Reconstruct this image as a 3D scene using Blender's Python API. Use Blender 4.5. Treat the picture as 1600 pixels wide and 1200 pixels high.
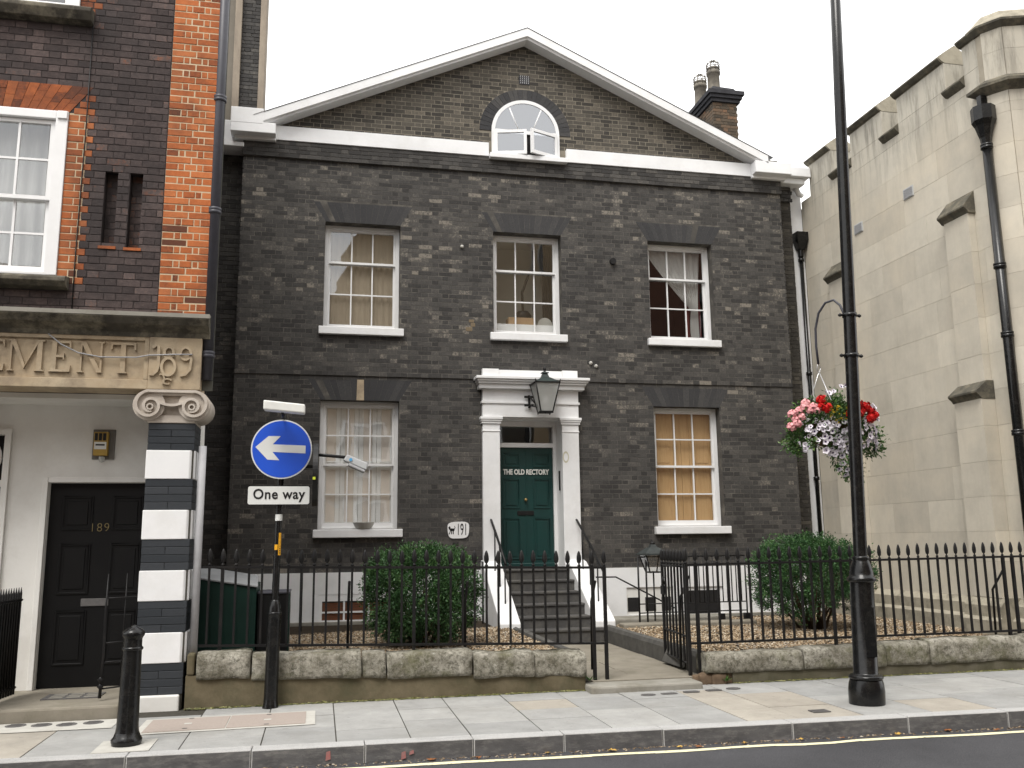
import bpy, bmesh, math, random
import numpy as np
from mathutils import Vector, Matrix, noise as mnoise

# ------------------------------------------------------------------ camera, sky, sun, exposure
for _o in list(bpy.data.objects):
    bpy.data.objects.remove(_o)
SC = bpy.context.scene
COL = SC.collection
RND = random.Random(7)

CAM = Vector((-3.3216, -14.1738, 1.5))
YAW, PITCH, ROLL = 0.2107, 0.1731, -0.0121
_fw = Vector((math.sin(YAW) * math.cos(PITCH), math.cos(YAW) * math.cos(PITCH), math.sin(PITCH)))
_rt = Vector((math.cos(YAW), -math.sin(YAW), 0.0))
_up = _rt.cross(_fw)
_r2 = _rt * math.cos(ROLL) + _up * math.sin(ROLL)
_u2 = -_rt * math.sin(ROLL) + _up * math.cos(ROLL)
cam_data = bpy.data.cameras.new("camera")
cam = bpy.data.objects.new("camera", cam_data)
COL.objects.link(cam)
_m = Matrix((( _r2.x, _u2.x, -_fw.x), (_r2.y, _u2.y, -_fw.y), (_r2.z, _u2.z, -_fw.z))).to_4x4()
_m.translation = CAM
cam.matrix_world = _m
cam_data.sensor_width = 36.0
cam_data.lens = 36.0 * 1400.0 / 1600.0
cam_data.clip_start = 0.1
cam_data.clip_end = 2000.0
SC.camera = cam

SUN_EL, SUN_AZ = math.radians(58), math.radians(215)   # azimuth clockwise from +Y
world = bpy.data.worlds.new("World")
SC.world = world
world.use_nodes = True
wn = world.node_tree
wn.nodes.clear()
_out = wn.nodes.new("ShaderNodeOutputWorld")
_bg = wn.nodes.new("ShaderNodeBackground")
_sky = wn.nodes.new("ShaderNodeTexSky")
_sky.sky_type = 'NISHITA'
_sky.sun_disc = False
_sky.sun_elevation = SUN_EL
_sky.sun_rotation = SUN_AZ
_sky.dust_density = 3.0
_hs = wn.nodes.new("ShaderNodeHueSaturation")
_hs.inputs['Saturation'].default_value = 0.25
_hs.inputs['Value'].default_value = 0.10
_mx = wn.nodes.new("ShaderNodeMixRGB")                   # a closed, even cloud layer over that sky
_mx.inputs['Fac'].default_value = 0.82
_mx.inputs['Color2'].default_value = (1.0, 0.995, 0.985, 1)
wn.links.new(_sky.outputs[0], _hs.inputs['Color'])
wn.links.new(_hs.outputs[0], _mx.inputs['Color1'])
wn.links.new(_mx.outputs[0], _bg.inputs['Color'])
_bg.inputs['Strength'].default_value = 1.0
wn.links.new(_bg.outputs[0], _out.inputs[0])

sun_data = bpy.data.lights.new("sun", 'SUN')
sun_data.energy = 1.2
sun_data.angle = math.radians(25)
sun_data.color = (1.0, 0.965, 0.91)
sun = bpy.data.objects.new("sun", sun_data)
COL.objects.link(sun)
_sd = Vector((math.sin(SUN_AZ) * math.cos(SUN_EL), math.cos(SUN_AZ) * math.cos(SUN_EL), math.sin(SUN_EL)))
sun.rotation_euler = _sd.to_track_quat('Z', 'Y').to_euler()
sun.location = (0, -6, 30)

SC.view_settings.view_transform = 'Standard'
SC.view_settings.look = 'None'
SC.view_settings.exposure = 1.15
SC.view_settings.gamma = 1.0
SC.view_settings.use_curve_mapping = False
SC.render.engine = 'CYCLES'
SC.cycles.max_bounces = 6
SC.cycles.transparent_max_bounces = 12
SC.cycles.use_denoising = True


def project(p):
    d = Vector(p) - CAM
    D = d.dot(_fw)
    if D <= 0.1:
        return (-1e4, -1e4, D)
    return (800 + 1400 * d.dot(_r2) / D, 600 - 1400 * d.dot(_u2) / D, D)


# ------------------------------------------------------------------ helpers
WL = {}        # world location of every object that can be a parent


class MB:
    """collects shapes; build() links them as one mesh object"""
    def __init__(s):
        s.v, s.f, s.mi, s.tone, s.sm = [], [], [], [], []

    def add(s, verts, faces, mi=0, tone=0.5, smooth=False):
        n = len(s.v)
        s.v += [tuple(p) for p in verts]
        for f in faces:
            s.f.append([i + n for i in f])
            s.mi.append(mi); s.tone.append(tone); s.sm.append(smooth)
        return s

    def box(s, x0, x1, y0, y1, z0, z1, mi=0, tone=0.5):
        v = [(x0, y0, z0), (x1, y0, z0), (x1, y1, z0), (x0, y1, z0), (x0, y0, z1), (x1, y0, z1), (x1, y1, z1), (x0, y1, z1)]
        return s.add(v, [(0, 3, 2, 1), (4, 5, 6, 7), (0, 1, 5, 4), (1, 2, 6, 5), (2, 3, 7, 6), (3, 0, 4, 7)], mi, tone)

    def hexa(s, v, mi=0, tone=0.5):
        return s.add(v, [(0, 3, 2, 1), (4, 5, 6, 7), (0, 1, 5, 4), (1, 2, 6, 5), (2, 3, 7, 6), (3, 0, 4, 7)], mi, tone)

    def prism(s, poly, fn, a, b, mi=0, tone=0.5, smooth=False):
        """poly: list of (p,q); fn(p,q,t)->xyz ; extruded from t=a to t=b"""
        n = len(poly)
        v = [fn(p, q, a) for p, q in poly] + [fn(p, q, b) for p, q in poly]
        s.add(v, [list(range(n - 1, -1, -1)), list(range(n, 2 * n))], mi, tone)
        k = len(s.v) - 2 * n
        for i in range(n):
            j = (i + 1) % n
            s.f.append([k + i, k + j, k + n + j, k + n + i])
            s.mi.append(mi); s.tone.append(tone); s.sm.append(smooth)
        return s

    def lathe(s, prof, c=(0, 0, 0), seg=24, mi=0, tone=0.5, smooth=True, lean=(0, 0), sq=None):
        v, f = [], []
        for r, z in prof:
            for k in range(seg):
                a = 2 * math.pi * (k + (0.5 if sq else 0)) / seg
                v.append((c[0] + r * math.cos(a) + lean[0] * z, c[1] + r * math.sin(a) + lean[1] * z, c[2] + z))
        for i in range(len(prof) - 1):
            for k in range(seg):
                k2 = (k + 1) % seg
                f.append((i * seg + k, i * seg + k2, (i + 1) * seg + k2, (i + 1) * seg + k))
        s.add(v, f, mi, tone, smooth)
        n = len(prof)
        s.add(v[:seg], [list(range(seg - 1, -1, -1))], mi, tone)
        s.add(v[(n - 1) * seg:], [list(range(seg))], mi, tone)
        return s

    def tube(s, pts, r, seg=8, mi=0, tone=0.5, smooth=True):
        pts = [Vector(p) for p in pts]
        n = len(pts)
        rs = r if isinstance(r, (list, tuple)) else [r] * n
        v, f = [], []
        prev = None
        for i, p in enumerate(pts):
            d = (pts[min(i + 1, n - 1)] - pts[max(i - 1, 0)]).normalized()
            if prev is None:
                u = d.orthogonal().normalized()
            else:
                u = (prev - d * prev.dot(d)).normalized()
            prev = u
            w = d.cross(u)
            for k in range(seg):
                a = 2 * math.pi * k / seg
                v.append(tuple(p + (u * math.cos(a) + w * math.sin(a)) * rs[i]))
        for i in range(n - 1):
            for k in range(seg):
                k2 = (k + 1) % seg
                f.append((i * seg + k, i * seg + k2, (i + 1) * seg + k2, (i + 1) * seg + k))
        f.append(tuple(range(seg - 1, -1, -1)))
        f.append(tuple(range((n - 1) * seg, n * seg)))
        return s.add(v, f, mi, tone, smooth)

    def mesh(s, name, origin=(0, 0, 0), bevel=0.0, bseg=2):
        me = bpy.data.meshes.new(name)
        o = Vector(origin)
        me.from_pydata([(p[0] - o.x, p[1] - o.y, p[2] - o.z) for p in s.v], [], s.f)
        if bevel == 0.0:
            me.polygons.foreach_set('material_index', s.mi)
            me.polygons.foreach_set('use_smooth', s.sm)
            at = me.attributes.new('tone', 'FLOAT', 'FACE')
            at.data.foreach_set('value', s.tone)
        else:
            me.polygons.foreach_set('material_index', s.mi)
            at = me.attributes.new('tone', 'FLOAT', 'FACE')
            at.data.foreach_set('value', s.tone)
            bm = bmesh.new()
            bm.from_mesh(me)
            bmesh.ops.remove_doubles(bm, verts=bm.verts, dist=1e-5)
            ed = [e for e in bm.edges if len(e.link_faces) == 2 and e.calc_face_angle(0) > 0.5]
            bmesh.ops.bevel(bm, geom=ed, offset=bevel, segments=bseg, affect='EDGES', profile=0.5, clamp_overlap=True)
            bm.to_mesh(me)
            bm.free()
        me.update()
        return me

    def build(s, name, mat, parent=None, bevel=0.0, label=None, cat=None, group=None, kind=None, bseg=2, origin=None):
        if origin is None:
            a = np.array(s.v)
            lo, hi = a.min(0), a.max(0)
            origin = ((lo[0] + hi[0]) / 2, (lo[1] + hi[1]) / 2, lo[2])
        me = s.mesh(name, origin, bevel, bseg)
        for m in (mat if isinstance(mat, (list, tuple)) else [mat]):
            me.materials.append(m)
        return link(name, me, origin, parent, label, cat, group, kind)


def link(name, data, loc, parent=None, label=None, cat=None, group=None, kind=None, rot=None):
    o = bpy.data.objects.new(name, data)
    COL.objects.link(o)
    o.location = loc
    if rot:
        o.rotation_euler = rot
    WL[o.name] = Vector(loc)
    if parent is not None:
        o.parent = parent
        o.matrix_parent_inverse = Matrix.Translation(-WL[parent.name])
    if label: o['label'] = label
    if cat: o['category'] = cat
    if group: o['group'] = group
    if kind: o['kind'] = kind
    return o


def thing(name, label, cat, loc=(0, 0, 0), group=None):
    o = link(name, None, loc, None, label, cat, group)
    o.empty_display_size = 0.2
    return o


def raw_mesh(name, V, F, mats, tone=None, mi=None):
    me = bpy.data.meshes.new(name)
    V = np.asarray(V, dtype=np.float32); F = np.asarray(F, dtype=np.int32)
    k = F.shape[1]
    me.vertices.add(len(V)); me.vertices.foreach_set('co', V.ravel())
    me.loops.add(F.size); me.loops.foreach_set('vertex_index', F.ravel())
    me.polygons.add(len(F)); me.polygons.foreach_set('loop_start', np.arange(0, F.size, k, dtype=np.int32))
    if mi is not None:
        me.polygons.foreach_set('material_index', np.asarray(mi, dtype=np.int32))
    me.polygons.foreach_set('use_smooth', np.zeros(len(F), dtype=bool))
    me.update(calc_edges=True)
    if tone is not None:
        at = me.attributes.new('tone', 'FLOAT', 'FACE')
        at.data.foreach_set('value', np.asarray(tone, dtype=np.float32))
    for m in mats: me.materials.append(m)
    return me


# ------------------------------------------------------------------ materials
class NT:
    def __init__(s, name):
        s.m = bpy.data.materials.new(name); s.m.use_nodes = True
        s.t = s.m.node_tree
        s.b = s.t.nodes['Principled BSDF']
        s.pos = s.t.nodes.new('ShaderNodeNewGeometry').outputs['Position']
    def n(s, t, **kw):
        x = s.t.nodes.new(t)
        for k, v in kw.items():
            if k in x.inputs.keys(): x.inputs[k].default_value = v
            else: setattr(x, k, v)
        return x
    def l(s, a, b): s.t.links.new(a, b)
    def noise(s, scale, detail=4, rough=0.6, stretch=None):
        n = s.n('ShaderNodeTexNoise', Scale=scale, Detail=detail, Roughness=rough)
        if stretch:
            mp = s.n('ShaderNodeMapping'); mp.inputs['Scale'].default_value = stretch
            s.l(s.pos, mp.inputs['Vector']); s.l(mp.outputs[0], n.inputs['Vector'])
        else:
            s.l(s.pos, n.inputs['Vector'])
        return n.outputs['Fac']
    def ramp(s, fac, stops):
        r = s.n('ShaderNodeValToRGB')
        e = r.color_ramp.elements
        while len(e) < len(stops): e.new(0.5)
        for i, (p, c) in enumerate(stops):
            e[i].position = p
            e[i].color = (c, c, c, 1) if isinstance(c, (int, float)) else (c[0], c[1], c[2], 1)
        s.l(fac, r.inputs['Fac'])
        return r.outputs['Color']
    def mix(s, fac, a, b, mode='MIX'):
        x = s.n('ShaderNodeMixRGB', blend_type=mode)
        for k, v in (('Fac', fac), ('Color1', a), ('Color2', b)):
            if isinstance(v, (int, float)): x.inputs[k].default_value = v
            elif isinstance(v, (tuple, list)): x.inputs[k].default_value = (v[0], v[1], v[2], 1)
            else: s.l(v, x.inputs[k])
        return x.outputs['Color']
    def math(s, op, a, b=0.0):
        x = s.n('ShaderNodeMath', operation=op)
        for i, v in enumerate((a, b)):
            if isinstance(v, (int, float)): x.inputs[i].default_value = v
            else: s.l(v, x.inputs[i])
        return x.outputs[0]
    def attr(s, name='tone'):
        return s.n('ShaderNodeAttribute', attribute_name=name).outputs['Fac']
    def sepz(s):
        x = s.n('ShaderNodeSeparateXYZ'); s.l(s.pos, x.inputs[0]); return x.outputs
    def bump(s, h, strength=0.3, dist=0.01):
        x = s.n('ShaderNodeBump', Strength=strength, Distance=dist)
        s.l(h, x.inputs['Height']); s.l(x.outputs[0], s.b.inputs['Normal'])
    def done(s, col, rough=0.7, spec=0.3, metal=0.0):
        if isinstance(col, (tuple, list)): s.b.inputs['Base Color'].default_value = (*col[:3], 1)
        else: s.l(col, s.b.inputs['Base Color'])
        if isinstance(rough, (int, float)): s.b.inputs['Roughness'].default_value = rough
        else: s.l(rough, s.b.inputs['Roughness'])
        s.b.inputs['Specular IOR Level'].default_value = spec
        s.b.inputs['Metallic'].default_value = metal
        return s.m


def simple(name, c1, c2=None, scale=6, rough=0.6, spec=0.3, bump=0.0, bscale=60, metal=0.0, dirt=None, dscale=3, damt=0.5, stretch=None, bdist=0.004):
    """paint / stone with two-scale mottling and optional patches of dirt"""
    t = NT(name)
    if c2 is None: c2 = tuple(x * 0.86 for x in c1)
    f = t.ramp(t.noise(scale, 5, 0.65, stretch), [(0.3, 0.0), (0.7, 1.0)])
    col = t.mix(f, c1, c2)
    if dirt:
        d = t.ramp(t.noise(dscale, 7, 0.7, stretch), [(0.48, 0.0), (0.68, damt)])
        col = t.mix(d, col, dirt)
    if bump:
        t.bump(t.noise(bscale, 4, 0.6), bump, bdist)
    return t.done(col, rough, spec, metal)


def brick_mat(name, stops, fine=0.35, big=0.3, rough=0.85, bigscale=0.7, soot=None, sootamt=0.6, lime=0.0):
    t = NT(name)
    tone = t.attr()
    w1 = t.ramp(t.noise(30, 6, 0.75), [(0.33, 0.0), (0.67, 1.0)])
    b1 = t.ramp(t.noise(bigscale, 5, 0.65), [(0.33, 0.0), (0.67, 1.0)])
    wob = t.math('MULTIPLY', t.math('SUBTRACT', w1, 0.5), fine * 0.8)
    big_ = t.math('MULTIPLY', t.math('SUBTRACT', b1, 0.5), big * 0.8)
    f = t.math('ADD', t.math('ADD', tone, wob), big_)
    col = t.ramp(f, stops)
    if soot:
        s_ = t.ramp(t.noise(1.3, 6, 0.7), [(0.42, 0.0), (0.62, sootamt)])
        col = t.mix(s_, col, soot)
    if lime:
        sp = t.ramp(t.noise(48, 5, 0.8), [(0.60, 0.0), (0.70, lime)])
        col = t.mix(sp, col, (0.20, 0.185, 0.16))
    t.bump(t.noise(90, 4, 0.7), 0.5, 0.006)
    return t.done(col, rough, 0.2)


M = {}
M['brick_house'] = brick_mat('sooty_stock_brick', [(0.0, (0.041, 0.039, 0.0375)), (0.40, (0.063, 0.060, 0.057)), (0.72, (0.083, 0.078, 0.072)), (0.90, (0.118, 0.109, 0.097)), (1.0, (0.215, 0.193, 0.162))], 0.62, 0.50, lime=0.45)
M['mortar_house'] = simple('sooty_mortar', (0.060, 0.057, 0.053), (0.105, 0.098, 0.088), 1.6, 0.95, 0.1, 0.3, dirt=(0.20, 0.185, 0.16), dscale=3.5, damt=0.75)
M['brick_gable'] = brick_mat('gable_stock_brick', [(0.0, (0.045, 0.041, 0.036)), (0.4, (0.075, 0.068, 0.057)), (0.75, (0.105, 0.094, 0.077)), (1.0, (0.17, 0.147, 0.115))], 0.5, 0.3, lime=0.25)
M['mortar_gable'] = simple('pale_gable_mortar', (0.25, 0.225, 0.18), (0.17, 0.15, 0.12), 5, 0.9, 0.1)
M['brick_arch'] = brick_mat('blackened_rubbed_brick', [(0.0, (0.039, 0.039, 0.041)), (0.6, (0.054, 0.053, 0.054)), (1.0, (0.078, 0.075, 0.072))], 0.6, 0.3, lime=0.32)
M['brick_patch'] = simple('tan_repair_mortar', (0.21, 0.165, 0.11), (0.16, 0.125, 0.085), 20, 0.9, 0.1, 0.4)
M['brick_purple'] = brick_mat('purple_brown_brick', [(0.0, (0.044, 0.034, 0.033)), (0.4, (0.074, 0.056, 0.053)), (0.75, (0.108, 0.082, 0.077)), (0.92, (0.14, 0.10, 0.088)), (1.0, (0.22, 0.095, 0.06))], 0.65, 0.35, soot=(0.036, 0.032, 0.032), sootamt=0.6, lime=0.28)
M['mortar_purple'] = simple('dark_lime_mortar', (0.042, 0.036, 0.036), (0.065, 0.055, 0.053), 8, 0.9, 0.1)
M['brick_orange'] = brick_mat('orange_red_brick', [(0.0, (0.12, 0.045, 0.026)), (0.2, (0.29, 0.082, 0.030)), (0.55, (0.43, 0.128, 0.042)), (1.0, (0.51, 0.175, 0.065))], 0.45, 0.3, soot=(0.075, 0.04, 0.03), sootamt=0.6, lime=0.06)
M['mortar_cream'] = simple('cream_lime_mortar', (0.60, 0.50, 0.36), (0.44, 0.35, 0.23), 7, 0.9, 0.1)
M['brick_brown'] = brick_mat('brown_chimney_brick', [(0.0, (0.045, 0.038, 0.03)), (0.5, (0.10, 0.078, 0.056)), (0.85, (0.15, 0.095, 0.06)), (1.0, (0.24, 0.12, 0.07))], 0.5, 0.3, lime=0.2)
M['mortar_brown'] = simple('grey_chimney_mortar', (0.2, 0.18, 0.15), None, 8, 0.9, 0.1)
M['white_paint'] = simple('white_masonry_paint', (0.82, 0.82, 0.82), (0.74, 0.745, 0.75), 2.2, 0.55, 0.3, 0.12, 45, dirt=(0.58, 0.57, 0.54), dscale=1.7, damt=0.35)
M['white_gloss'] = simple('white_gloss_paint', (0.80, 0.80, 0.80), (0.74, 0.74, 0.735), 4, 0.35, 0.45, 0.05, 30)
M['white_dull'] = simple('off_white_render', (0.74, 0.73, 0.70), (0.66, 0.65, 0.62), 1.6, 0.8, 0.2, 0.35, 28, dirt=(0.50, 0.48, 0.44), dscale=1.4, damt=0.4)
M['stone_tan'] = simple('stained_bath_stone', (0.48, 0.40, 0.285), (0.37, 0.285, 0.19), 2.8, 0.85, 0.15, 0.3, 70, dirt=(0.20, 0.16, 0.12), dscale=3.2, damt=0.7)
M['stone_sooty'] = simple('soot_blackened_stone', (0.11, 0.10, 0.08), (0.035, 0.032, 0.028), 3.5, 0.9, 0.15, 0.5, 50, dirt=(0.30, 0.27, 0.20), dscale=4, damt=0.6)
M['stone_cap'] = simple('ionic_capital_stone', (0.55, 0.50, 0.44), (0.42, 0.37, 0.32), 5, 0.8, 0.2, 0.25, 50, dirt=(0.25, 0.21, 0.17), dscale=6, damt=0.35)
M['black_iron'] = simple('black_painted_iron', (0.007, 0.007, 0.008), (0.010, 0.0095, 0.0095), 25, 0.45, 0.3, 0.15, 60, dirt=(0.03, 0.026, 0.022), dscale=12, damt=0.35)
M['black_gloss'] = simple('black_gloss_paint', (0.005, 0.0055, 0.006), (0.008, 0.008, 0.008), 12, 0.24, 0.35, 0.10, 9, dirt=(0.04, 0.037, 0.033), dscale=16, damt=0.3)
M['black_brickpaint'] = brick_mat('black_painted_brick', [(0.0, (0.028, 0.032, 0.037)), (1.0, (0.045, 0.049, 0.055))], 0.3, 0.2, 0.6)
M['door_green'] = simple('dark_green_door_paint', (0.006, 0.042, 0.038), (0.008, 0.035, 0.033), 4, 0.38, 0.45, 0.05, 25)
M['door_black'] = simple('black_door_paint', (0.004, 0.004, 0.0045), (0.006, 0.006, 0.006), 5, 0.45, 0.25, 0.05, 25)
M['steps_grey'] = simple('dark_grey_step_paint', (0.055, 0.053, 0.052), (0.085, 0.082, 0.078), 6, 0.7, 0.25, 0.25, 40, dirt=(0.15, 0.14, 0.12), dscale=4, damt=0.5)
M['slate'] = simple('roof_slate', (0.075, 0.08, 0.09), (0.05, 0.052, 0.06), 3, 0.6, 0.3, 0.3, 20)
M['lead'] = simple('weathered_lead', (0.22, 0.22, 0.22), (0.15, 0.15, 0.15), 5, 0.6, 0.3)
M['pot_clay'] = simple('grey_buff_chimney_pot', (0.22, 0.20, 0.165), (0.14, 0.125, 0.105), 8, 0.9, 0.1, 0.2, dirt=(0.07, 0.065, 0.06), dscale=5, damt=0.7)
M['stone_dark'] = simple('blackened_cap_stone', (0.06, 0.06, 0.065), (0.03, 0.03, 0.033), 6, 0.9, 0.1, 0.3)
M['bin_green'] = simple('dark_green_painted_panel', (0.004, 0.024, 0.017), (0.003, 0.018, 0.013), 3, 0.5, 0.25, 0.08, 18)
M['bin_lid'] = simple('grey_felt_lid', (0.26, 0.265, 0.27), (0.19, 0.195, 0.2), 5, 0.8, 0.2, 0.2)
M['concrete'] = simple('grey_concrete', (0.30, 0.285, 0.25), (0.22, 0.21, 0.18), 3, 0.9, 0.15, 0.4, 50, dirt=(0.14, 0.125, 0.09), dscale=2.2, damt=0.6)
M['plinth_brown'] = simple('mossy_brown_render', (0.165, 0.137, 0.09), (0.092, 0.077, 0.047), 3.2, 0.92, 0.1, 0.5, 40, dirt=(0.07, 0.07, 0.042), dscale=2.6, damt=0.75)
M['path_stone'] = simple('worn_yorkstone', (0.27, 0.245, 0.20), (0.20, 0.18, 0.145), 3.5, 0.88, 0.15, 0.3, 60, dirt=(0.13, 0.12, 0.08), dscale=3, damt=0.4)
M['edging'] = simple('dark_stone_edging', (0.12, 0.115, 0.105), (0.07, 0.068, 0.064), 7, 0.85, 0.2, 0.3, 40)
M['earth'] = simple('dark_soil', (0.05, 0.038, 0.026), (0.03, 0.024, 0.018), 15, 0.95, 0.05, 0.5, 50)
M['wood_pine'] = None
M['brass'] = simple('dull_brass', (0.35, 0.24, 0.10), None, 10, 0.4, 0.5, metal=0.8)
M['gold_paint'] = simple('gold_numerals', (0.26, 0.20, 0.09), None, 10, 0.5, 0.4)
M['letter_white'] = simple('white_letter_paint', (0.78, 0.78, 0.74), None, 10, 0.5)
M['grey_plastic'] = simple('grey_lamp_casting', (0.36, 0.37, 0.37), (0.30, 0.305, 0.31), 8, 0.5, 0.4)
M['white_plastic'] = simple('white_lamp_housing', (0.76, 0.76, 0.72), None, 8, 0.5, 0.4)
M['sign_blue'] = simple('blue_sign_film', (0.010, 0.085, 0.60), (0.010, 0.078, 0.55), 3, 0.35, 0.5)
M['sign_white'] = simple('white_sign_film', (0.70, 0.71, 0.69), (0.66, 0.67, 0.65), 6, 0.4, 0.5)
M['sign_black'] = simple('black_lettering', (0.012, 0.012, 0.013), None, 6, 0.45)
M['sign_edge'] = simple('pale_grey_sign_edge', (0.50, 0.51, 0.50), None, 6, 0.5)
M['sticker_yellow'] = simple('yellow_sticker', (0.75, 0.38, 0.02), (0.66, 0.32, 0.015), 20, 0.5)
M['sticker_blue'] = simple('pale_blue_sticker', (0.10, 0.35, 0.62), None, 20, 0.5)
M['marker_green'] = simple('lime_marker', (0.55, 0.62, 0.05), None, 20, 0.5)
M['pipe_grey'] = simple('grey_plastic_pipe', (0.40, 0.40, 0.41), (0.32, 0.32, 0.33), 6, 0.55, 0.3)
M['pipe_blue'] = simple('blue_grey_iron_pipe', (0.058, 0.058, 0.072), (0.042, 0.042, 0.052), 8, 0.45, 0.4)
M['pipe_lead'] = simple('weathered_timber_strip', (0.14, 0.14, 0.12), (0.09, 0.09, 0.078), 6, 0.8, 0.2)
M['pier_pale'] = simple('pale_weathered_render', (0.33, 0.28, 0.22), (0.22, 0.185, 0.15), 5, 0.9, 0.1, 0.3, 40, stretch=(1, 1, 0.4))
M['asphalt'] = None
M['dark_room'] = simple('dim_room_wall', (0.10, 0.095, 0.085), (0.085, 0.08, 0.072), 2, 0.9, 0.1)
M['dark_deep'] = simple('unlit_room', (0.025, 0.024, 0.024), None, 2, 0.9, 0.1)
M['grey_room'] = simple('grey_room_wall', (0.60, 0.575, 0.52), (0.54, 0.52, 0.47), 1.5, 0.9, 0.1)
M['blind_tan'] = simple('tan_gauze_blind', (0.33, 0.28, 0.215), (0.285, 0.24, 0.185), 2.5, 0.9, 0.1, stretch=(9, 9, 0.7))
M['curtain'] = simple('grey_white_net', (0.50, 0.495, 0.475), (0.42, 0.415, 0.40), 4, 0.9, 0.1, stretch=(6, 6, 0.7))
M['curtain_red'] = simple('maroon_drape', (0.16, 0.035, 0.035), None, 4, 0.9, 0.1)
M['shutter_white'] = simple('cream_shutter_paint', (0.88, 0.87, 0.85), None, 4, 0.5, 0.3)
M['shutter_pink'] = simple('beige_shutter_panel', (0.78, 0.70, 0.63), None, 4, 0.5, 0.3)
M['cardboard'] = simple('cardboard', (0.42, 0.28, 0.16), None, 12, 0.9, 0.1)
M['ceramic_grey'] = simple('pale_ceramic', (0.55, 0.54, 0.50), None, 5, 0.3, 0.5)
M['brown_blind'] = simple('brown_slat_blind', (0.16, 0.065, 0.035), (0.12, 0.05, 0.028), 6, 0.7, 0.2)
M['paving_base'] = simple('paving_joint_sand', (0.075, 0.07, 0.06), (0.05, 0.047, 0.04), 20, 0.95, 0.05)
M['cover_iron'] = simple('cast_iron_cover', (0.13, 0.125, 0.12), (0.095, 0.09, 0.09), 20, 0.6, 0.4, 0.4, 120)
M['cover_pink'] = simple('pink_concrete_cover', (0.36, 0.31, 0.275), (0.31, 0.265, 0.235), 60, 0.9, 0.1, 0.3, 120)
M['cement_pale'] = simple('pale_cement_bed', (0.50, 0.49, 0.45), (0.40, 0.385, 0.35), 6, 0.92, 0.1, 0.3, 60)
M['leaf_yellow'] = simple('fallen_yellow_leaf', (0.50, 0.34, 0.09), (0.38, 0.22, 0.06), 40, 0.8, 0.1)
M['leaf_brown'] = simple('fallen_brown_leaf', (0.24, 0.10, 0.04), None, 40, 0.8, 0.1)
M['rubble'] = simple('brown_rubble_stone', (0.17, 0.12, 0.08), (0.09, 0.065, 0.045), 9, 0.95, 0.1, 0.6, 30)
M['bark'] = simple('brown_stem_bark', (0.10, 0.07, 0.045), (0.065, 0.045, 0.03), 30, 0.95, 0.1, 0.5, 60)
M['steel'] = simple('bright_steel', (0.6, 0.6, 0.6), None, 10, 0.3, 0.5, metal=0.9)
M['alarm_yellow'] = simple('aged_yellow_alarm_box', (0.42, 0.27, 0.06), None, 10, 0.5)
M['alarm_grey'] = simple('grey_back_box', (0.16, 0.15, 0.135), None, 10, 0.6)
M['opposite_tan'] = simple('tan_stone_terrace', (0.36, 0.27, 0.17), (0.27, 0.20, 0.125), 1.2, 0.9, 0.1)
M['opposite_red'] = simple('red_brown_terrace', (0.16, 0.08, 0.055), (0.11, 0.06, 0.045), 1.5, 0.9, 0.1)
M['basket_liner'] = simple('brown_coir_liner', (0.08, 0.055, 0.03), (0.05, 0.035, 0.02), 40, 0.95, 0.1, 0.6, 60)


def make_road():
    t = NT('worn_asphalt')
    g = t.ramp(t.noise(140, 2, 0.5), [(0.35, (0.040, 0.040, 0.044)), (0.6, (0.068, 0.068, 0.073)), (0.78, (0.13, 0.128, 0.125))])
    b = t.ramp(t.noise(0.9, 5, 0.65), [(0.35, 0.78), (0.7, 1.15)])
    c = t.mix(1.0, g, b, 'MULTIPLY')
    t.bump(t.noise(160, 2, 0.5), 0.6, 0.006)
    return t.done(c, 0.85, 0.25)
M['asphalt'] = make_road()


def make_line():
    t = NT('worn_yellow_line_paint')
    w = t.ramp(t.noise(30, 6, 0.75), [(0.34, 0.0), (0.44, 1.0)])
    c = t.mix(w, (0.22, 0.20, 0.14), (0.74, 0.69, 0.46))
    return t.done(c, 0.75, 0.2)
M['yellow_line'] = make_line()


def make_slab(name, c1, c2):
    t = NT(name)
    tone = t.attr()
    base = t.mix(t.ramp(tone, [(0, 0.0), (1, 1.0)]), c1, c2)
    n = t.ramp(t.noise(3.0, 7, 0.7), [(0.3, 0.80), (0.7, 1.10)])
    c = t.mix(1.0, base, n, 'MULTIPLY')
    sp = t.ramp(t.noise(240, 2, 0.5), [(0.3, 0.88), (0.7, 1.08)])
    c = t.mix(1.0, c, sp, 'MULTIPLY')
    gum = t.ramp(t.noise(17, 2, 0.4), [(0.69, 0.0), (0.73, 0.5)])
    blot = t.ramp(t.noise(1.1, 6, 0.75), [(0.48, 0.0), (0.66, 0.30)])
    c = t.mix(blot, c, (0.22, 0.21, 0.185))
    c = t.mix(gum, c, (0.18, 0.175, 0.165))
    t.bump(t.noise(60, 5, 0.6), 0.25, 0.004)
    return t.done(c, 0.82, 0.25)
M['slab'] = make_slab('grey_paving_stone', (0.36, 0.357, 0.343), (0.295, 0.295, 0.287))
M['slab_tan'] = make_slab('buff_paving_stone', (0.395, 0.365, 0.315), (0.345, 0.315, 0.27))


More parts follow.
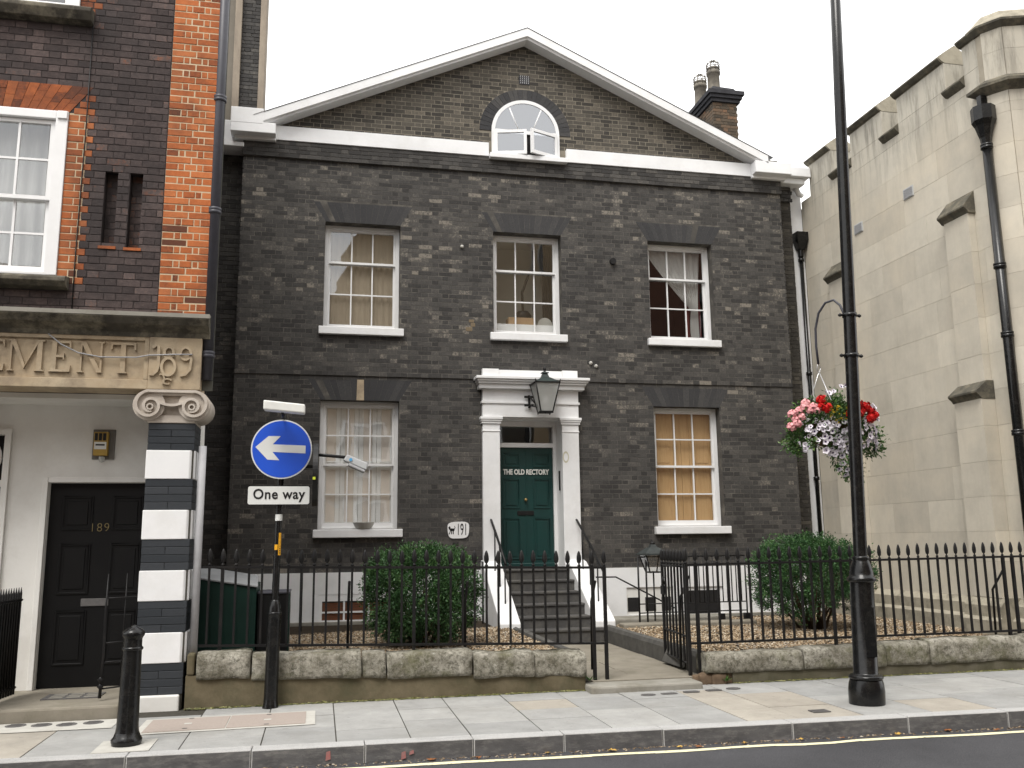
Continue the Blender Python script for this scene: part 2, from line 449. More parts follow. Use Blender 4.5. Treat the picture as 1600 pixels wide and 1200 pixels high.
def make_kerb():
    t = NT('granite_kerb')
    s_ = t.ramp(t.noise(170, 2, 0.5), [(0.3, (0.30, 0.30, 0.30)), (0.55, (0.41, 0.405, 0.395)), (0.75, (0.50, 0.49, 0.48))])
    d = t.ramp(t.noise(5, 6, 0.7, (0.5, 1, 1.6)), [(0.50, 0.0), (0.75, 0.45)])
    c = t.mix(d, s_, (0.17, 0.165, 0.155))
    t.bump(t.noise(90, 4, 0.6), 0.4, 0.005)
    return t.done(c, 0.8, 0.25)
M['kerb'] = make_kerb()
M['kerb_face'] = simple('shaded_grimy_granite', (0.13, 0.127, 0.128), (0.075, 0.073, 0.074), 7, 0.85, 0.2, 0.5, 90, dirt=(0.22, 0.21, 0.20), dscale=16, damt=0.6, stretch=(0.6, 1, 1.8))  # kerb's upright faces: shade painted into the colour, along with grime
M['plinth_dark'] = simple('dark_mossy_render', (0.125, 0.112, 0.078), (0.075, 0.070, 0.045), 3.2, 0.92, 0.1, 0.5, 40, dirt=(0.20, 0.185, 0.15), dscale=2.2, damt=0.5)


def make_coping():
    t = NT('lichened_coping_stone')
    a = t.mix(t.ramp(t.noise(4, 6, 0.75), [(0.35, 0), (0.65, 1)]), (0.40, 0.38, 0.325), (0.13, 0.118, 0.088))
    d = t.ramp(t.noise(22, 6, 0.8), [(0.46, 0.0), (0.62, 0.85)])
    c = t.mix(d, a, (0.075, 0.070, 0.052))
    w = t.ramp(t.noise(14, 5, 0.7), [(0.62, 0.0), (0.72, 0.6)])
    c = t.mix(w, c, (0.46, 0.45, 0.40))
    ms = t.ramp(t.noise(2.4, 5, 0.7), [(0.52, 0.0), (0.70, 0.65)])
    c = t.mix(ms, c, (0.105, 0.105, 0.045))
    t.bump(t.noise(38, 6, 0.7), 0.7, 0.015)
    return t.done(c, 0.95, 0.1)
M['coping'] = make_coping()


def make_church(name, weather):
    t = NT(name)
    tone = t.attr()
    base = t.mix(tone, (0.61, 0.565, 0.475), (0.505, 0.465, 0.39))
    n = t.ramp(t.noise(1.6, 6, 0.7), [(0.3, 0.86), (0.7, 1.10)])
    c = t.mix(1.0, base, n, 'MULTIPLY')
    ob = t.ramp(t.noise(0.8, 4, 0.6), [(0.45, 0.0), (0.75, 0.32)])
    c = t.mix(ob, c, (0.52, 0.43, 0.30))
    # run-off streaks hanging from the parapet stones
    st = t.ramp(t.noise(3.0, 6, 0.75, (2.2, 2.2, 0.30)), [(0.46, 0.0), (0.64, 0.52)])
    c = t.mix(t.math('MULTIPLY', st, 0.20), c, (0.27, 0.235, 0.18))
    if weather:
        z = t.sepz()[2]
        hi = t.n('ShaderNodeMapRange'); hi.inputs['From Min'].default_value = 6.9; hi.inputs['From Max'].default_value = 8.1
        t.l(z, hi.inputs['Value'])
        st = t.mix(1.0, st, hi.outputs[0], 'MULTIPLY')
        grey = t.mix(hi.outputs[0], c, t.mix(0.55, c, (0.36, 0.345, 0.30)))
        c = t.mix(st, grey, (0.085, 0.08, 0.07))
    else:
        c = t.mix(t.math('MULTIPLY', st, 0.22), c, (0.20, 0.18, 0.14))
    t.bump(t.noise(35, 5, 0.6), 0.22, 0.006)
    return t.done(c, 0.9, 0.15)
M['church'] = make_church('cream_church_ashlar', True)
M['church_joint'] = simple('church_joint_mortar', (0.36, 0.325, 0.26), (0.29, 0.26, 0.21), 5, 0.95, 0.05)
M['church_dark'] = simple('blackened_weathering_stone', (0.13, 0.12, 0.095), (0.06, 0.056, 0.048), 4, 0.92, 0.1, 0.5, 40, dirt=(0.30, 0.265, 0.19), dscale=5, damt=0.5)
M['church_cap'] = simple('lichened_coping_cap', (0.40, 0.365, 0.29), (0.28, 0.255, 0.20), 4, 0.92, 0.1, 0.4, 40, dirt=(0.12, 0.11, 0.09), dscale=4, damt=0.55)


def make_pine():
    t = NT('varnished_pine')
    w = t.noise(5, 5, 0.6, (5, 5, 0.35))
    c = t.ramp(w, [(0.3, (0.50, 0.315, 0.15)), (0.55, (0.58, 0.385, 0.195)), (0.75, (0.42, 0.245, 0.105))])
    return t.done(c, 0.45, 0.35)
M['wood_pine'] = make_pine()


def make_glass(name, tint=(0.95, 0.96, 0.955), boost=0.08, ior=1.6, rough=0.015):
    m = bpy.data.materials.new(name); m.use_nodes = True
    t = m.node_tree; t.nodes.clear()
    o = t.nodes.new('ShaderNodeOutputMaterial'); mx = t.nodes.new('ShaderNodeMixShader')
    tr = t.nodes.new('ShaderNodeBsdfTransparent'); tr.inputs[0].default_value = (*tint, 1)
    gl = t.nodes.new('ShaderNodeBsdfGlossy'); gl.inputs['Roughness'].default_value = rough
    gl.inputs['Color'].default_value = (0.95, 0.97, 1, 1)
    geo = t.nodes.new('ShaderNodeNewGeometry')
    no = t.nodes.new('ShaderNodeTexNoise'); no.inputs['Scale'].default_value = 2.2; no.inputs['Detail'].default_value = 1
    bp_ = t.nodes.new('ShaderNodeBump'); bp_.inputs['Strength'].default_value = 0.05; bp_.inputs['Distance'].default_value = 0.05
    t.links.new(geo.outputs['Position'], no.inputs['Vector']); t.links.new(no.outputs['Fac'], bp_.inputs['Height'])
    t.links.new(bp_.outputs[0], gl.inputs['Normal'])
    fr = t.nodes.new('ShaderNodeLayerWeight'); fr.inputs[0].default_value = 0.5
    pw = t.nodes.new('ShaderNodeMath'); pw.operation = 'POWER'; pw.inputs[1].default_value = 4.0
    ad = t.nodes.new('ShaderNodeMath'); ad.operation = 'MULTIPLY_ADD'; ad.inputs[1].default_value = 0.75; ad.inputs[2].default_value = boost + ((ior - 1) / (ior + 1)) ** 2
    t.links.new(fr.outputs['Facing'], pw.inputs[0]); t.links.new(pw.outputs[0], ad.inputs[0]); t.links.new(ad.outputs[0], mx.inputs[0])
    t.links.new(tr.outputs[0], mx.inputs[1]); t.links.new(gl.outputs[0], mx.inputs[2]); t.links.new(mx.outputs[0], o.inputs[0])
    return m
M['glass'] = make_glass('old_window_glass')
def frosted():
    t = NT('dusty_lantern_glass')
    t.b.inputs['Alpha'].default_value = 0.55
    return t.done(t.mix(t.noise(6, 4, 0.6), (0.62, 0.63, 0.60), (0.48, 0.49, 0.47)), 0.3, 0.5)
M['glass_lamp'] = frosted()
M['glass_sky'] = make_glass('attic_window_glass', (0.55, 0.57, 0.62), 0.20, 1.7)


def leaf_mat(name, c1, c2, c3):
    t = NT(name)
    tone = t.attr()
    c = t.ramp(tone, [(0.0, c1), (0.55, c2), (1.0, c3)])
    t.done(c, 0.5, 0.35)
    t.b.inputs['Subsurface Weight'].default_value = 0.0
    return t.m
M['leaf_box'] = leaf_mat('box_leaf', (0.016, 0.048, 0.016), (0.040, 0.100, 0.030), (0.105, 0.185, 0.055))
M['leaf_yew'] = leaf_mat('yew_leaf', (0.016, 0.050, 0.018), (0.040, 0.105, 0.032), (0.10, 0.185, 0.05))
M['leaf_basket'] = leaf_mat('basket_leaf', (0.022, 0.060, 0.012), (0.05, 0.12, 0.025), (0.14, 0.22, 0.055))
M['petal_white'] = simple('white_petal', (0.78, 0.74, 0.80), None, 20, 0.7, 0.2)
M['petal_purple'] = simple('dark_purple_throat', (0.06, 0.015, 0.12), None, 20, 0.7, 0.2)
M['petal_red'] = simple('scarlet_petal', (0.58, 0.012, 0.010), (0.45, 0.008, 0.008), 30, 0.6, 0.2)
M['petal_pink'] = simple('pink_petal', (0.75, 0.30, 0.33), (0.78, 0.42, 0.42), 30, 0.6, 0.2)
M['petal_yellow'] = simple('yellow_petal', (0.70, 0.48, 0.03), None, 30, 0.6, 0.2)


def gravel_mat():
    t = NT('tan_gravel')
    tone = t.attr()
    c = t.ramp(tone, [(0.0, (0.11, 0.075, 0.045)), (0.35, (0.25, 0.18, 0.11)), (0.7, (0.36, 0.275, 0.18)), (0.9, (0.52, 0.46, 0.36)), (1.0, (0.20, 0.18, 0.165))])
    return t.done(c, 0.85, 0.2)
M['gravel'] = gravel_mat()
M['spray_red'] = simple('faded_red_spray', (0.36, 0.11, 0.10), (0.26, 0.16, 0.15), 60, 0.8)

# ------------------------------------------------------------------ brick laying
def sub_intervals(iv, a, b):
    out = []
    for p, q in iv:
        if b <= p or a >= q:
            out.append((p, q))
        else:
            if a > p: out.append((p, a))
            if b < q: out.append((b, q))
    return out


def lay(u0, u1, z0, z1, holes, course=0.0735, L=0.215, H=0.1025, j=0.008, seed=1, bond='flemish', pale=0.0):
    """courses of bricks on u0..u1 x z0..z1; holes: functions zc -> list of (a,b) to leave out"""
    r = random.Random(seed)
    out = []
    n = int(round((z1 - z0) / course))
    ch = (z1 - z0) / n
    for k in range(n):
        za, zb = z0 + k * ch, z0 + (k + 1) * ch - j
        iv = [(u0, u1)]
        for h in holes:
            for a, b in h(za, zb):
                iv = sub_intervals(iv, a, b)
        per = L + H + 2 * j
        u = u0 - per * (1.0 if k % 2 == 0 else 1.5) + (L + j if k % 2 else 0) * 0
        i = 0
        while u < u1:
            w = L if i % 2 == 0 else H
            for p, q in iv:
                a, b = max(u, p), min(u + w, q)
                if b - a > 0.025:
                    tn = r.random() * (0.92 if pale else 1.0)
                    if pale:
                        cl = mnoise.noise(Vector((a * 0.9 + seed * 13.1, za * 1.1, 0.0)))
                        if r.random() < pale * max(0.15, 1.0 + 2.2 * cl): tn = r.uniform(0.90, 1.15)
                    out.append((a, b, za, zb, tn, r.uniform(0.0003, 0.0016)))
            u += w + j
            i += 1
    return out


def rect_hole(x0, x1, z0, z1):
    return lambda a, b: [(x0, x1)] if (a + b) / 2 > z0 and (a + b) / 2 < z1 else []


def arch_hole(cx, w, z0, h, splay):
    def f(a, b):
        m = (a + b) / 2
        if m < z0 or m > z0 + h: return []
        t = (m - z0) / h
        return [(cx - w / 2 - splay * t, cx + w / 2 + splay * t)]
    return f


def build_bricks(bl, fn, mat, parent, nind=0, depth=0.03, skip=None, tone_bias=0.0, proud=0.0):
    """bl from lay(); fn(u, d, z) -> xyz with d metres outward. nind largest-in-view as own objects, the rest one part"""
    full = []
    rest = []
    for b in bl:
        w = b[1] - b[0]
        c = fn((b[0] + b[1]) / 2, 0, (b[2] + b[3]) / 2)
        px, py, D = project(c)
        if nind and (abs(w - 0.215) < 1e-4 or abs(w - 0.1025) < 1e-4 or abs(w - 0.232) < 1e-3 or abs(w - 0.11) < 1e-3) and 5 < px < 1595 and 5 < py < 1195 and not (skip and skip(px, py)):
            full.append((w / (D * D), b))
        else:
            rest.append(b)
    full.sort(key=lambda t: -t[0])
    ind = [b for _, b in full[:nind]]
    rest += [b for _, b in full[nind:]]
    cache = {}
    r = random.Random(5)
    for b in ind:
        w, h = b[1] - b[0], b[3] - b[2]
        key = (round(w, 3), round(h, 3), int(min(b[4], 1.2) * 12))
        o0 = fn(b[0], 0, b[2])
        if key not in cache:
            mb = MB()
            def g(u, d, z):
                p = fn(b[0] + u, d, b[2] + z)
                return (p[0] - o0[0], p[1] - o0[1], p[2] - o0[2])
            c_ = 0.0012
            v = [g(0, -depth, 0), g(w, -depth, 0), g(w, -depth, h), g(0, -depth, h),
                 g(0, proud - c_, 0), g(w, proud - c_, 0), g(w, proud - c_, h), g(0, proud - c_, h),
                 g(c_, proud, c_), g(w - c_, proud, c_), g(w - c_, proud, h - c_), g(c_, proud, h - c_)]
            mb.add(v, [(0, 1, 5, 4), (1, 2, 6, 5), (2, 3, 7, 6), (3, 0, 4, 7), (4, 5, 9, 8), (5, 6, 10, 9), (6, 7, 11, 10), (7, 4, 8, 11), (8, 9, 10, 11)], 0, b[4] * 0.85 + tone_bias)
            me = mb.mesh('brick')
            me.materials.append(mat)
            cache[key] = me
        p = fn(b[0], b[5], b[2])
        link('brick', cache[key], p, parent)
    if rest:
        V, F, T = [], [], []
        for b in rest:
            a0, a1, z0, z1, tn, dd = b
            n = len(V)
            c_ = 0.0025
            jr = random.Random(int(a0 * 9973) * 31 + int(z0 * 7919))
            for (u, d, z) in ((a0, -depth, z0), (a1, -depth, z0), (a1, -depth, z1), (a0, -depth, z1),
                              (a0, proud + dd - c_, z0), (a1, proud + dd - c_, z0), (a1, proud + dd - c_, z1), (a0, proud + dd - c_, z1),
                              (a0 + c_, proud + dd, z0 + c_), (a1 - c_, proud + dd, z0 + c_), (a1 - c_, proud + dd, z1 - c_), (a0 + c_, proud + dd, z1 - c_)):
                jj = 0.0028 if d > -depth else 0.0
                V.append(fn(u + jr.uniform(-jj, jj), d, z + jr.uniform(-jj, jj)))
            for f in ((0, 1, 5, 4), (1, 2, 6, 5), (2, 3, 7, 6), (3, 0, 4, 7), (4, 5, 9, 8), (5, 6, 10, 9), (6, 7, 11, 10), (7, 4, 8, 11), (8, 9, 10, 11)):
                F.append([i + n for i in f]); T.append(tn * 0.85 + tone_bias)
        me = raw_mesh('brickwork', V, F, [mat], T)
        link('brickwork', me, (0, 0, 0), parent, kind='stuff')
    return len(ind), len(rest)


def wall_with_holes(mb, x0, x1, z0, z1, ya, yb, holes):
    """solid slab with rectangular openings, cut on a grid"""
    xs = sorted({x0, x1, *[min(max(h[i], x0), x1) for h in holes for i in (0, 1)]})
    zs = sorted({z0, z1, *[min(max(h[i], z0), z1) for h in holes for i in (2, 3)]})
    for k in range(len(zs) - 1):
        run = None
        for i in range(len(xs) - 1):
            cx, cz = (xs[i] + xs[i + 1]) / 2, (zs[k] + zs[k + 1]) / 2
            solid = not any(h[0] < cx < h[1] and h[2] < cz < h[3] for h in holes)
            if solid:
                run = (run[0], xs[i + 1]) if run else (xs[i], xs[i + 1])
            if (not solid or i == len(xs) - 2) and run:
                mb.box(run[0], run[1], ya, yb, zs[k], zs[k + 1])
                run = None
    return mb


# ------------------------------------------------------------------ ground, road, pavement
MB().box(-160, 160, -160, 160, -1.6, -0.60).build('ground', M['earth'], kind='structure')
KY = lambda x: -7.06 - 0.032 * (x + 0.5)          # street edge of the kerb
mb = MB()
mb.add([(-60, -12.6, -0.13), (60, -12.6, -0.13), (60, KY(60) + 0.05, -0.13), (-60, KY(-60) + 0.05, -0.13),
        (-60, -12.6, -0.55), (60, -12.6, -0.55), (60, KY(60) + 0.05, -0.55), (-60, KY(-60) + 0.05, -0.55)],
       [(0, 1, 2, 3), (0, 4, 5, 1), (2, 6, 7, 3)])
road = mb.build('road', M['asphalt'], kind='structure')
mb = MB()
pts = []
r = random.Random(3)
for i in range(0, 161):
    x = -20 + i * 0.25
    wob = 0.012 * math.sin(x * 1.9) + 0.008 * math.sin(x * 5.3 + 1) + (-0.03 if 0.4 < x < 0.9 else 0)
    pts.append((x, KY(x) - 0.135 + wob))
for i in range(160):
    (xa, ya), (xb, yb) = pts[i], pts[i + 1]
    w = 0.066 + 0.006 * math.sin(xa * 7)
    mb.add([(xa, ya - w, -0.126), (xb, yb - w, -0.126), (xb, yb, -0.126), (xa, ya, -0.126)], [(0, 1, 2, 3)])
mb.build('yellow_line', M['yellow_line'], road)
# far pavement behind the viewer
MB().box(-60, 60, -18.2, -12.6, -0.55, 0.0).build('far_pavement', M['concrete'], kind='structure')

pave = MB()
pave.add([(-30, KY(-30) + 0.14, -0.006), (30, KY(30) + 0.14, -0.006), (30, -4.6, -0.006), (-30, -4.6, -0.006),
          (-30, KY(-30) + 0.14, -0.5), (30, KY(30) + 0.14, -0.5), (30, -4.6, -0.5), (-30, -4.6, -0.5)], [(0, 1, 2, 3), (0, 4, 5, 1)])
pavement = pave.build('pavement', M['paving_base'], kind='structure')
kerb = MB()
kerb.add([(-30, KY(-30) + 0.012, -0.02), (30, KY(30) + 0.012, -0.02), (30, KY(30) + 0.14, -0.02), (-30, KY(-30) + 0.14, -0.02),
          (-30, KY(-30) + 0.012, -0.5), (30, KY(30) + 0.012, -0.5)], [(0, 1, 2, 3), (0, 4, 5, 1)])
kerb_o = kerb.build('kerb', M['paving_base'], kind='structure')
kj = [-9.4, -8.3, -7.4, -6.5, -5.55, -4.65, -3.776, -2.949, -2.124, -1.41, -0.60, 0.51, 1.557, 2.503, 3.45, 4.3, 5.3, 6.3, 7.3]
for a, b in zip(kj[:-1], kj[1:]):
    a += 0.002; b -= 0.002
    e = RND.uniform(-0.004, 0.004)
    mb = MB()
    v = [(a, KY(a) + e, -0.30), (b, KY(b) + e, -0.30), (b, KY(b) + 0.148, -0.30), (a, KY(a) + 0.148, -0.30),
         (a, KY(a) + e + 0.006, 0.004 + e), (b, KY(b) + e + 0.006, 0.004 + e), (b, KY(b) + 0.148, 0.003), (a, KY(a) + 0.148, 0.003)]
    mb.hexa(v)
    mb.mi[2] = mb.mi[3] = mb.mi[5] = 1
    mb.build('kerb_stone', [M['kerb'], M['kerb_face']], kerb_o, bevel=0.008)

strips = [-9.5, -8.9, -8.3, -7.7, -7.1, -6.5, -5.95, -5.4, -4.88, -4.31, -3.72, -3.157, -2.589, -2.119, -1.542, -0.97, -0.387, 0.197, 0.656, 1.258, 1.9, 2.52, 3.1, 3.7, 4.3, 4.9, 5.5, 6.2, 6.9]
r = random.Random(11)
for i in range(len(strips) - 1):
    a, b = strips[i] + 0.0045, strips[i + 1] - 0.0045
    y_in = -5.07 if a > -4.6 else -5.38
    cuts = []
    y = y_in - r.choice([0.30, 0.42, 0.55, 0.62])
    while y > KY(a) + 0.50:
        cuts.append(y); y -= r.choice([0.45, 0.52, 0.62, 0.72])
    ys = [y_in] + cuts + [None]
    for k in range(len(ys) - 1):
        y1 = ys[k] - 0.006
        xm = (a + b) / 2
        tan = (0.15 < xm < 1.2 and r.random() < 0.9 and y1 < -5.2) or (xm < -5.5 and r.random() < 0.5) or (r.random() < 0.05) or (1.9 < xm < 2.5 and k == len(ys) - 2)
        t = r.random()
        e = r.uniform(-0.0015, 0.002)
        mb = MB()
        ya, yb = (ys[k + 1] + 0.006, ys[k + 1] + 0.006) if ys[k + 1] is not None else (KY(a) + 0.153, KY(b) + 0.153)
        # leave room for the big concrete service cover
        mb.hexa([(a, ya, -0.05), (b, yb, -0.05), (b, y1, -0.05), (a, y1, -0.05), (a, ya, e), (b, yb, e), (b, y1, e), (a, y1, e)], 0, t)
        mb.build('paving_slab', M['slab_tan' if tan else 'slab'], pavement, bevel=0.002, bseg=1)

# service cover, coal-hole plates, small covers
cv = thing('service_cover', 'long pinkish concrete service cover set into the grey pavement beside the black bollard', 'manhole cover', (-4.03, -5.83, 0))
def skewbox(mb, x0, x1, y0, y1, z0, z1, sk=0.0):
    f = lambda x: sk * (x - x0)
    mb.hexa([(x0, y0 + f(x0), z0), (x1, y0 + f(x1), z0), (x1, y1 + f(x1), z0), (x0, y1 + f(x0), z0), (x0, y0 + f(x0), z1), (x1, y0 + f(x1), z1), (x1, y1 + f(x1), z1), (x0, y1 + f(x0), z1)])
mb = MB(); skewbox(mb, -4.75, -3.32, -6.17, -5.53, 0.0035, 0.006, 0.04); mb.build('bedding_frame', M['cement_pale'], cv)
for a, b in ((-4.69, -4.05), (-4.04, -3.40)):
    mb = MB(); skewbox(mb, a, b, -6.12 + 0.04 * (a + 4.75), -5.58 + 0.04 * (a + 4.75), 0.004, 0.0105, 0.04)
    p = mb.build('cover_panel', M['cover_pink'], cv)
    xm = (a + b) / 2
    for yy in (-6.06, -5.62):
        MB().box(xm - 0.02, xm + 0.02, yy - 0.012 + 0.03, yy + 0.012 + 0.03, 0.0108, 0.013).build('lifting_key_hole', M['cover_iron'], p)
    MB().box(xm - 0.03, xm + 0.03, -5.85, -5.80, 0.0108, 0.0125).build('badge', M['cement_pale'], p)
for i, (x, y) in enumerate([(-5.80, -5.50), (-5.59, -5.53), (-5.385, -5.56), (-5.18, -5.53)]):
    mb = MB().lathe([(0.082, 0.003), (0.082, 0.008), (0.074, 0.0095), (0.001, 0.0095)], (x, y, 0), 24)
    for k in range(-2, 3):
        mb.box(x - 0.05, x + 0.05, y + k * 0.024 - 0.004, y + k * 0.024 + 0.004, 0.0095, 0.012)
    mb.build('coal_plate', M['cover_iron'], label=['round iron plate in the pavement, first from the left picture edge', 'round iron plate in the pavement, second from the left picture edge', 'round iron plate in the pavement, third from the left picture edge', 'round iron plate in the pavement nearest the black bollard, with a cable chase beside it'][i], cat='floor plate', group='iron plates set in the pavement by the porch')
MB().box(-6.6, -4.98, -5.80, -5.40, 0.0035, 0.0055).build('cement_strip', M['cement_pale'], pavement)
for i, (x, y, rx) in enumerate([(-0.15, -5.52, 0.075), (0.07, -5.51, 0.085), (0.32, -5.47, 0.085), (0.57, -5.44, 0.085), (0.80, -5.40, 0.075)]):
    mb = MB()
    poly = [(x + rx * math.cos(2 * math.pi * k / 20), y + 0.055 * (math.sin(2 * math.pi * k / 20) if i == 0 or i == 4 else max(-0.75, min(0.75, 1.3 * math.sin(2 * math.pi * k / 20))))) for k in range(20)]
    mb.prism(poly, lambda p, q, t: (p, q, t), 0.003, 0.008)
    for k in range(-3, 4):
        mb.box(x + k * 0.018 - 0.003, x + k * 0.018 + 0.003, y - 0.028, y + 0.028, 0.008, 0.0105)
    mb.build('pavement_light', M['cover_iron'], label='small iron plate in the pavement by the gateway, %s of the five from the left' % ['first', 'second', 'third', 'fourth', 'last'][i], cat='floor plate', group='iron plates in front of the gate')
mb = MB().box(0.90, 1.06, -6.77, -6.66, 0.003, 0.009)
for k in range(5): mb.box(0.915, 1.045, -6.757 + k * 0.019, -6.748 + k * 0.019, 0.009, 0.0115)
mb.build('stopcock_cover', M['cover_iron'], label='small square iron cover in buff paving left of the lamp post base', cat='floor plate')

# garden, gravel
MB().box(-4.46, -0.62, -4.84, 0.4, -0.3, 0.285).build('garden_bed', M['earth'], kind='structure')
MB().box(0.74, 6.6, -4.84, 0.8, -0.3, 0.235).build('garden_bed', M['earth'], kind='structure')
MB().box(-0.56, 0.68, -5.0, 0.1, -0.3, 0.05).build('path', M['paving_base'], kind='structure')


def pebbles(name, rects, seed):
    r = np.random.default_rng(seed)
    V, F, T = [], [], []
    octv = np.array([(1, 0, 0), (-1, 0, 0), (0, 1, 0), (0, -1, 0), (0, 0, 1), (0, 0, -1)], float)
    octf = np.array([(0, 2, 4), (2, 1, 4), (1, 3, 4), (3, 0, 4), (2, 0, 5), (1, 2, 5), (3, 1, 5), (0, 3, 5)])
    Vs, Fs, Ts = [], [], []
    base = 0
    for (x0, x1, y0, y1, z, n) in rects:
        X = r.uniform(x0, x1, n); Y = r.uniform(y0, y1, n)
        Z = z + r.uniform(-0.004, 0.010, n) + 0.012 * np.sin(X * 3) * np.cos(Y * 2.3)
        S = r.uniform(0.009, 0.021, (n, 1)) * r.uniform(0.7, 1.2, (n, 3)) * np.array([1, 1, 0.65])
        A = r.uniform(0, 6.28, n)
        v = octv[None] * S[:, None, :]
        v = v + r.normal(0, 0.12, v.shape) * S[:, None, :]
        ca, sa = np.cos(A)[:, None], np.sin(A)[:, None]
        vx = v[..., 0] * ca - v[..., 1] * sa; vy = v[..., 0] * sa + v[..., 1] * ca
        tl = r.uniform(-0.5, 0.5, n)[:, None]
        vz = v[..., 2] + vx * tl
        P = np.stack([vx + X[:, None], vy + Y[:, None], vz + Z[:, None]], -1)
        Vs.append(P.reshape(-1, 3))
        Fs.append((octf[None] + (np.arange(n) * 6)[:, None, None] + base).reshape(-1, 3))
        Ts.append(np.repeat(r.random(n), 8))
        base += n * 6
    me = raw_mesh(name, np.concatenate(Vs), np.concatenate(Fs), [M['gravel']], np.concatenate(Ts))
    return link(name, me, (0, 0, 0), None, None, None, None, 'stuff')
g = pebbles('gravel', [(-4.4, -0.70, -4.82, -1.35, 0.292, 17000)], 1)
g['label'] = 'tan gravel covering the front garden left of the path'; g['category'] = 'gravel'
g = pebbles('gravel', [(0.80, 5.4, -4.82, -0.3, 0.242, 25000)], 2)
g['label'] = 'tan gravel covering the front garden right of the path'; g['category'] = 'gravel'

# path flags and edgings
ys = [-4.995, -4.62, -4.25, -3.62, -3.05, -2.45, -1.95, -1.58]
path = bpy.data.objects['path']
for k in range(len(ys) - 1):
    xs = [-0.55, r.uniform(-0.1, 0.3), 0.67] if k % 3 else [-0.55, 0.67]
    for a, b in zip(xs[:-1], xs[1:]):
        e = r.uniform(-0.003, 0.003)
        MB().box(a + 0.003, b - 0.003, ys[k] + 0.003, ys[k + 1] - 0.003, 0.0, 0.075 + e, tone=r.random()).build('flagstone', M['path_stone'], path, bevel=0.004, bseg=1)
def rounded_bar(p0, p1, w, h, name, mat, parent=None, **kw):
    p0, p1 = Vector(p0), Vector(p1)
    d = (p1 - p0).normalized(); s = d.cross(Vector((0, 0, 1))).normalized()
    poly = [(-w / 2, 0), (-w / 2, h * 0.75), (-w * 0.35, h * 0.93), (0, h), (w * 0.35, h * 0.93), (w / 2, h * 0.75), (w / 2, 0)]
    mb = MB()
    mb.prism(poly, lambda p, q, t: tuple(p0 + (p1 - p0) * t + s * p + Vector((0, 0, q))), 0, 1)
    return mb.build(name, mat, parent, **kw)
el = thing('path_edging', 'dark rounded stone edging along the left side of the garden path', 'edging', (-0.62, -3.2, 0.05))
for a, b in zip([-4.83, -3.9, -2.9, -1.9][:-1], [-4.83, -3.9, -2.9, -1.9][1:]):
    rounded_bar((-0.62, a + 0.004, 0.05), (-0.62, b - 0.004, 0.05), 0.11, 0.285, 'edging_stone', M['edging'], el)
rounded_bar((-0.62, -1.895, 0.05), (-0.62, -1.42, 0.05), 0.11, 0.27, 'edging_stone', M['edging'], el)
er = thing('path_edging', 'dark rounded stone edging along the right side of the garden path', 'edging', (0.73, -3.2, 0.05))
for a, b in zip([-4.9, -4.0, -3.0, -2.0, -1.2][:-1], [-4.9, -4.0, -3.0, -2.0, -1.2][1:]):
    rounded_bar((0.735, a + 0.004, 0.05), (0.735, b - 0.004, 0.05), 0.12, 0.26, 'edging_stone', M['edging'], er)
# slipped slab leaning on the edging under the gate
mb = MB().hexa([(0.60, -4.55, 0.102), (0.64, -4.55, 0.102), (0.64, -3.95, 0.102), (0.60, -3.95, 0.102), (0.655, -4.52, 0.25), (0.67, -4.52, 0.25), (0.67, -4.0, 0.25), (0.655, -4.0, 0.25)])
mb.build('loose_slab', M['edging'], label='loose dark slab leaning on the path edging below the open gate', cat='slab', bevel=0.006)
# threshold step at the gate
mb = MB().box(-0.66, 0.52, -5.31, -5.0, -0.02, 0.066)
mb.build('gate_step', M['concrete'], label='worn stone threshold step across the gateway', cat='step', bevel=0.02)

# ------------------------------------------------------------------ the old house
HX0, HX1 = -4.67, 4.75
house = thing('brick_house', 'dark brick house with white pediment, green front door and sash windows behind railings', 'house', (0, 0, 0.28))
WIN = {'UL': (-2.745, 4.88, 6.63, 1.21), 'UM': (0.0, 4.88, 6.63, 1.18), 'UR': (2.752, 4.88, 6.63, 1.20), 'GL': (-2.745, 1.70, 3.71, 1.23), 'GR': (2.752, 1.70, 3.71, 1.20)}
openings = [(c - w / 2, c + w / 2, zb, zt) for c, zb, zt, w in WIN.values()]
door_open = (-0.51, 0.52, 0.9, 3.47)
core_h = openings + [door_open]
# wall core: lower storey, upper storey set 20 mm forward, corbel band
mb = MB()
wall_with_holes(mb, HX0 + 0.02, HX1 - 0.02, 0.2, 4.10, 0.0006, 0.36, core_h)
wall_with_holes(mb, HX0 + 0.02, HX1 - 0.02, 4.10, 7.66, -0.0194, 0.36, core_h)
mb.box(HX0 + 0.01, HX1 - 0.01, -0.060, 0.36, 7.66, 7.95)
mb.box(-5.6, HX0 + 0.02, 0.306, 0.6, 0.2, 7.95)
mb.box(HX1 - 0.02, 5.13, 0.306, 0.6, 0.2, 7.95)
for x in (HX0 + 0.02, HX1 - 0.10):
    mb.box(x, x + 0.08, 0.36, 9.0, 0.2, 7.9)
mb.box(HX0, HX1, 8.9, 9.2, 0.2, 7.9)
wall = mb.build('wall', M['mortar_house'], house)

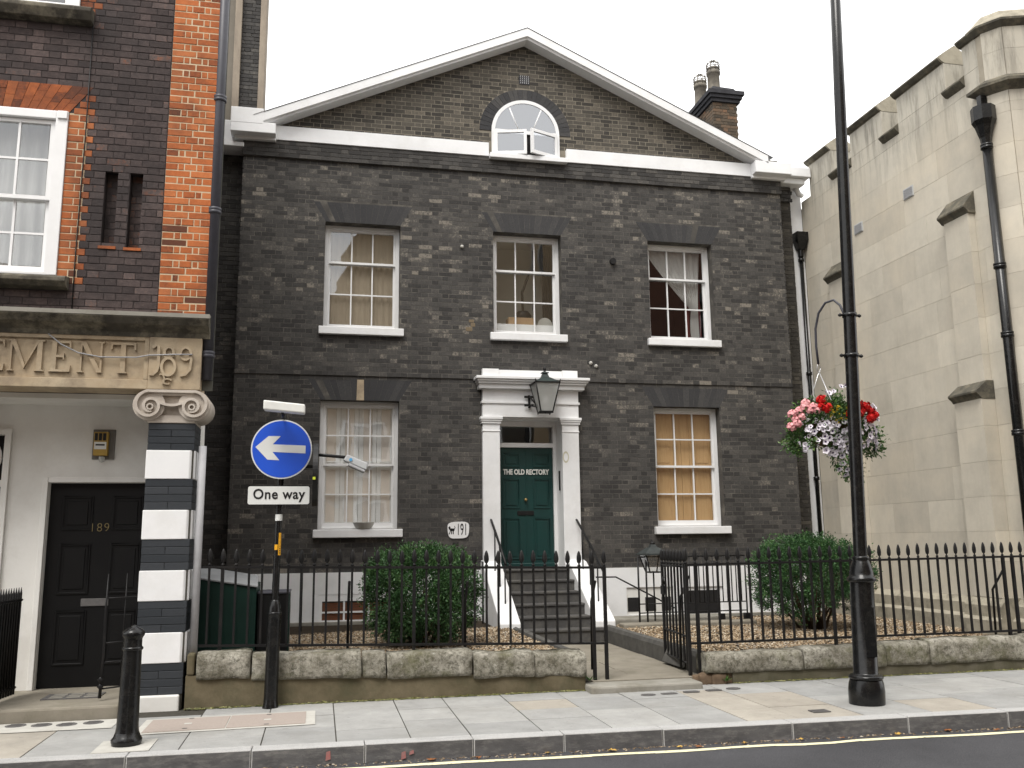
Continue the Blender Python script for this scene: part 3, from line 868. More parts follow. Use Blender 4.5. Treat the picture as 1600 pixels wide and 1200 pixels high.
AH, SPL = 0.335, 0.20
holesL = [rect_hole(*o) for o in openings if o[2] < 4] + [rect_hole(-0.80, 0.80, 0.2, 4.25)] + [arch_hole(c, w, zt, AH, SPL) for c, zb, zt, w in (WIN['GL'], WIN['GR'])]
holesL += [rect_hole(o[0] - 0.07, o[1] + 0.07, 1.58, 1.70) for o in openings if o[2] < 4]
holesU = [rect_hole(*o) for o in openings if o[2] > 4] + [rect_hole(-0.80, 0.80, 0.2, 4.27)] + [arch_hole(c, w, zt, AH, SPL) for c, zb, zt, w in (WIN['UL'], WIN['UM'], WIN['UR'])]
holesU += [rect_hole(o[0] - 0.07, o[1] + 0.07, 4.76, 4.88) for o in openings if o[2] > 4]
def wavy(u, z): return z + 0.007 * mnoise.noise(Vector((u * 0.7, z * 0.5, 3.3))) + 0.0035 * mnoise.noise(Vector((u * 2.3, z * 1.5, 9.1)))
fy = lambda y0: (lambda u, d, z: (u, y0 - d, wavy(u, z)))
skipper = lambda px, py: (px < 350) or (px > 1290) or py > 870 or (390 < px < 490 and 620 < py < 800) or (560 < px < 760 and py > 850)
lo = lay(HX0, HX1, 1.06, 4.10, holesL, seed=1, pale=0.03)
up = lay(HX0, HX1, 4.10, 7.66, holesU, seed=2, pale=0.11)
build_bricks(lo, fy(0.0), M['brick_house'], wall, 150, skip=skipper)
build_bricks(up, fy(-0.02), M['brick_house'], wall, 150, skip=skipper)
build_bricks(lay(HX0 - 0.005, HX1 + 0.005, 7.66, 7.945, [], seed=3), fy(-0.066), M['brick_house'], wall, 0, tone_bias=-0.1)
# returns of the projecting front and the set-back wings
build_bricks(lay(-5.6, HX0, 1.06, 7.9, [], seed=4), fy(0.30), M['brick_house'], wall, 0, tone_bias=-0.12)
build_bricks(lay(HX1, 5.13, 1.06, 7.66, [], seed=5), fy(0.30), M['brick_gable'], wall, 0, tone_bias=-0.35)
build_bricks(lay(HX1 - 0.005, 5.15, 7.66, 7.945, [], seed=6), fy(0.25), M['brick_house'], wall, 0, tone_bias=-0.1)
build_bricks(lay(0.0, 0.29, 1.06, 7.66, [], seed=7), lambda u, d, z: (HX1 + d - 0.001, u, z), M['brick_house'], wall, 0)
build_bricks(lay(0.0, 0.29, 1.06, 7.66, [], seed=8), lambda u, d, z: (HX0 - d + 0.001, 0.29 - u, z), M['brick_house'], wall, 0)
# repair patches
for (x0, x1, z0, z1, y) in ((-0.98, -0.90, 4.965, 5.035, -0.024), (-1.06, -0.95, 4.89, 4.963, -0.024), (-1.01, -0.92, 5.037, 5.09, -0.0242)):
    MB().box(x0, x1, y, 0.0, z0, z1).build('repair_patch', M['brick_patch'], wall, bevel=0.008)
for (x, z) in ((-1.12, 6.33), (1.06, 4.42), (1.15, 4.37), (0.93, 4.02)):
    MB().lathe([(0.001, -0.035), (0.028, -0.02), (0.035, 0.0), (0.02, 0.025), (0.001, 0.032)], (x, -0.03 if z > 4.1 else -0.01, z), 7).build('mortar_splash', M['cement_pale'], wall)
# round vent pipe
mb = MB()
mb.prism([(0.055 * math.cos(2 * math.pi * k / 16), 0.055 * math.sin(2 * math.pi * k / 16)) for k in range(16)], lambda p, q, t: (1.50 + p, t, 6.215 + q), -0.07, 0.0)
vp = mb.build('flue_outlet', M['black_iron'], wall)

# flat arches of rubbed brick
def flat_arch(c, w, z0, y, key=None):
    mb = MB().prism([(c - w / 2, z0), (c + w / 2, z0), (c + w / 2 + SPL, z0 + AH), (c - w / 2 - SPL, z0 + AH)], lambda p, q, t: (p, t, q), y + 0.004, y + 0.04)
    p = mb.build('flat_arch', M['mortar_house'], house)
    n = 15
    for k in range(n):
        g = 0.002
        a0, a1 = -w / 2 + w * k / n + g, -w / 2 + w * (k + 1) / n - g
        b0, b1 = -w / 2 - SPL + (w + 2 * SPL) * k / n + g, -w / 2 - SPL + (w + 2 * SPL) * (k + 1) / n - g
        if key is not None and k == n // 2:
            a0 -= 0.02; a1 += 0.02; b0 -= 0.0; b1 += 0.0
        e = RND.uniform(-0.002, 0.002)
        m_ = MB().prism([(c + a0, z0 + 0.001), (c + a1, z0 + 0.001), (c + b1, z0 + AH - 0.004), (c + b0, z0 + AH - 0.004)], lambda p, q, t: (p, t, q), y + e - (0.006 if key is not None and k == n // 2 else 0), y + 0.05, tone=RND.uniform(0.2, 0.75))
        m_.build('voussoir', M['stone_tan'] if (key is not None and k == n // 2) else M['brick_arch'], p)
for k, (c, zb, zt, w) in WIN.items():
    flat_arch(c, w, zt, -0.021 if zt > 4 else -0.001, key=1 if k == 'GL' else None)

# sash windows
def sash_window(c, zb, zt, w, rows, top_rows, label, y=0.160, sill_over=0.065, name='sash_window'):
    x0, x1 = c - w / 2, c + w / 2
    fz = 0.055
    mb = MB()
    mb.box(x0, x0 + fz, y, y + 0.12, zb, zt); mb.box(x1 - fz, x1, y, y + 0.12, zb, zt)
    mb.box(x0 + fz, x1 - fz, y, y + 0.12, zt - 0.05, zt)
    mb.box(x0 + fz, x1 - fz, y, y + 0.12, zb, zb + 0.03)
    # staff bead
    for s in (0, 1):
        xx = x0 + fz if s == 0 else x1 - fz - 0.012
        mb.box(xx, xx + 0.012, y + 0.008, y + 0.022, zb + 0.03, zt - 0.05)
    f = mb.build(name, M['white_gloss'], house, bevel=0.004, bseg=1, label=label)
    MB().box(x0 - sill_over, x1 + sill_over, -0.095, y + 0.02, zb - 0.125, zb - 0.002).build('sill', M['white_paint'], f, bevel=0.010)
    ix0, ix1 = x0 + fz, x1 - fz
    iz0, iz1 = zb + 0.03, zt - 0.05
    H = iz1 - iz0
    botr, topr, mr, st = 0.075, 0.045, 0.036, 0.042
    ph = (H - botr - topr - mr) / rows
    zm = iz1 - topr - ph * top_rows          # bottom of upper sash glass
    def sash(za, zc, n, yy, lower):
        s = MB()
        s.box(ix0, ix0 + st, yy, yy + 0.038, za, zc); s.box(ix1 - st, ix1, yy, yy + 0.038, za, zc)
        b, t = (botr, mr) if lower else (mr, topr)
        s.box(ix0 + st, ix1 - st, yy, yy + 0.038, za, za + b)
        s.box(ix0 + st, ix1 - st, yy, yy + 0.038, zc - t, zc)
        gw = (ix1 - ix0 - 2 * st)
        bw = 0.021
        za_, zc_ = za + b, zc - t
        for k in (1, 2):
            xx = ix0 + st + gw * k / 3
            s.box(xx - bw / 2, xx + bw / 2, yy + 0.004, yy + 0.034, za_, zc_)
        hh = (zc_ - za_) / n
        for k in range(1, n):
            for q in range(3):
                a = ix0 + st + gw * q / 3 + (bw / 2 if q else 0); bb = ix0 + st + gw * (q + 1) / 3 - (bw / 2 if q < 2 else 0)
                s.box(a, bb, yy + 0.006, yy + 0.032, za_ + hh * k - bw / 2, za_ + hh * k + bw / 2)
        so = s.build('lower_sash' if lower else 'upper_sash', M['white_gloss'], f)
        for k in range(n):
            for q in range(3):
                a = ix0 + st + gw * q / 3 + (bw / 2 if q else 0); bb = ix0 + st + gw * (q + 1) / 3 - (bw / 2 if q < 2 else 0)
                p0 = za_ + hh * k + (bw / 2 if k else 0); p1 = za_ + hh * (k + 1) - (bw / 2 if k < n - 1 else 0)
                t1, t2 = RND.uniform(-0.0016, 0.0016), RND.uniform(-0.0016, 0.0016)
                g = MB()
                yv = yy + 0.019
                g.add([(a, yv - t1 - t2, p0), (bb, yv + t1 - t2, p0), (bb, yv + t1 + t2, p1), (a, yv - t1 + t2, p1)], [(0, 1, 2, 3)])
                g.build('pane', M['glass'], f)
    sash(zm - mr, iz1, top_rows, y + 0.025, False)
    sash(iz0, zm, rows - top_rows, y + 0.066, True)
    return f
sash_window(*WIN['UL'], 3, 1, 'sash window with tan gauze blind, upper left')
sash_window(*WIN['UM'], 3, 1, 'sash window with a box on the inner ledge, upper middle')
sash_window(*WIN['UR'], 3, 1, 'sash window with a tied net curtain, upper right')
sash_window(*WIN['GL'], 4, 2, 'sash window with closed cream shutters')
sash_window(*WIN['GR'], 4, 2, 'sash window with closed pine shutters')

def room(c, zb, zt, w, d, mat, y=0.36):
    m_ = MB()
    a, b = c - w / 2 - 0.15, c + w / 2 + 0.15
    m_.box(a, b, y + d, y + d + 0.05, zb - 0.3, zt + 0.2)
    m_.box(a - 0.05, a, y, y + d, zb - 0.3, zt + 0.2); m_.box(b, b + 0.05, y, y + d, zb - 0.3, zt + 0.2)
    m_.box(a, b, y, y + d, zt + 0.2, zt + 0.25); m_.box(a, b, y, y + d, zb - 0.35, zb - 0.3)
    return m_.build('room_lining', mat, house)
room(*WIN['UL'], 0.9, M['grey_room'])
room(*WIN['UM'], 1.1, M['grey_room'])
room(*WIN['UR'], 1.8, M['dark_deep'])
room(*WIN['GL'], 0.5, M['grey_room'])
room(*WIN['GR'], 0.5, M['grey_room'])

# things behind the glass
def folds(x0, x1, zf_top, zf_bot, y, amp, nf, mat, name, label, cat, narrow=None, nz=24, nx=90):
    V, F = [], []
    for i in range(nz + 1):
        t = i / nz
        z = zf_top + (zf_bot - zf_top) * t
        for k in range(nx + 1):
            s = k / nx
            if narrow:
                a, b = narrow(t)
            else:
                a, b = x0, x1
            V.append((a + (b - a) * s, y + amp * math.sin(s * nf * 2 * math.pi + 0.6 * math.sin(t * 5)) * (0.6 + 0.4 * t), z))
    for i in range(nz):
        for k in range(nx):
            p = i * (nx + 1) + k
            F.append((p, p + 1, p + nx + 2, p + nx + 1))
    me = raw_mesh(name, V, F, [mat])
    me.polygons.foreach_set('use_smooth', [True] * len(F))
    o = link(name, me, (0, 0, 0), None, label, cat)
    return o
folds(-3.30, -2.19, 6.66, 4.86, 0.300, 0.010, 11, M['blind_tan'], 'gauze_blind', 'tan gauze blind drawn across the upper left sash window', 'blind')
def nar(t):
    # gathered to the right by a tie at two thirds of the drop
    tt = min(1.0, t / 0.66)
    a = 2.15 + (3.05 - 2.15) * (tt ** 1.15)
    if t > 0.66: a = 3.05 - 0.03 * math.sin((t - 0.66) * 8)
    return a, 3.18 + 0.08 * (1 - tt)
folds(0, 0, 6.66, 4.9, 0.31, 0.014, 9, M['curtain'], 'net_curtain', 'grey net curtain tied back to the right in the upper right window', 'curtain', nar)
folds(2.98, 3.28, 6.66, 4.9, 0.42, 0.02, 4, M['curtain_red'], 'drape', 'maroon drape behind the net curtain in the upper right window', 'curtain')
# upper middle window ledge
MB().box(-0.56, 0.56, 0.335, 0.357, 4.86, 5.13).build('window_board', M['white_gloss'], label='white board standing inside the foot of the upper middle window', cat='board')
MB().box(-0.26, 0.19, 0.37, 0.60, 5.0, 5.26).build('cardboard_box', M['cardboard'], label='brown cardboard box behind the upper middle window', cat='box', bevel=0.006)
MB().box(-0.50, 0.56, 0.36, 0.85, 4.95, 4.995).build('ledge', M['white_gloss'], label='inner window ledge carrying the box in the upper middle window', cat='ledge')
mb = MB().prism([(0.15 * math.cos(a), 0.15 * math.sin(a)) for a in [2 * math.pi * k / 28 for k in range(28)]], lambda p, q, t: (0.40 + p * 0.9, t, 5.14 + q), 0.44, 0.465)
mb.build('round_plate', M['ceramic_grey'], label='pale round plate standing behind the upper middle window', cat='plate')
dl = thing('desk_lamp', 'dark angled desk lamp silhouette behind the upper middle window', 'lamp', (0.10, 0.75, 4.995))
MB().lathe([(0.17, 0), (0.15, 0.08), (0.11, 0.2), (0.12, 0.3), (0.16, 0.38), (0.10, 0.46)], (0.08, 0.75, 5.0), 20).build('lamp_body', M['black_iron'], dl)
MB().tube([(0.08, 0.75, 5.44), (0.07, 0.75, 5.8), (0.18, 0.75, 6.1), (0.22, 0.75, 6.2)], 0.022).build('lamp_arm', M['black_iron'], dl)
folds(0.40, 0.62, 6.66, 4.96, 0.60, 0.02, 3, M['dark_deep'], 'drape', 'dark drape at the right side of the upper middle window', 'curtain')

def shutters(c, zb, zt, w, y, frame, panel, leaves, label, name='shutter', split=None):
    a, b = c - w / 2 + 0.045, c + w / 2 - 0.045
    root = thing('window_shutters', label, 'shutters', (c, y, zb))
    lw = (b - a) / leaves
    for k in range(leaves):
        x0, x1 = a + lw * k + 0.003, a + lw * (k + 1) - 0.003
        s = MB().box(x0, x1, y, y + 0.03, zb + 0.0, zt).build('shutter_leaf', frame, root)
        mrg = lw * 0.24
        mid = (zb + zt) / 2
        for (p, q) in ((zb + 0.12, mid - 0.07), (mid + 0.07, zt - 0.1)):
            MB().box(x0 + mrg, x1 - mrg, y - 0.008, y, p, q).build('panel', panel, s, bevel=0.006, bseg=1)
            m_ = MB()
            for (xa, xb, za, zc) in ((x0 + mrg - 0.018, x0 + mrg - 0.001, p - 0.018, q + 0.018), (x1 - mrg + 0.001, x1 - mrg + 0.018, p - 0.018, q + 0.018), (x0 + mrg, x1 - mrg, q + 0.001, q + 0.018), (x0 + mrg, x1 - mrg, p - 0.018, p - 0.001)):
                m_.box(xa, xb, y - 0.015, y, za, zc)
            m_.build('moulding', frame, s)
shutters(*WIN['GL'], 0.290, M['shutter_white'], M['shutter_pink'], 4, 'cream panelled shutters closed behind the lower left sash window')
c, zb, zt, w = WIN['GR']
root = thing('window_shutters', 'varnished pine shutters closed behind the lower right sash window', 'shutters', (c, 0.28, zb))
xs = [c - 0.55, c - 0.16, c - 0.02, c + 0.13, c + 0.55]
for a, b in zip(xs[:-1], xs[1:]):
    s = MB().box(a + 0.003, b - 0.003, 0.290, 0.320, zb, zt).build('shutter_leaf', M['wood_pine'], root)
    if b - a > 0.3:
        for (p, q) in ((zb + 0.1, 2.62), (2.78, zt - 0.1)):
            MB().box(a + 0.08, b - 0.08, 0.278, 0.290, p, q).build('panel', M['wood_pine'], s, bevel=0.008, bseg=1)
# metal dish on the lower left sill
MB().lathe([(0.09, 0.0), (0.13, 0.03), (0.165, 0.10), (0.168, 0.105), (0.155, 0.10), (0.12, 0.035), (0.001, 0.02)], (-2.66, 0.0, 1.70), 24).build('dish', M['ceramic_grey'], label='small grey bowl standing on the sill of the lower left window', cat='bowl')

# ---------------- pediment
GZ = 8.19     # top of white band
APX, APZ = 0.0, 10.10
slope = (APZ - 8.24) / 4.12
def gable_u(z): return (APZ + 0.10 - z) / slope
mb = MB().prism([(-4.30, GZ - 0.2), (4.30, GZ - 0.2), (4.30, GZ - 0.02), (0, APZ + 0.08), (-4.30, GZ - 0.02)], lambda p, q, t: (p, t, q), 0.0008, 0.35)
gable = mb.build('gable_wall', M['mortar_gable'], house)
AC, AR = 8.45, 0.60            # arched window centre height and radius
def out_gable(a, b):
    u = max(0.0, (APZ + 0.12 - b) / slope)
    return [(-9, -u), (u, 9)]
def out_arch(a, b):
    m_ = (a + b) / 2
    R = AR + 0.215
    if m_ > AC + R: return []
    h = R if m_ < AC else math.sqrt(max(0, R * R - (m_ - AC) ** 2))
    if m_ < AC: h = AR + 0.01 if m_ < 8.42 else R
    return [(-h, h)]
gb = lay(-4.3, 4.3, GZ - 0.002, APZ + 0.14, [out_gable, out_arch], seed=9)
build_bricks(gb, fy(0.0), M['brick_gable'], gable, 0)
# arch ring
ring = MB().prism([((AR + 0.005) * math.cos(math.pi * k / 24), (AR + 0.005) * math.sin(math.pi * k / 24)) for k in range(25)] + [((AR + 0.21) * math.cos(math.pi * k / 24), (AR + 0.21) * math.sin(math.pi * k / 24)) for k in range(24, -1, -1)], lambda p, q, t: (p, t, AC + q), -0.004, 0.03)
ring_o = ring.build('arch_ring', M['mortar_house'], house)
N = 27
for k in range(N):
    a0, a1 = math.pi * k / N + 0.004, math.pi * (k + 1) / N - 0.004
    am = (a0 + a1) / 2
    pl = [((AR + 0.003) * math.cos(a0), (AR + 0.003) * math.sin(a0)), ((AR + 0.208) * math.cos(a0), (AR + 0.208) * math.sin(a0)), ((AR + 0.208) * math.cos(a1), (AR + 0.208) * math.sin(a1)), ((AR + 0.003) * math.cos(a1), (AR + 0.003) * math.sin(a1))]
    MB().prism(pl, lambda p, q, t: (p, t, AC + q), -0.012, 0.04, tone=RND.random()).build('arch_brick', M['brick_arch'], ring_o)
# dark panel on the gable wall, its colour standing in for the unlit attic
MB().box(-0.58, 0.58, -0.008, -0.0004, 7.96, 8.45).build('attic_dark_panel', M['dark_deep'], house)

white = M['white_paint']
PJ = 0.28
# horizontal band and end blocks
mb = MB().box(-4.19, -0.66, -0.085, 0.2, 7.945, GZ); mb.build('band', white, house, bevel=0.006)
mb = MB().box(0.71, 4.19, -0.085, 0.2, 7.945, GZ); mb.build('band', white, house, bevel=0.006)
MB().box(-0.655, 0.705, -0.17, 0.15, 7.90, 7.985).build('attic_sill', white, house, bevel=0.008)
# raking cornices: profile swept along the slope, plumb-cut at the apex
def rake(sgn):
    e0, e1 = 4.42, 0.0
    pts = []
    prof = [(-0.03, 0.02), (-PJ + 0.05, 0.02), (-PJ + 0.04, 0.055), (-PJ, 0.06), (-PJ, 0.205), (-PJ + 0.015, 0.215), (0.35, 0.27), (0.35, 0.02)]
    f = lambda p, q, t: (sgn * t, p, APZ - slope * t + q - 0.03)
    m_ = MB(); m_.prism(prof, f, e0, e1)
    o = m_.build('raking_cornice', white, house)
    m2 = MB(); m2.prism([(-PJ - 0.012, 0.217), (-PJ + 0.01, 0.224), (0.40, 0.285), (0.40, 0.275)], f, e0 + 0.1, e1)
    m2.build('lead_flashing', M['lead'], o)
rake(-1); rake(1)
# end blocks of the cornice
def end_block(x0, x1, zt, left):
    m_ = MB()
    m_.box(x0, x1, -PJ, 0.3, 7.955, zt)
    m_.box(x0 + (0.05 if left else 0.0), x1 - (0.0 if left else 0.05), -0.14, 0.3, 7.90, 7.955)
    return m_.build('cornice_block', white, house, bevel=0.010)
end_block(-4.86, -4.165, 8.13, True)
MB().box(-4.862, -4.36, -PJ - 0.003, 0.3, 8.10, 8.365).build('parapet_block', white, house, bevel=0.01)
MB().box(-5.10, -4.81, -0.02, 0.3, 7.86, 8.25).build('cornice_return', white, house, bevel=0.01)
MB().box(-5.0, -4.66, -0.10, 0.29, 7.78, 7.855).build('bed_mould', white, house, bevel=0.01)
end_block(4.165, 4.87, 8.175, False)
MB().box(4.872, 5.43, 0.02, 0.5, 8.07, 8.25).build('cornice_return', white, house, bevel=0.01)
MB().box(4.875, 5.35, 0.10, 0.5, 7.95, 8.068).build('bed_mould', white, house, bevel=0.02)
# parapet stub behind right end
MB().box(4.7, 5.10, 0.6, 1.0, 8.26, 8.62).build('parapet_stub', M['stone_sooty'], house, bevel=0.01)
# roof
mb = MB()
for s in (-1, 1):
    mb.hexa([(0, 0.34, APZ + 0.14), (s * 4.75, 0.34, APZ + 0.14 - slope * 4.75), (s * 4.75, 9.2, APZ + 0.14 - slope * 4.75), (0, 9.2, APZ + 0.14), (0, 0.34, APZ + 0.20), (s * 4.8, 0.34, APZ + 0.20 - slope * 4.8), (s * 4.8, 9.2, APZ + 0.20 - slope * 4.8), (0, 9.2, APZ + 0.20)])
roof = mb.build('roof', M['slate'], house)

# arched attic window, casements ajar
aw = MB()
outer = [(AR * math.cos(math.pi * k / 24), AR * math.sin(math.pi * k / 24)) for k in range(25)]
inner = [((AR - 0.06) * math.cos(math.pi * k / 24), (AR - 0.06) * math.sin(math.pi * k / 24)) for k in range(25)]
YW = -0.035
for k in range(24):
    aw.hexa([(outer[k][0], YW, AC + outer[k][1]), (outer[k + 1][0], YW, AC + outer[k + 1][1]), (inner[k + 1][0], YW, AC + inner[k + 1][1]), (inner[k][0], YW, AC + inner[k][1]),
             (outer[k][0], 0.05, AC + outer[k][1]), (outer[k + 1][0], 0.05, AC + outer[k + 1][1]), (inner[k + 1][0], 0.05, AC + inner[k + 1][1]), (inner[k][0], 0.05, AC + inner[k][1])])
aw.box(-AR, -AR + 0.055, YW, 0.05, 7.985, AC); aw.box(AR - 0.055, AR, YW, 0.05, 7.985, AC)
aw.box(-AR + 0.055, AR - 0.055, YW, 0.05, AC - 0.03, AC + 0.03)
for s in (-1, 1):
    a = math.radians(90 + s * 32)
    d = Vector((math.cos(a), 0, math.sin(a)))
    p0, p1 = Vector((s * -0.12, YW + 0.02, AC + 0.03)), Vector((math.cos(a) * (AR - 0.05), YW + 0.02, AC + math.sin(a) * (AR - 0.05)))
    aw.tube([p0, p1], 0.014, 6)
awo = aw.build('arched_window', M['white_gloss'], house, label='half-round attic window with two casements ajar')
ang = [(0.0, 61), (61, 119), (119, 180)]
for a0, a1 in ang:
    pl = [(0.0, 0.03)] + [((AR - 0.06) * math.cos(math.radians(a0 + (a1 - a0) * k / 10)), max(0.03, (AR - 0.06) * math.sin(math.radians(a0 + (a1 - a0) * k / 10)))) for k in range(11)]
    MB().add([(p, YW + 0.012, AC + q) for p, q in pl], [list(range(len(pl)))]).build('pane', M['glass_sky'], awo)
MB().prism([(0.0, 0.0)] + inner, lambda p, q, t: (p, t, AC + q), -0.0075, -0.0005).build('attic_dark_panel', M['dark_room'], house)  # flat dark panel painted as the unlit attic behind the fan panes
def casement(hx, wdt, ang_, z0, z1):
    a = math.radians(ang_)
    ux = Vector((math.cos(a), -math.sin(abs(a)), 0)) if wdt > 0 else Vector((-math.cos(a), -math.sin(abs(a)), 0))
    w = abs(wdt); nrm = Vector((0, 0, 1)).cross(ux)
    O = Vector((hx, YW - 0.005, 0))
    def P(u, t, z): return tuple(O + ux * u + nrm * t + Vector((0, 0, z)))
    m_ = MB()
    for (ua, ub, za, zb) in ((0, 0.05, z0, z1), (w - 0.05, w, z0, z1), (0.05, w - 0.05, z0, z0 + 0.06), (0.05, w - 0.05, z1 - 0.05, z1)):
        m_.hexa([P(ua, -0.02, za), P(ub, -0.02, za), P(ub, 0.02, za), P(ua, 0.02, za), P(ua, -0.02, zb), P(ub, -0.02, zb), P(ub, 0.02, zb), P(ua, 0.02, zb)])
    c_ = m_.build('casement', M['white_gloss'], awo)
    MB().add([P(0.05, 0, z0 + 0.06), P(w - 0.05, 0, z0 + 0.06), P(w - 0.05, 0, z1 - 0.05), P(0.05, 0, z1 - 0.05)], [(0, 1, 2, 3)]).build('pane', M['glass_sky'], awo)
casement(-AR + 0.05, 0.55, 14, 7.995, 8.44)
casement(AR - 0.05, -0.55, 22, 7.995, 8.44)
# terracotta grille near the apex
gr = MB().box(-0.10, 0.09, -0.008, 0.01, 9.36, 9.53)
gro = gr.build('air_brick', M['stone_dark'], house)
gm = MB()
for k in range(5):
    for q in range(4):
        x, z = -0.085 + k * 0.035, 9.375 + q * 0.04
        gm.hexa([(x, -0.014, z), (x + 0.012, -0.014, z), (x + 0.012, -0.008, z), (x, -0.008, z), (x + 0.012, -0.014, z + 0.03), (x + 0.024, -0.014, z + 0.03), (x + 0.024, -0.008, z + 0.03), (x + 0.012, -0.008, z + 0.03)])
gm.build('grille', M['pipe_grey'], gro)

# chimney
ch = MB().box(5.00, 5.56, 3.01, 4.4, 7.5, 11.05).build('chimney', M['mortar_brown'], house)
build_bricks(lay(4.99, 5.57, 8.6, 11.05, [], seed=21), fy(3.0), M['brick_brown'], ch, 0)
build_bricks(lay(3.0, 4.4, 8.6, 11.05, [], seed=22), lambda u, d, z: (4.99 - d, 4.4 - (u - 3.0), z), M['brick_brown'], ch, 0)
mb = MB()
for (e, a, b) in ((0.05, 11.05, 11.13), (0.09, 11.13, 11.21), (0.13, 11.21, 11.30)):
    mb.box(4.99 - e, 5.57 + e, 3.0 - e, 4.4 + e, a, b)
mb.hexa([(4.96, 2.97, 11.30), (5.60, 2.97, 11.30), (5.60, 4.43, 11.30), (4.96, 4.43, 11.30), (5.03, 3.05, 11.46), (5.53, 3.05, 11.44), (5.53, 4.3, 11.44), (5.03, 4.3, 11.46)])
mb.build('chimney_cap', M['stone_dark'], ch)
for (x, y) in ((5.19, 3.32), (5.15, 3.95)):
    po = MB().lathe([(0.155, 0.0), (0.15, 0.06), (0.14, 0.10), (0.135, 0.45), (0.155, 0.46), (0.16, 0.52), (0.145, 0.53), (0.14, 0.62), (0.10, 0.62)], (x, y, 11.42), 20).build('chimney_pot', M['pot_clay'], ch)
    cg = MB()
    for k in range(3):
        cg.tube([(x + 0.15 * math.cos(2 * math.pi * i / 16), y + 0.15 * math.sin(2 * math.pi * i / 16), 12.0 + 0.06 * k) for i in range(17)], 0.009, 5)
    for k in range(4):
        a = math.pi * k / 4
        cg.tube([(x + 0.15 * math.cos(a) * math.cos(t), y + 0.15 * math.sin(a) * math.cos(t), 12.10 + 0.13 * math.sin(t)) for t in [math.pi * i / 10 for i in range(11)]], 0.008, 5)
        for s in (-1, 1):
            cg.tube([(x + s * 0.15 * math.cos(a), y + s * 0.15 * math.sin(a), 11.95), (x + s * 0.15 * math.cos(a), y + s * 0.15 * math.sin(a), 12.12)], 0.008, 5)
    cg.build('bird_guard', M['pot_clay'], ch)

# ---------------- stucco base with basement lights
bas = [(-3.30, -2.20, 0.33, 0.73), (1.555, 2.36, 0.30, 0.73), (2.58, 3.23, 0.27, 0.72)]
mb = MB()
wall_with_holes(mb, HX0 - 0.01, -0.80, 0.30, 1.055, -0.035, 0.0, bas)
wall_with_holes(mb, 0.80, HX1 + 0.01, 0.26, 1.045, -0.035, 0.0, bas)
for b in bas:      # reveals
    pass
plinth = mb.build('stucco_base', white, house)
MB().box(-5.6, HX0 - 0.011, 0.25, 0.3, 0.30, 1.05).build('stucco_base', white, house)
MB().box(HX0 - 0.02, -0.82, -0.10, -0.036, 0.20, 0.335).build('base_course', M['concrete'], house, bevel=0.01)
MB().box(0.82, HX1, -0.10, -0.036, 0.15, 0.285).build('base_course', M['concrete'], house, bevel=0.01)
def basement_light(b, kind):
    x0, x1, z0, z1 = b
    m_ = MB()
    if kind == 'brown':
        m_.box(x0, x0 + 0.04, -0.03, 0.003, z0, z1); m_.box(x1 - 0.04, x1, -0.03, 0.003, z0, z1)
        m_.box(x0 + 0.04, x1 - 0.04, -0.03, 0.003, z1 - 0.10, z1); m_.box(x0 + 0.04, x1 - 0.04, -0.03, 0.003, z0, z0 + 0.02)
        for k in (1, 2):
            xx = x0 + (x1 - x0) * k / 3; m_.box(xx - 0.014, xx + 0.014, -0.026, 0.003, z0 + 0.02, z1 - 0.10)
        m_.box(x0 + 0.04, x1 - 0.04, -0.027, 0.002, z0 + 0.125, z0 + 0.15)
        o = m_.build('basement_window', M['white_gloss'], house)
        for k in range(7):
            MB().box(x0 + 0.04, x1 - 0.04, -0.012, -0.004, z0 + 0.022 + k * 0.037, z0 + 0.055 + k * 0.037).build('blind_slat', M['brown_blind'], o)
    elif kind == 'squares':
        m_.box(x0, x1, -0.012, 0.003, z0, z1)
        o = m_.build('basement_window', M['white_dull'], house)
        for (a, b_) in ((0.02, 0.21), (0.32, 0.50), (0.60, 0.76)):
            MB().box(x0 + a, x0 + b_, -0.018, -0.0125, z0 + 0.05, z0 + 0.27).build('pane', M['dark_deep'], o)
    else:
        m_.box(x0, x1, -0.008, 0.003, z0, z1)
        o = m_.build('basement_window', M['white_gloss'], house)
        MB().box(x0 + 0.05, x1 - 0.09, -0.014, -0.0085, z0 + 0.02, z1 - 0.06).build('pane', M['dark_deep'], o)
basement_light(bas[0], 'brown'); basement_light(bas[1], 'squares'); basement_light(bas[2], 'dark')

# ---------------- door case
dc = MB()
YP = -0.10
dc.box(-0.80, -0.52, YP, 0.0, 1.06, 3.36); dc.box(0.515, 0.80, YP, 0.0, 1.06, 3.36)
dcase = dc.build('door_case', white, house, bevel=0.008, label='white pilastered door case')
for x0, x1 in ((-0.80, -0.52), (0.515, 0.80)):
    m_ = MB()
    m_.box(x0 - 0.008, x1 + 0.008, YP - 0.01, 0.0, 3.235, 3.252)
    m_.box(x0 - 0.02, x1 + 0.02, YP - 0.02, 0.0, 3.361, 3.40); m_.box(x0 - 0.032, x1 + 0.032, YP - 0.034, 0.0, 3.40, 3.43); m_.box(x0 - 0.042, x1 + 0.042, YP - 0.045, 0.0, 3.43, 3.472)
    m_.build('pilaster_cap', white, dcase, bevel=0.004)
m_ = MB(); m_.box(-0.80, 0.805, YP, 0.0, 3.473, 3.69); m_.box(-0.82, 0.825, YP - 0.022, 0.0, 3.69, 3.73); m_.box(-0.80, 0.805, YP, 0.0, 3.73, 3.925)
m_.build('frieze', white, dcase, bevel=0.005)
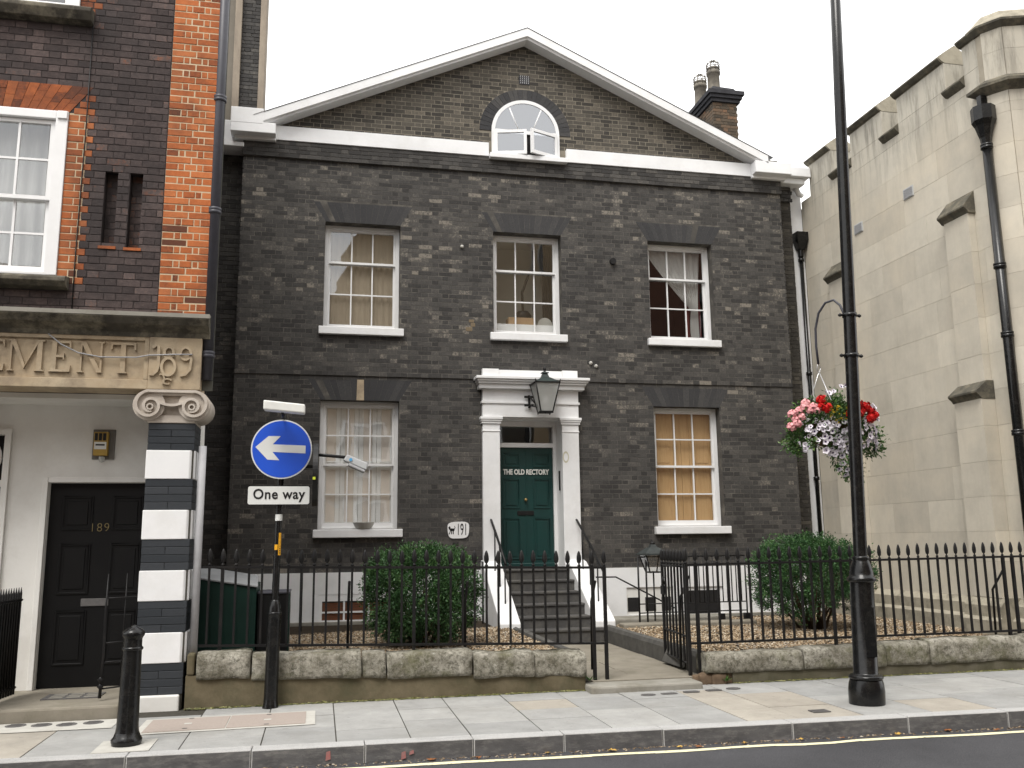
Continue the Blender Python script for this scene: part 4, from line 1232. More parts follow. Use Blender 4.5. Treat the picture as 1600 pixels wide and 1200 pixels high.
m_ = MB(); m_.box(-0.87, 0.89, YP - 0.09, 0.0, 3.926, 4.00); m_.box(-0.89, 0.915, YP - 0.13, 0.0, 4.00, 4.035); m_.box(-0.91, 0.94, YP - 0.16, 0.0, 4.035, 4.07); m_.box(-0.93, 0.96, YP - 0.19, 0.0, 4.07, 4.115)
m_.build('cornice', white, dcase, bevel=0.006)
m_ = MB(); m_.box(-0.80, -0.53, YP - 0.01, 0.0, 4.116, 4.262); m_.box(-0.53, 0.54, YP + 0.01, 0.0, 4.116, 4.25); m_.box(0.54, 0.80, YP - 0.01, 0.0, 4.116, 4.262)
m_.build('blocking_course', white, dcase, bevel=0.006)
# lining of the recess
m_ = MB(); m_.box(-0.52, -0.505, 0.0, 0.36, 1.05, 3.47); m_.box(0.515, 0.53, 0.0, 0.40, 1.05, 3.47); m_.box(-0.505, 0.515, 0.0, 0.36, 3.455, 3.472)
m_.build('lining', M['white_gloss'], dcase)
YD = 0.30
m_ = MB(); m_.box(-0.505, -0.455, YD - 0.02, YD + 0.08, 1.06, 3.454); m_.box(0.455, 0.515, YD - 0.02, YD + 0.08, 1.06, 3.454); m_.box(-0.455, 0.455, YD - 0.02, YD + 0.08, 3.37, 3.454); m_.box(-0.455, 0.455, YD - 0.03, YD + 0.08, 3.02, 3.095)
m_.build('door_frame', M['white_gloss'], dcase, bevel=0.006)
fl = MB().add([(-0.455, YD + 0.03, 3.095), (0.455, YD + 0.03, 3.095), (0.455, YD + 0.03, 3.37), (-0.455, YD + 0.03, 3.37)], [(0, 1, 2, 3)]).build('fanlight', M['glass'], dcase)
m_ = MB(); m_.box(-0.7, 0.7, 1.3, 1.35, 3.0, 3.6); m_.box(-0.7, -0.65, 0.40, 1.3, 3.0, 3.6); m_.box(0.65, 0.7, 0.40, 1.3, 3.0, 3.6); m_.box(-0.65, 0.65, 0.40, 1.3, 3.6, 3.65)
m_.build('hall_lining', M['grey_room'], house)
MB().box(0.08, 0.13, 0.6, 0.7, 3.0, 3.6).build('hall_post', M['dark_deep'], house)
dr = MB().box(-0.452, 0.452, YD + 0.02, YD + 0.065, 1.09, 3.018)
door = dr.build('front_door', M['door_green'], house, label='dark green panelled front door with white name lettering')
def door_panel(x0, x1, z0, z1, y, mat, par):
    m_ = MB()
    for (a, b, c_, d) in ((x0, x0 + 0.02, z0, z1), (x1 - 0.02, x1, z0, z1), (x0 + 0.02, x1 - 0.02, z0, z0 + 0.02), (x0 + 0.02, x1 - 0.02, z1 - 0.02, z1)):
        m_.box(a, b, y - 0.012, y, c_, d)
    m_.box(x0 + 0.05, x1 - 0.05, y - 0.009, y, z0 + 0.05, z1 - 0.05)
    m_.build('door_panel', mat, par, bevel=0.004, bseg=1)
for x0, x1 in ((-0.40, -0.115), (0.115, 0.40)):
    for z0, z1 in ((1.20, 1.86), (2.02, 2.50), (2.70, 2.92)):
        door_panel(x0, x1, z0, z1, YD + 0.02, M['door_green'], door)
MB().box(-0.012, 0.012, YD + 0.012, YD + 0.02, 1.1, 3.01).build('meeting_bead', M['door_green'], door)
MB().box(-0.16, 0.12, YD + 0.004, YD + 0.02, 1.91, 1.98).build('letter_plate', M['black_iron'], door, bevel=0.004)
MB().lathe([(0.001, -0.028), (0.022, -0.018), (0.028, 0.0), (0.022, 0.018), (0.001, 0.028)], (-0.02, YD - 0.012, 2.16), 14).build('door_knob', M['brass'], door)
MB().box(-0.45, 0.45, YD - 0.04, YD + 0.02, 1.062, 1.14).build('weather_bar', M['door_green'], door, bevel=0.01)
MB().box(0.500, 0.512, 0.06, 0.12, 2.30, 2.62).build('entry_phone', M['black_iron'], dcase)
# stain on the right pilaster
mb = MB()
for k in range(18):
    a0, a1 = 2 * math.pi * k / 18, 2 * math.pi * (k + 1) / 18
    mb.add([(0.57 + rr * math.cos(a) * 0.55, YP - 0.003, 2.83 + rr * math.sin(a)) for rr, a in ((0.065, a0), (0.095, a0), (0.095, a1), (0.065, a1))], [(0, 1, 2, 3)])
mb.build('old_ring_mark', simple('yellowed_paint', (0.58, 0.55, 0.42), None, 8), dcase)


# ---------------- lettering
def text_mesh(txt, size, depth, mat, name, parent, to_world, sx=1.0, offset=0.0, spacing=1.0, **kw):
    cu = bpy.data.curves.new(name, 'FONT')
    cu.body = txt; cu.size = size; cu.extrude = depth / 2; cu.align_x = 'CENTER'; cu.align_y = 'CENTER'; cu.offset = offset; cu.space_character = spacing
    cu.resolution_u = 4
    ob = bpy.data.objects.new(name, cu); COL.objects.link(ob)
    dg = bpy.context.evaluated_depsgraph_get()
    me = bpy.data.meshes.new_from_object(ob.evaluated_get(dg))
    bpy.data.objects.remove(ob); 
    n = len(me.vertices); co = np.empty(n * 3, np.float32); me.vertices.foreach_get('co', co); co = co.reshape(-1, 3)
    out = np.array([to_world(x * sx, y, z) for x, y, z in co], np.float32)
    c0 = out.mean(0); me.vertices.foreach_set('co', (out - c0).ravel())
    me.materials.clear(); me.materials.append(mat); me.update()
    return link(name, me, tuple(float(v) for v in c0), parent, **kw)
text_mesh('THE OLD RECTORY', 0.118, 0.006, M['letter_white'], 'lettering', door, lambda x, y, z: (-0.005 + x, YD + 0.006 - z, 2.612 + y), sx=0.735, offset=0.0035)

# ---------------- steps, parapets, handrails
steps = thing('front_steps', 'dark grey steps with white sloping side walls up to the green door', 'steps', (0, -0.8, 0.1))
rise, going = 0.16, 0.265
for k in range(6):
    zt = 0.10 + rise * (k + 1)
    yf = -1.60 + going * k
    yb = 0.30 if k == 5 else yf + going + 0.06
    x0, x1 = (-0.56, 0.56) if k else (-0.60, 0.67)
    mb = MB().box(x0, x1, yf + 0.02, yb, (0.05 if k == 0 else zt - rise + 0.0), zt - 0.035)
    s_ = mb.build('step', M['steps_grey'], steps)
    MB().box(x0, x1, yf, yb, zt - 0.034, zt).build('tread', M['steps_grey'], s_, bevel=0.008)
for sgn, x0, x1 in ((-1, -0.84, -0.545), (1, 0.545, 0.84)):
    prof = [(0.0, 1.20), (-0.20, 1.16), (-1.50, 0.40), (-1.56, 0.36), (-1.56, 0.27), (-1.45, 0.24), (0.0, 0.24)]
    mb = MB().prism(prof, lambda p, q, t: (t, p - 0.036, q), x0, x1)
    pr = mb.build('side_wall', white, steps, bevel=0.015)
    # handrail with three balusters
    hx = x0 + 0.16 if sgn < 0 else x1 - 0.12
    rail = [(hx, -0.115, 1.83), (hx, -0.16, 1.81), (hx, -0.75, 1.47), (hx, -1.25, 1.16)] if sgn < 0 else [(hx, -0.115, 1.82), (hx, -0.16, 1.80), (hx, -0.85, 1.42), (hx, -1.45, 1.05), (hx, -1.52, 0.97)]
    hr = MB().tube(rail, 0.019, 8)
    hro = hr.build('handrail', M['black_iron'], steps)
    for (yy, zr) in ((-0.42, None), (-0.80, None), (-1.18, None)):
        zt = 1.83 + (yy + 0.115) * (0.59 if sgn < 0 else 0.575)
        zb = 1.16 - (abs(yy) - 0.236) * 0.585
        MB().tube([(hx, yy, zb - 0.02), (hx, yy, zt)], 0.011, 6).build('baluster', M['black_iron'], hro)

# name plaque with lion and 191
pl = [(0.17 * math.copysign(abs(math.cos(a)) ** 0.55, math.cos(a)) * (1 + 0.04 * math.sin(3 * a)), 0.135 * math.copysign(abs(math.sin(a)) ** 0.6, math.sin(a)) * (1 + 0.05 * math.sin(2 * a + 1))) for a in [2 * math.pi * k / 40 for k in range(40)]]
mb = MB().prism(pl, lambda p, q, t: (-1.185 + p, t, 1.675 + q), -0.018, -0.001)
plq = mb.build('house_plaque', M['white_gloss'], label='small white wall plaque with a lion and the number 191 beside the door', cat='plaque')
text_mesh('191', 0.235, 0.003, M['sign_black'], 'numerals', plq, lambda x, y, z: (-1.128 + x, -0.020 - z, 1.675 + y * 1.1), sx=0.50, offset=0.0)
lion = [[(-0.05, -0.005), (0.045, 0.0), (0.055, 0.028), (-0.045, 0.03)], [(-0.05, 0.012), (-0.075, 0.02), (-0.085, 0.045), (-0.06, 0.058), (-0.04, 0.04)], [(-0.05, 0.0), (-0.065, -0.03), (-0.08, -0.034), (-0.078, -0.042), (-0.055, -0.04), (-0.035, 0.0)], [(-0.02, 0.0), (-0.028, -0.04), (-0.01, -0.042), (0.0, 0.0)], [(0.02, 0.0), (0.012, -0.04), (0.03, -0.042), (0.036, 0.0)], [(0.05, 0.02), (0.07, 0.04), (0.05, 0.062), (0.045, 0.055), (0.058, 0.04), (0.042, 0.026)]]
mb = MB()
for p_ in lion: mb.prism([(x * 0.72, z * 1.25) for x, z in p_], lambda p, q, t: (-1.282 + p, t, 1.664 + q), -0.021, -0.0185)
mb.build('lion_emblem', M['sign_black'], plq)

# lantern over the door on its bracket
lt = thing('wall_lantern', 'black four-sided lantern on a bracket in front of the white door case', 'lantern', (0.17, -0.40, 3.5))
LX, LY = 0.165, -0.40
def sqring(mb, r0, z0, r1, z1, mi=0, c=(LX, LY)):
    mb.hexa([(c[0] - r0, c[1] - r0, z0), (c[0] + r0, c[1] - r0, z0), (c[0] + r0, c[1] + r0, z0), (c[0] - r0, c[1] + r0, z0), (c[0] - r1, c[1] - r1, z1), (c[0] + r1, c[1] - r1, z1), (c[0] + r1, c[1] + r1, z1), (c[0] - r1, c[1] + r1, z1)])
rot45 = math.radians(18)
def rotp(o):
    pass
m_ = MB()
tr, br, zt, zb = 0.195, 0.098, 3.98, 3.52
for sx in (-1, 1):
    for sy in (-1, 1):
        m_.tube([(LX + sx * br, LY + sy * br, zb), (LX + sx * tr, LY + sy * tr, zt)], 0.013, 4)
        m_.tube([(LX + sx * tr, LY + sy * tr, zt), (LX + sx * (tr + 0.012), LY + sy * (tr + 0.012), zt + 0.05)], [0.014, 0.006], 5)
        m_.tube([(LX + sx * br, LY + sy * br, zb), (LX + sx * br, LY + sy * br, zb - 0.025)], 0.010, 5)
for rr, z in ((tr, zt), (br, zb)):
    for a, b in (((-1, -1), (1, -1)), ((1, -1), (1, 1)), ((1, 1), (-1, 1)), ((-1, 1), (-1, -1))):
        m_.tube([(LX + a[0] * rr, LY + a[1] * rr, z), (LX + b[0] * rr, LY + b[1] * rr, z)], 0.014, 4)
sqring(m_, br, zb - 0.008, br, zb)
m_.build('frame', M['black_iron'], lt)
m_ = MB(); sqring(m_, tr + 0.012, zt + 0.004, 0.085, zt + 0.085); sqring(m_, 0.085, zt + 0.086, 0.06, zt + 0.10)
sqring(m_, 0.062, zt + 0.10, 0.035, zt + 0.17); sqring(m_, 0.058, zt + 0.171, 0.05, zt + 0.185)
m_.build('roof', simple('verdigris_black', (0.022, 0.03, 0.029), (0.035, 0.048, 0.045), 15, 0.5), lt)
MB().lathe([(0.03, 0), (0.018, 0.02), (0.03, 0.05), (0.024, 0.075), (0.006, 0.10), (0.001, 0.12)], (LX, LY, zt + 0.186), 12).build('finial', M['black_iron'], lt)
for a, b in (((-1, -1), (1, -1)), ((1, -1), (1, 1)), ((1, 1), (-1, 1)), ((-1, 1), (-1, -1))):
    MB().add([(LX + a[0] * br, LY + a[1] * br, zb), (LX + b[0] * br, LY + b[1] * br, zb), (LX + b[0] * tr, LY + b[1] * tr, zt), (LX + a[0] * tr, LY + a[1] * tr, zt)], [(0, 1, 2, 3)]).build('pane', M['glass_lamp'], lt)
MB().lathe([(0.03, 0.0), (0.045, 0.05), (0.04, 0.12), (0.02, 0.15)], (LX, LY, 3.64), 12).build('bulb', M['white_gloss'], lt)
m_ = MB()
m_.box(-0.055, -0.02, -0.14, -0.122, 3.62, 3.83)
for z in (3.66, 3.80): m_.box(-0.12, 0.03, -0.155, -0.14, z - 0.017, z + 0.017)
m_.tube([(-0.035, -0.14, 3.66), (0.02, -0.30, 3.62), (LX, -0.36, 3.55), (LX, LY, 3.51)], 0.012, 6)
m_.tube([(-0.035, -0.14, 3.80), (-0.03, -0.20, 3.78), (LX - br, LY + br, 3.62)], 0.012, 6)
m_.build('bracket', M['black_iron'], lt)

# right end: white rendered strip with gutter and downpipe
ws = MB().box(5.135, 5.445, 0.46, 0.62, 0.2, 7.99).build('rendered_strip', M['white_paint'], house)
m_ = MB(); m_.tube([(5.25, 0.30, 7.99), (5.36, 0.36, 7.86), (5.44, 0.40, 7.86)], 0.05, 10)
m_.build('gutter_swan_neck', M['white_paint'], house)
dp = thing('downpipe', 'black iron downpipe with square hopper on the white strip at the house right end', 'downpipe', (5.33, 0.40, 0.2))
MB().tube([(5.335, 0.40, 0.2), (5.335, 0.40, 6.72)], 0.036, 12).build('pipe', M['black_gloss'], dp)
m_ = MB()
m_.hexa([(5.27, 0.33, 6.78), (5.40, 0.33, 6.78), (5.40, 0.455, 6.78), (5.27, 0.455, 6.78), (5.215, 0.27, 6.95), (5.44, 0.27, 6.95), (5.44, 0.456, 6.95), (5.215, 0.456, 6.95)])
m_.box(5.215, 5.44, 0.27, 0.285, 6.95, 7.10); m_.box(5.215, 5.23, 0.286, 0.456, 6.95, 7.10); m_.box(5.425, 5.44, 0.286, 0.456, 6.95, 7.10)
m_.lathe([(0.05, 6.65), (0.055, 6.78)], (5.335, 0.40, 0), 12)
m_.build('hopper', M['black_gloss'], dp)
for z in (6.55, 4.4, 2.5):
    MB().lathe([(0.036, 0), (0.055, 0.005), (0.055, 0.06), (0.036, 0.065)], (5.335, 0.40, z), 14).build('collar', M['black_gloss'], dp)

# tall narrow brick stack behind the left end
st = thing('brick_stack', 'tall narrow dark brick stack with pale edges rising behind the left gable end', 'chimney stack', (-4.7, 1.9, 0))
core = MB().box(-5.6, -4.57, 1.52, 1.86, 0.2, 15.0).build('stack_wall', M['mortar_brown'], st)
build_bricks(lay(-4.925, -4.615, 8.2, 14.9, [], seed=31, bond='flemish'), fy(1.50), M['brick_house'], core, 0)
MB().box(-5.05, -4.93, 1.42, 1.5, 0.2, 15.0).build('pale_edge', M['pier_pale'], st, bevel=0.01)
MB().box(-4.61, -4.50, 1.46, 1.9, 0.2, 15.0).build('pale_edge', M['pier_pale'], st, bevel=0.01)

# ------------------------------------------------------------------ left building (striped porch)
FY = -5.05
lb = thing('mansion_block', 'red and dark brick building with striped porch pier and carved stone frieze at the left', 'building', (-6.5, -4.6, 0))
LX1 = -4.46
win1 = (-7.35, -5.885, 4.09, 5.79)
win2 = (-7.35, -5.86, 6.92, 8.6)
slots = [(-5.508, -5.385, 4.415, 5.215), (-5.273, -5.150, 4.41, 5.208)]
mb = MB()
wall_with_holes(mb, -12.0, LX1 - 0.012, 3.70, 9.6, FY + 0.0045, FY + 0.33, [win1, win2] + slots)
for s in slots: mb.box(s[0], s[1], FY + 0.12, FY + 0.3, s[2], s[3])
mb.box(-12.0, -5.45, FY + 0.33, 4.0, 3.72, 9.6)
mb.box(LX1 - 0.5, LX1 - 0.03, FY + 0.33, FY + 0.55, 3.70, 9.6)
bw = mb.build('wall', M['mortar_purple'], lb)
fyl = lambda u, d, z: (u, FY - d, z + 0.005 * mnoise.noise(Vector((u * 1.3, z * 0.9, 5.5))))
CR = 0.0735
Z0 = 3.72
# orange pier at the corner (own bricks), window quoins, purple field
PX0 = -4.94
orange, purple = [], []
r = random.Random(17)
n = int((9.55 - Z0) / CR)
MB().box(PX0, LX1 - 0.001, FY + 0.0028, FY + 0.0044, Z0, 9.5).build('pier_mortar', M['mortar_cream'], bw)
MB().box(-5.88, -5.70, FY + 0.0028, FY + 0.0044, Z0 + 0.3, 5.785).build('quoin_mortar', M['mortar_cream'], bw)
for k in range(n):
    za, zb = Z0 + k * CR, Z0 + (k + 1) * CR - 0.009
    if k % 2 == 0:
        xs = [(PX0, PX0 + 0.235), (PX0 + 0.245, LX1)]
    else:
        xs = [(PX0, PX0 + 0.112), (PX0 + 0.121, PX0 + 0.172), (PX0 + 0.181, PX0 + 0.293), (PX0 + 0.302, PX0 + 0.353), (PX0 + 0.362, LX1)]
    for a, b in xs:
        orange.append((a, b, za, zb, min(1, max(0, r.gauss(0.62, 0.25))), r.uniform(-0.002, 0.004)))
    if 4.0 < za < 6.05:
        xs = [(-5.883, -5.79), (-5.781, -5.712)] if k % 2 else [(-5.883, -5.735), (-5.726, -5.645)]
        if za > 5.76: xs = [(-5.88 + 0.205 * min(1.0, (zb + 0.004 - 5.79) / 0.29), -5.645 if k % 2 == 0 else -5.70)]
        xs = [q_ for q_ in xs if q_[1] - q_[0] > 0.02]
        for a, b in xs:
            orange.append((a, b, za, zb, min(1, max(0, r.gauss(0.6, 0.25))), r.uniform(-0.002, 0.004)))
    if 6.85 < za < 8.6:
        xs = [(-5.858, -5.79), (-5.781, -5.712)] if k % 2 else [(-5.858, -5.735), (-5.726, -5.645)]
        for a, b in xs: orange.append((a, b, za, zb, r.random(), 0.0))
def quoin_hole(a, b):
    m_ = (a + b) / 2
    k = int((m_ - Z0) / CR)
    out = [(PX0 - 0.009, 9)]
    if 4.0 < a < 6.05: out.append((-9.5 if False else -5.90, -5.703 if k % 2 else -5.636))
    if 6.85 < a < 8.6: out.append((-5.87, -5.703 if k % 2 else -5.636))
    return out
ph = [rect_hole(win1[0], win1[1] + 0.02, win1[2], win1[3]), rect_hole(win2[0], win2[1], win2[2], win2[3]), quoin_hole] + [rect_hole(*s) for s in slots]
ph += [arch_hole(-6.617, 1.47, 5.79, 0.29, 0.21), rect_hole(-7.5, -5.77, 3.93, 4.09), rect_hole(-7.5, -5.72, 6.73, 6.92)]
pb = lay(-12.0, PX0, Z0, Z0 + n * CR, ph, course=CR, seed=41, pale=0.03)
# own objects for the corner pier and the field beside it
def build_ob(bl, mat, parent, cnt):
    vis = []
    rest = []
    for b in bl:
        px, py, D = project(((b[0] + b[1]) / 2, FY, (b[2] + b[3]) / 2))
        (vis if (0 < px < 1600 and 0 < py < 1200) else rest).append(b)
    cache = {}
    for b in vis[:cnt]:
        key = (round(b[1] - b[0], 3), int(b[4] * 10))
        if key not in cache:
            w, h = b[1] - b[0], b[3] - b[2]; c_ = 0.004
            m_ = MB()
            m_.add([(0, 0.03, 0), (w, 0.03, 0), (w, 0.03, h), (0, 0.03, h), (0, c_, 0), (w, c_, 0), (w, c_, h), (0, c_, h), (c_, 0, c_), (w - c_, 0, c_), (w - c_, 0, h - c_), (c_, 0, h - c_)],
                   [(0, 1, 5, 4), (1, 2, 6, 5), (2, 3, 7, 6), (3, 0, 4, 7), (4, 5, 9, 8), (5, 6, 10, 9), (6, 7, 11, 10), (7, 4, 8, 11), (8, 9, 10, 11)], 0, b[4])
            me = m_.mesh('brick'); me.materials.append(mat); cache[key] = me
        link('brick', cache[key], (b[0], FY - b[5], b[2]), parent)
    return rest + vis[cnt:]
rest = build_ob(orange, M['brick_orange'], bw, 260)
build_bricks(rest, fyl, M['brick_orange'], bw, 0, tone_bias=0.05)
build_bricks(pb, fyl, M['brick_purple'], bw, 40)
for s in slots:
    build_bricks(lay(s[0], s[1], s[2], s[3], [], seed=int(s[0] * -100), L=0.2), lambda u, d, z: (u, FY + 0.118 - d, z), M['brick_purple'], bw, 0, tone_bias=0.12)
    MB().box(s[0] - 0.02, s[1] + 0.02, FY - 0.012, FY + 0.11, s[2] - 0.03, s[2] - 0.001).build('slot_sill', M['brick_orange'], bw)
build_bricks(lay(-4.7, 0.3, 3.75, 9.5, [], seed=51), lambda u, d, z: (-5.448 + d, u, z), M['brick_purple'], bw, 0)
build_bricks(lay(-3.99, 0.3, 0.1, 3.69, [], seed=52), lambda u, d, z: (-5.297 + d, u, z), M['brick_purple'], bw, 0)
# bright arch over the window, cut of splayed bricks
mb = MB().prism([(-7.352, 5.79), (-5.882, 5.79), (-5.672, 6.08), (-7.56, 6.08)], lambda p, q, t: (p, t, q), FY + 0.0105, FY + 0.04)
fa = mb.build('flat_arch', M['mortar_purple'], lb)
N = 19
for k in range(N):
    for (q0, q1) in ((0.0, 0.5), (0.5, 1.0)) if k % 2 else ((0.0, 0.33), (0.33, 0.72), (0.72, 1.0)):
        def ex(t, q): return -7.352 - 0.208 * q + (1.47 + 0.418 * q) * t
        g = 0.002
        MB().prism([(ex(k / N, q0) + g, 5.791 + 0.289 * q0), (ex((k + 1) / N, q0) - g, 5.791 + 0.289 * q0), (ex((k + 1) / N, q1) - g, 5.789 + 0.289 * q1), (ex(k / N, q1) + g, 5.789 + 0.289 * q1)], lambda p, q, t: (p, t, q), FY - 0.001 + RND.uniform(-0.002, 0.002), FY + 0.05, tone=min(1, max(0, RND.gauss(0.35, 0.2)))).build('voussoir', M['brick_orange'], fa)

# sash windows of that wall
def big_sash(x0, x1, z0, z1, zmeet, label, cols, rows_b, rows_t):
    y = FY - 0.02
    m_ = MB()
    m_.box(x1 - 0.11, x1, y, y + 0.14, z0, z1); m_.box(x0, x0 + 0.11, y, y + 0.14, z0, z1)
    m_.box(x0 + 0.11, x1 - 0.11, y, y + 0.14, z1 - 0.085, z1); m_.box(x0 + 0.11, x1 - 0.11, y, y + 0.14, z0, z0 + 0.03)
    m_.box(x1 - 0.095, x1 - 0.005, y - 0.02, y - 0.0005, z1 - 0.085, z1 - 0.005)
    f = m_.build('sash_window', M['white_gloss'], lb, bevel=0.005, label=label)
    gx0, gx1 = x0 + 0.115, x1 - 0.115
    for (za, zc, n_, yy, nm) in ((z0 + 0.03, zmeet, rows_b, y + 0.09, 'lower_sash'), (zmeet - 0.04, z1 - 0.09, rows_t, y + 0.045, 'upper_sash')):
        s = MB()
        s.box(gx0, gx0 + 0.05, yy, yy + 0.04, za, zc); s.box(gx1 - 0.05, gx1, yy, yy + 0.04, za, zc)
        b_ = 0.07 if nm == 'lower_sash' else 0.04
        s.box(gx0 + 0.05, gx1 - 0.05, yy, yy + 0.04, za, za + b_); s.box(gx0 + 0.05, gx1 - 0.05, yy, yy + 0.04, zc - 0.04, zc)
        W = gx1 - gx0 - 0.1
        zz0, zz1 = za + b_, zc - 0.04
        for k in range(1, cols):
            xx = gx0 + 0.05 + W * k / cols; s.box(xx - 0.011, xx + 0.011, yy + 0.005, yy + 0.035, zz0, zz1)
        for k in range(1, n_):
            zz = zz0 + (zz1 - zz0) * k / n_; s.box(gx0 + 0.05, gx1 - 0.05, yy + 0.007, yy + 0.033, zz - 0.011, zz + 0.011)
        s.build(nm, M['white_gloss'], f)
        for k in range(cols):
            for q in range(n_):
                xa, xb = gx0 + 0.05 + W * k / cols + 0.011, gx0 + 0.05 + W * (k + 1) / cols - 0.011
                p, q1 = zz0 + (zz1 - zz0) * q / n_ + 0.011, zz0 + (zz1 - zz0) * (q + 1) / n_ - 0.011
                t1 = RND.uniform(-0.0015, 0.0015)
                MB().add([(xa, yy + 0.02 - t1, p), (xb, yy + 0.02 + t1, p), (xb, yy + 0.02 + t1, q1), (xa, yy + 0.02 - t1, q1)], [(0, 1, 2, 3)]).build('pane', M['glass'], f)
    MB().box(x0 - 0.1, x1 + 0.1, y + 0.33, y + 0.35, z0 - 0.05, z1).build('room_lining', M['dark_room'], lb)
    return f
big_sash(*win1, 4.905, 'white sash window under a red brick arch', 4, 2, 2)
big_sash(*win2, 7.75, 'white sash window at the top edge', 4, 2, 2)
folds(-7.2, -6.05, 5.75, 4.12, FY + 0.27, 0.015, 9, M['curtain'], 'net_curtain', 'grey net curtain behind the sash window of the left brick building', 'curtain')
for (x1, zt, zb) in ((-5.765, 4.085, 3.945), (-5.715, 6.918, 6.745)):
    prof = [(FY + 0.02, zt), (FY - 0.13, zt - 0.03), (FY - 0.15, zt - 0.05), (FY - 0.15, zt - 0.085), (FY - 0.10, zb + 0.01), (FY + 0.02, zb)]
    MB().prism(prof, lambda p, q, t: (t, p, q), -7.5, x1).build('stone_sill', M['stone_sooty'], lb, bevel=0.006)
# electric cable down the quoin
MB().tube([(-5.72, FY - 0.012, 6.9), (-5.715, FY - 0.012, 5.6), (-5.725, FY - 0.012, 4.3), (-5.72, FY - 0.014, 3.75)], 0.006, 5).build('cable', M['black_iron'], lb)

# stone entablature
prof = [(FY + 0.3, 3.72), (FY - 0.20, 3.705), (FY - 0.215, 3.685), (FY - 0.215, 3.655), (FY - 0.17, 3.60), (FY - 0.12, 3.575), (FY - 0.07, 3.54), (FY - 0.055, 3.50), (FY + 0.3, 3.50)]
co = MB().prism(prof, lambda p, q, t: (t, p, q), -12, -4.43)
coo = co.build('cornice', M['stone_sooty'], lb)
MB().prism([(FY - 0.10, 3.7095), (FY - 0.222, 3.708), (FY - 0.222, 3.668), (FY - 0.214, 3.664)], lambda p, q, t: (t, p, q), -12, -4.42).build('cornice_edge', M['concrete'], coo)
en = MB()
en.box(-12, -4.985, FY - 0.02, FY + 0.3, 3.08, 3.50); en.box(-4.985, -4.50, FY - 0.055, FY + 0.3, 2.985, 3.50)
en.box(-12, -4.986, FY - 0.045, FY + 0.3, 2.985, 3.079)
fz = en.build('frieze', M['stone_tan'], lb, bevel=0.006)
m_ = MB(); m_.box(-12, -5.03, FY - 0.045, FY - 0.021, 3.46, 3.499); m_.box(-5.03, -4.987, FY - 0.045, FY - 0.021, 3.08, 3.499)
m_.build('panel_border', M['stone_tan'], fz, bevel=0.006)

# carved roman letters, built stroke by stroke
def glyph(ch, x, z, h, w, th=0.045, tn=0.018, sr=0.022):
    P = []
    def vs(cx, a, b, t, serif=(1, 1)):
        P.append([(cx - t / 2, a), (cx + t / 2, a), (cx + t / 2, b), (cx - t / 2, b)])
        if serif[0]: P.append([(cx - t / 2 - sr, a), (cx + t / 2 + sr, a), (cx + t / 2 + sr * 0.4, a + 0.014), (cx - t / 2 - sr * 0.4, a + 0.014)])
        if serif[1]: P.append([(cx - t / 2 - sr * 0.4, b - 0.014), (cx + t / 2 + sr * 0.4, b - 0.014), (cx + t / 2 + sr, b), (cx - t / 2 - sr, b)])
    if ch == 'E':
        vs(x + th, z, z + h, th)
        for zz, ww in ((z, w), (z + h - 0.022, w * 0.92), (z + h * 0.5 - 0.01, w * 0.72)):
            P.append([(x + th * 1.4, zz), (x + ww, zz), (x + ww, zz + 0.022), (x + th * 1.4, zz + 0.022)])
        for zz, s in ((z, 1), (z + h, -1)):
            P.append([(x + w - 0.02, zz), (x + w, zz), (x + w + 0.006, zz + s * 0.065), (x + w - 0.004, zz + s * 0.065)])
        P.append([(x + w * 0.72 - 0.01, z + h * 0.5 - 0.03), (x + w * 0.72, z + h * 0.5 - 0.03), (x + w * 0.72, z + h * 0.5 + 0.032), (x + w * 0.72 - 0.01, z + h * 0.5 + 0.032)])
    elif ch == 'M':
        vs(x + 0.02, z, z + h, tn); vs(x + w - 0.02, z, z + h, th)
        P.append([(x + 0.01, z + h), (x + 0.055, z + h), (x + w * 0.52, z + 0.05), (x + w * 0.48, z + 0.02)])
        P.append([(x + w * 0.48, z + 0.02), (x + w * 0.52, z + 0.05), (x + w - 0.02, z + h), (x + w - 0.045, z + h)])
    elif ch == 'N':
        vs(x + 0.02, z, z + h, tn); vs(x + w - 0.02, z, z + h, tn, (0, 1))
        P.append([(x + 0.012, z + h), (x + 0.06, z + h), (x + w - 0.012, z), (x + w - 0.055, z)])
    elif ch == 'T':
        vs(x + w / 2, z, z + h, th, (1, 0))
        P.append([(x, z + h - 0.022), (x + w, z + h - 0.022), (x + w, z + h), (x, z + h)])
        P.append([(x - 0.004, z + h - 0.07), (x + 0.012, z + h - 0.07), (x + 0.018, z + h), (x, z + h)])
        P.append([(x + w - 0.012, z + h - 0.07), (x + w + 0.004, z + h - 0.07), (x + w, z + h), (x + w - 0.018, z + h)])
    m_ = MB()
    for i, p in enumerate(P):
        m_.prism(p, lambda a, b, t: (a, t, b), FY - 0.046 - 0.0006 * i, FY - 0.019)
    m_.build('carved_letter', M['stone_tan'], fz)
for ch, x, w in (('E', -6.475, 0.20), ('M', -6.235, 0.29), ('E', -5.885, 0.19), ('N', -5.62, 0.22), ('T', -5.335, 0.225)):
    glyph(ch, x, 3.135, 0.30, w)
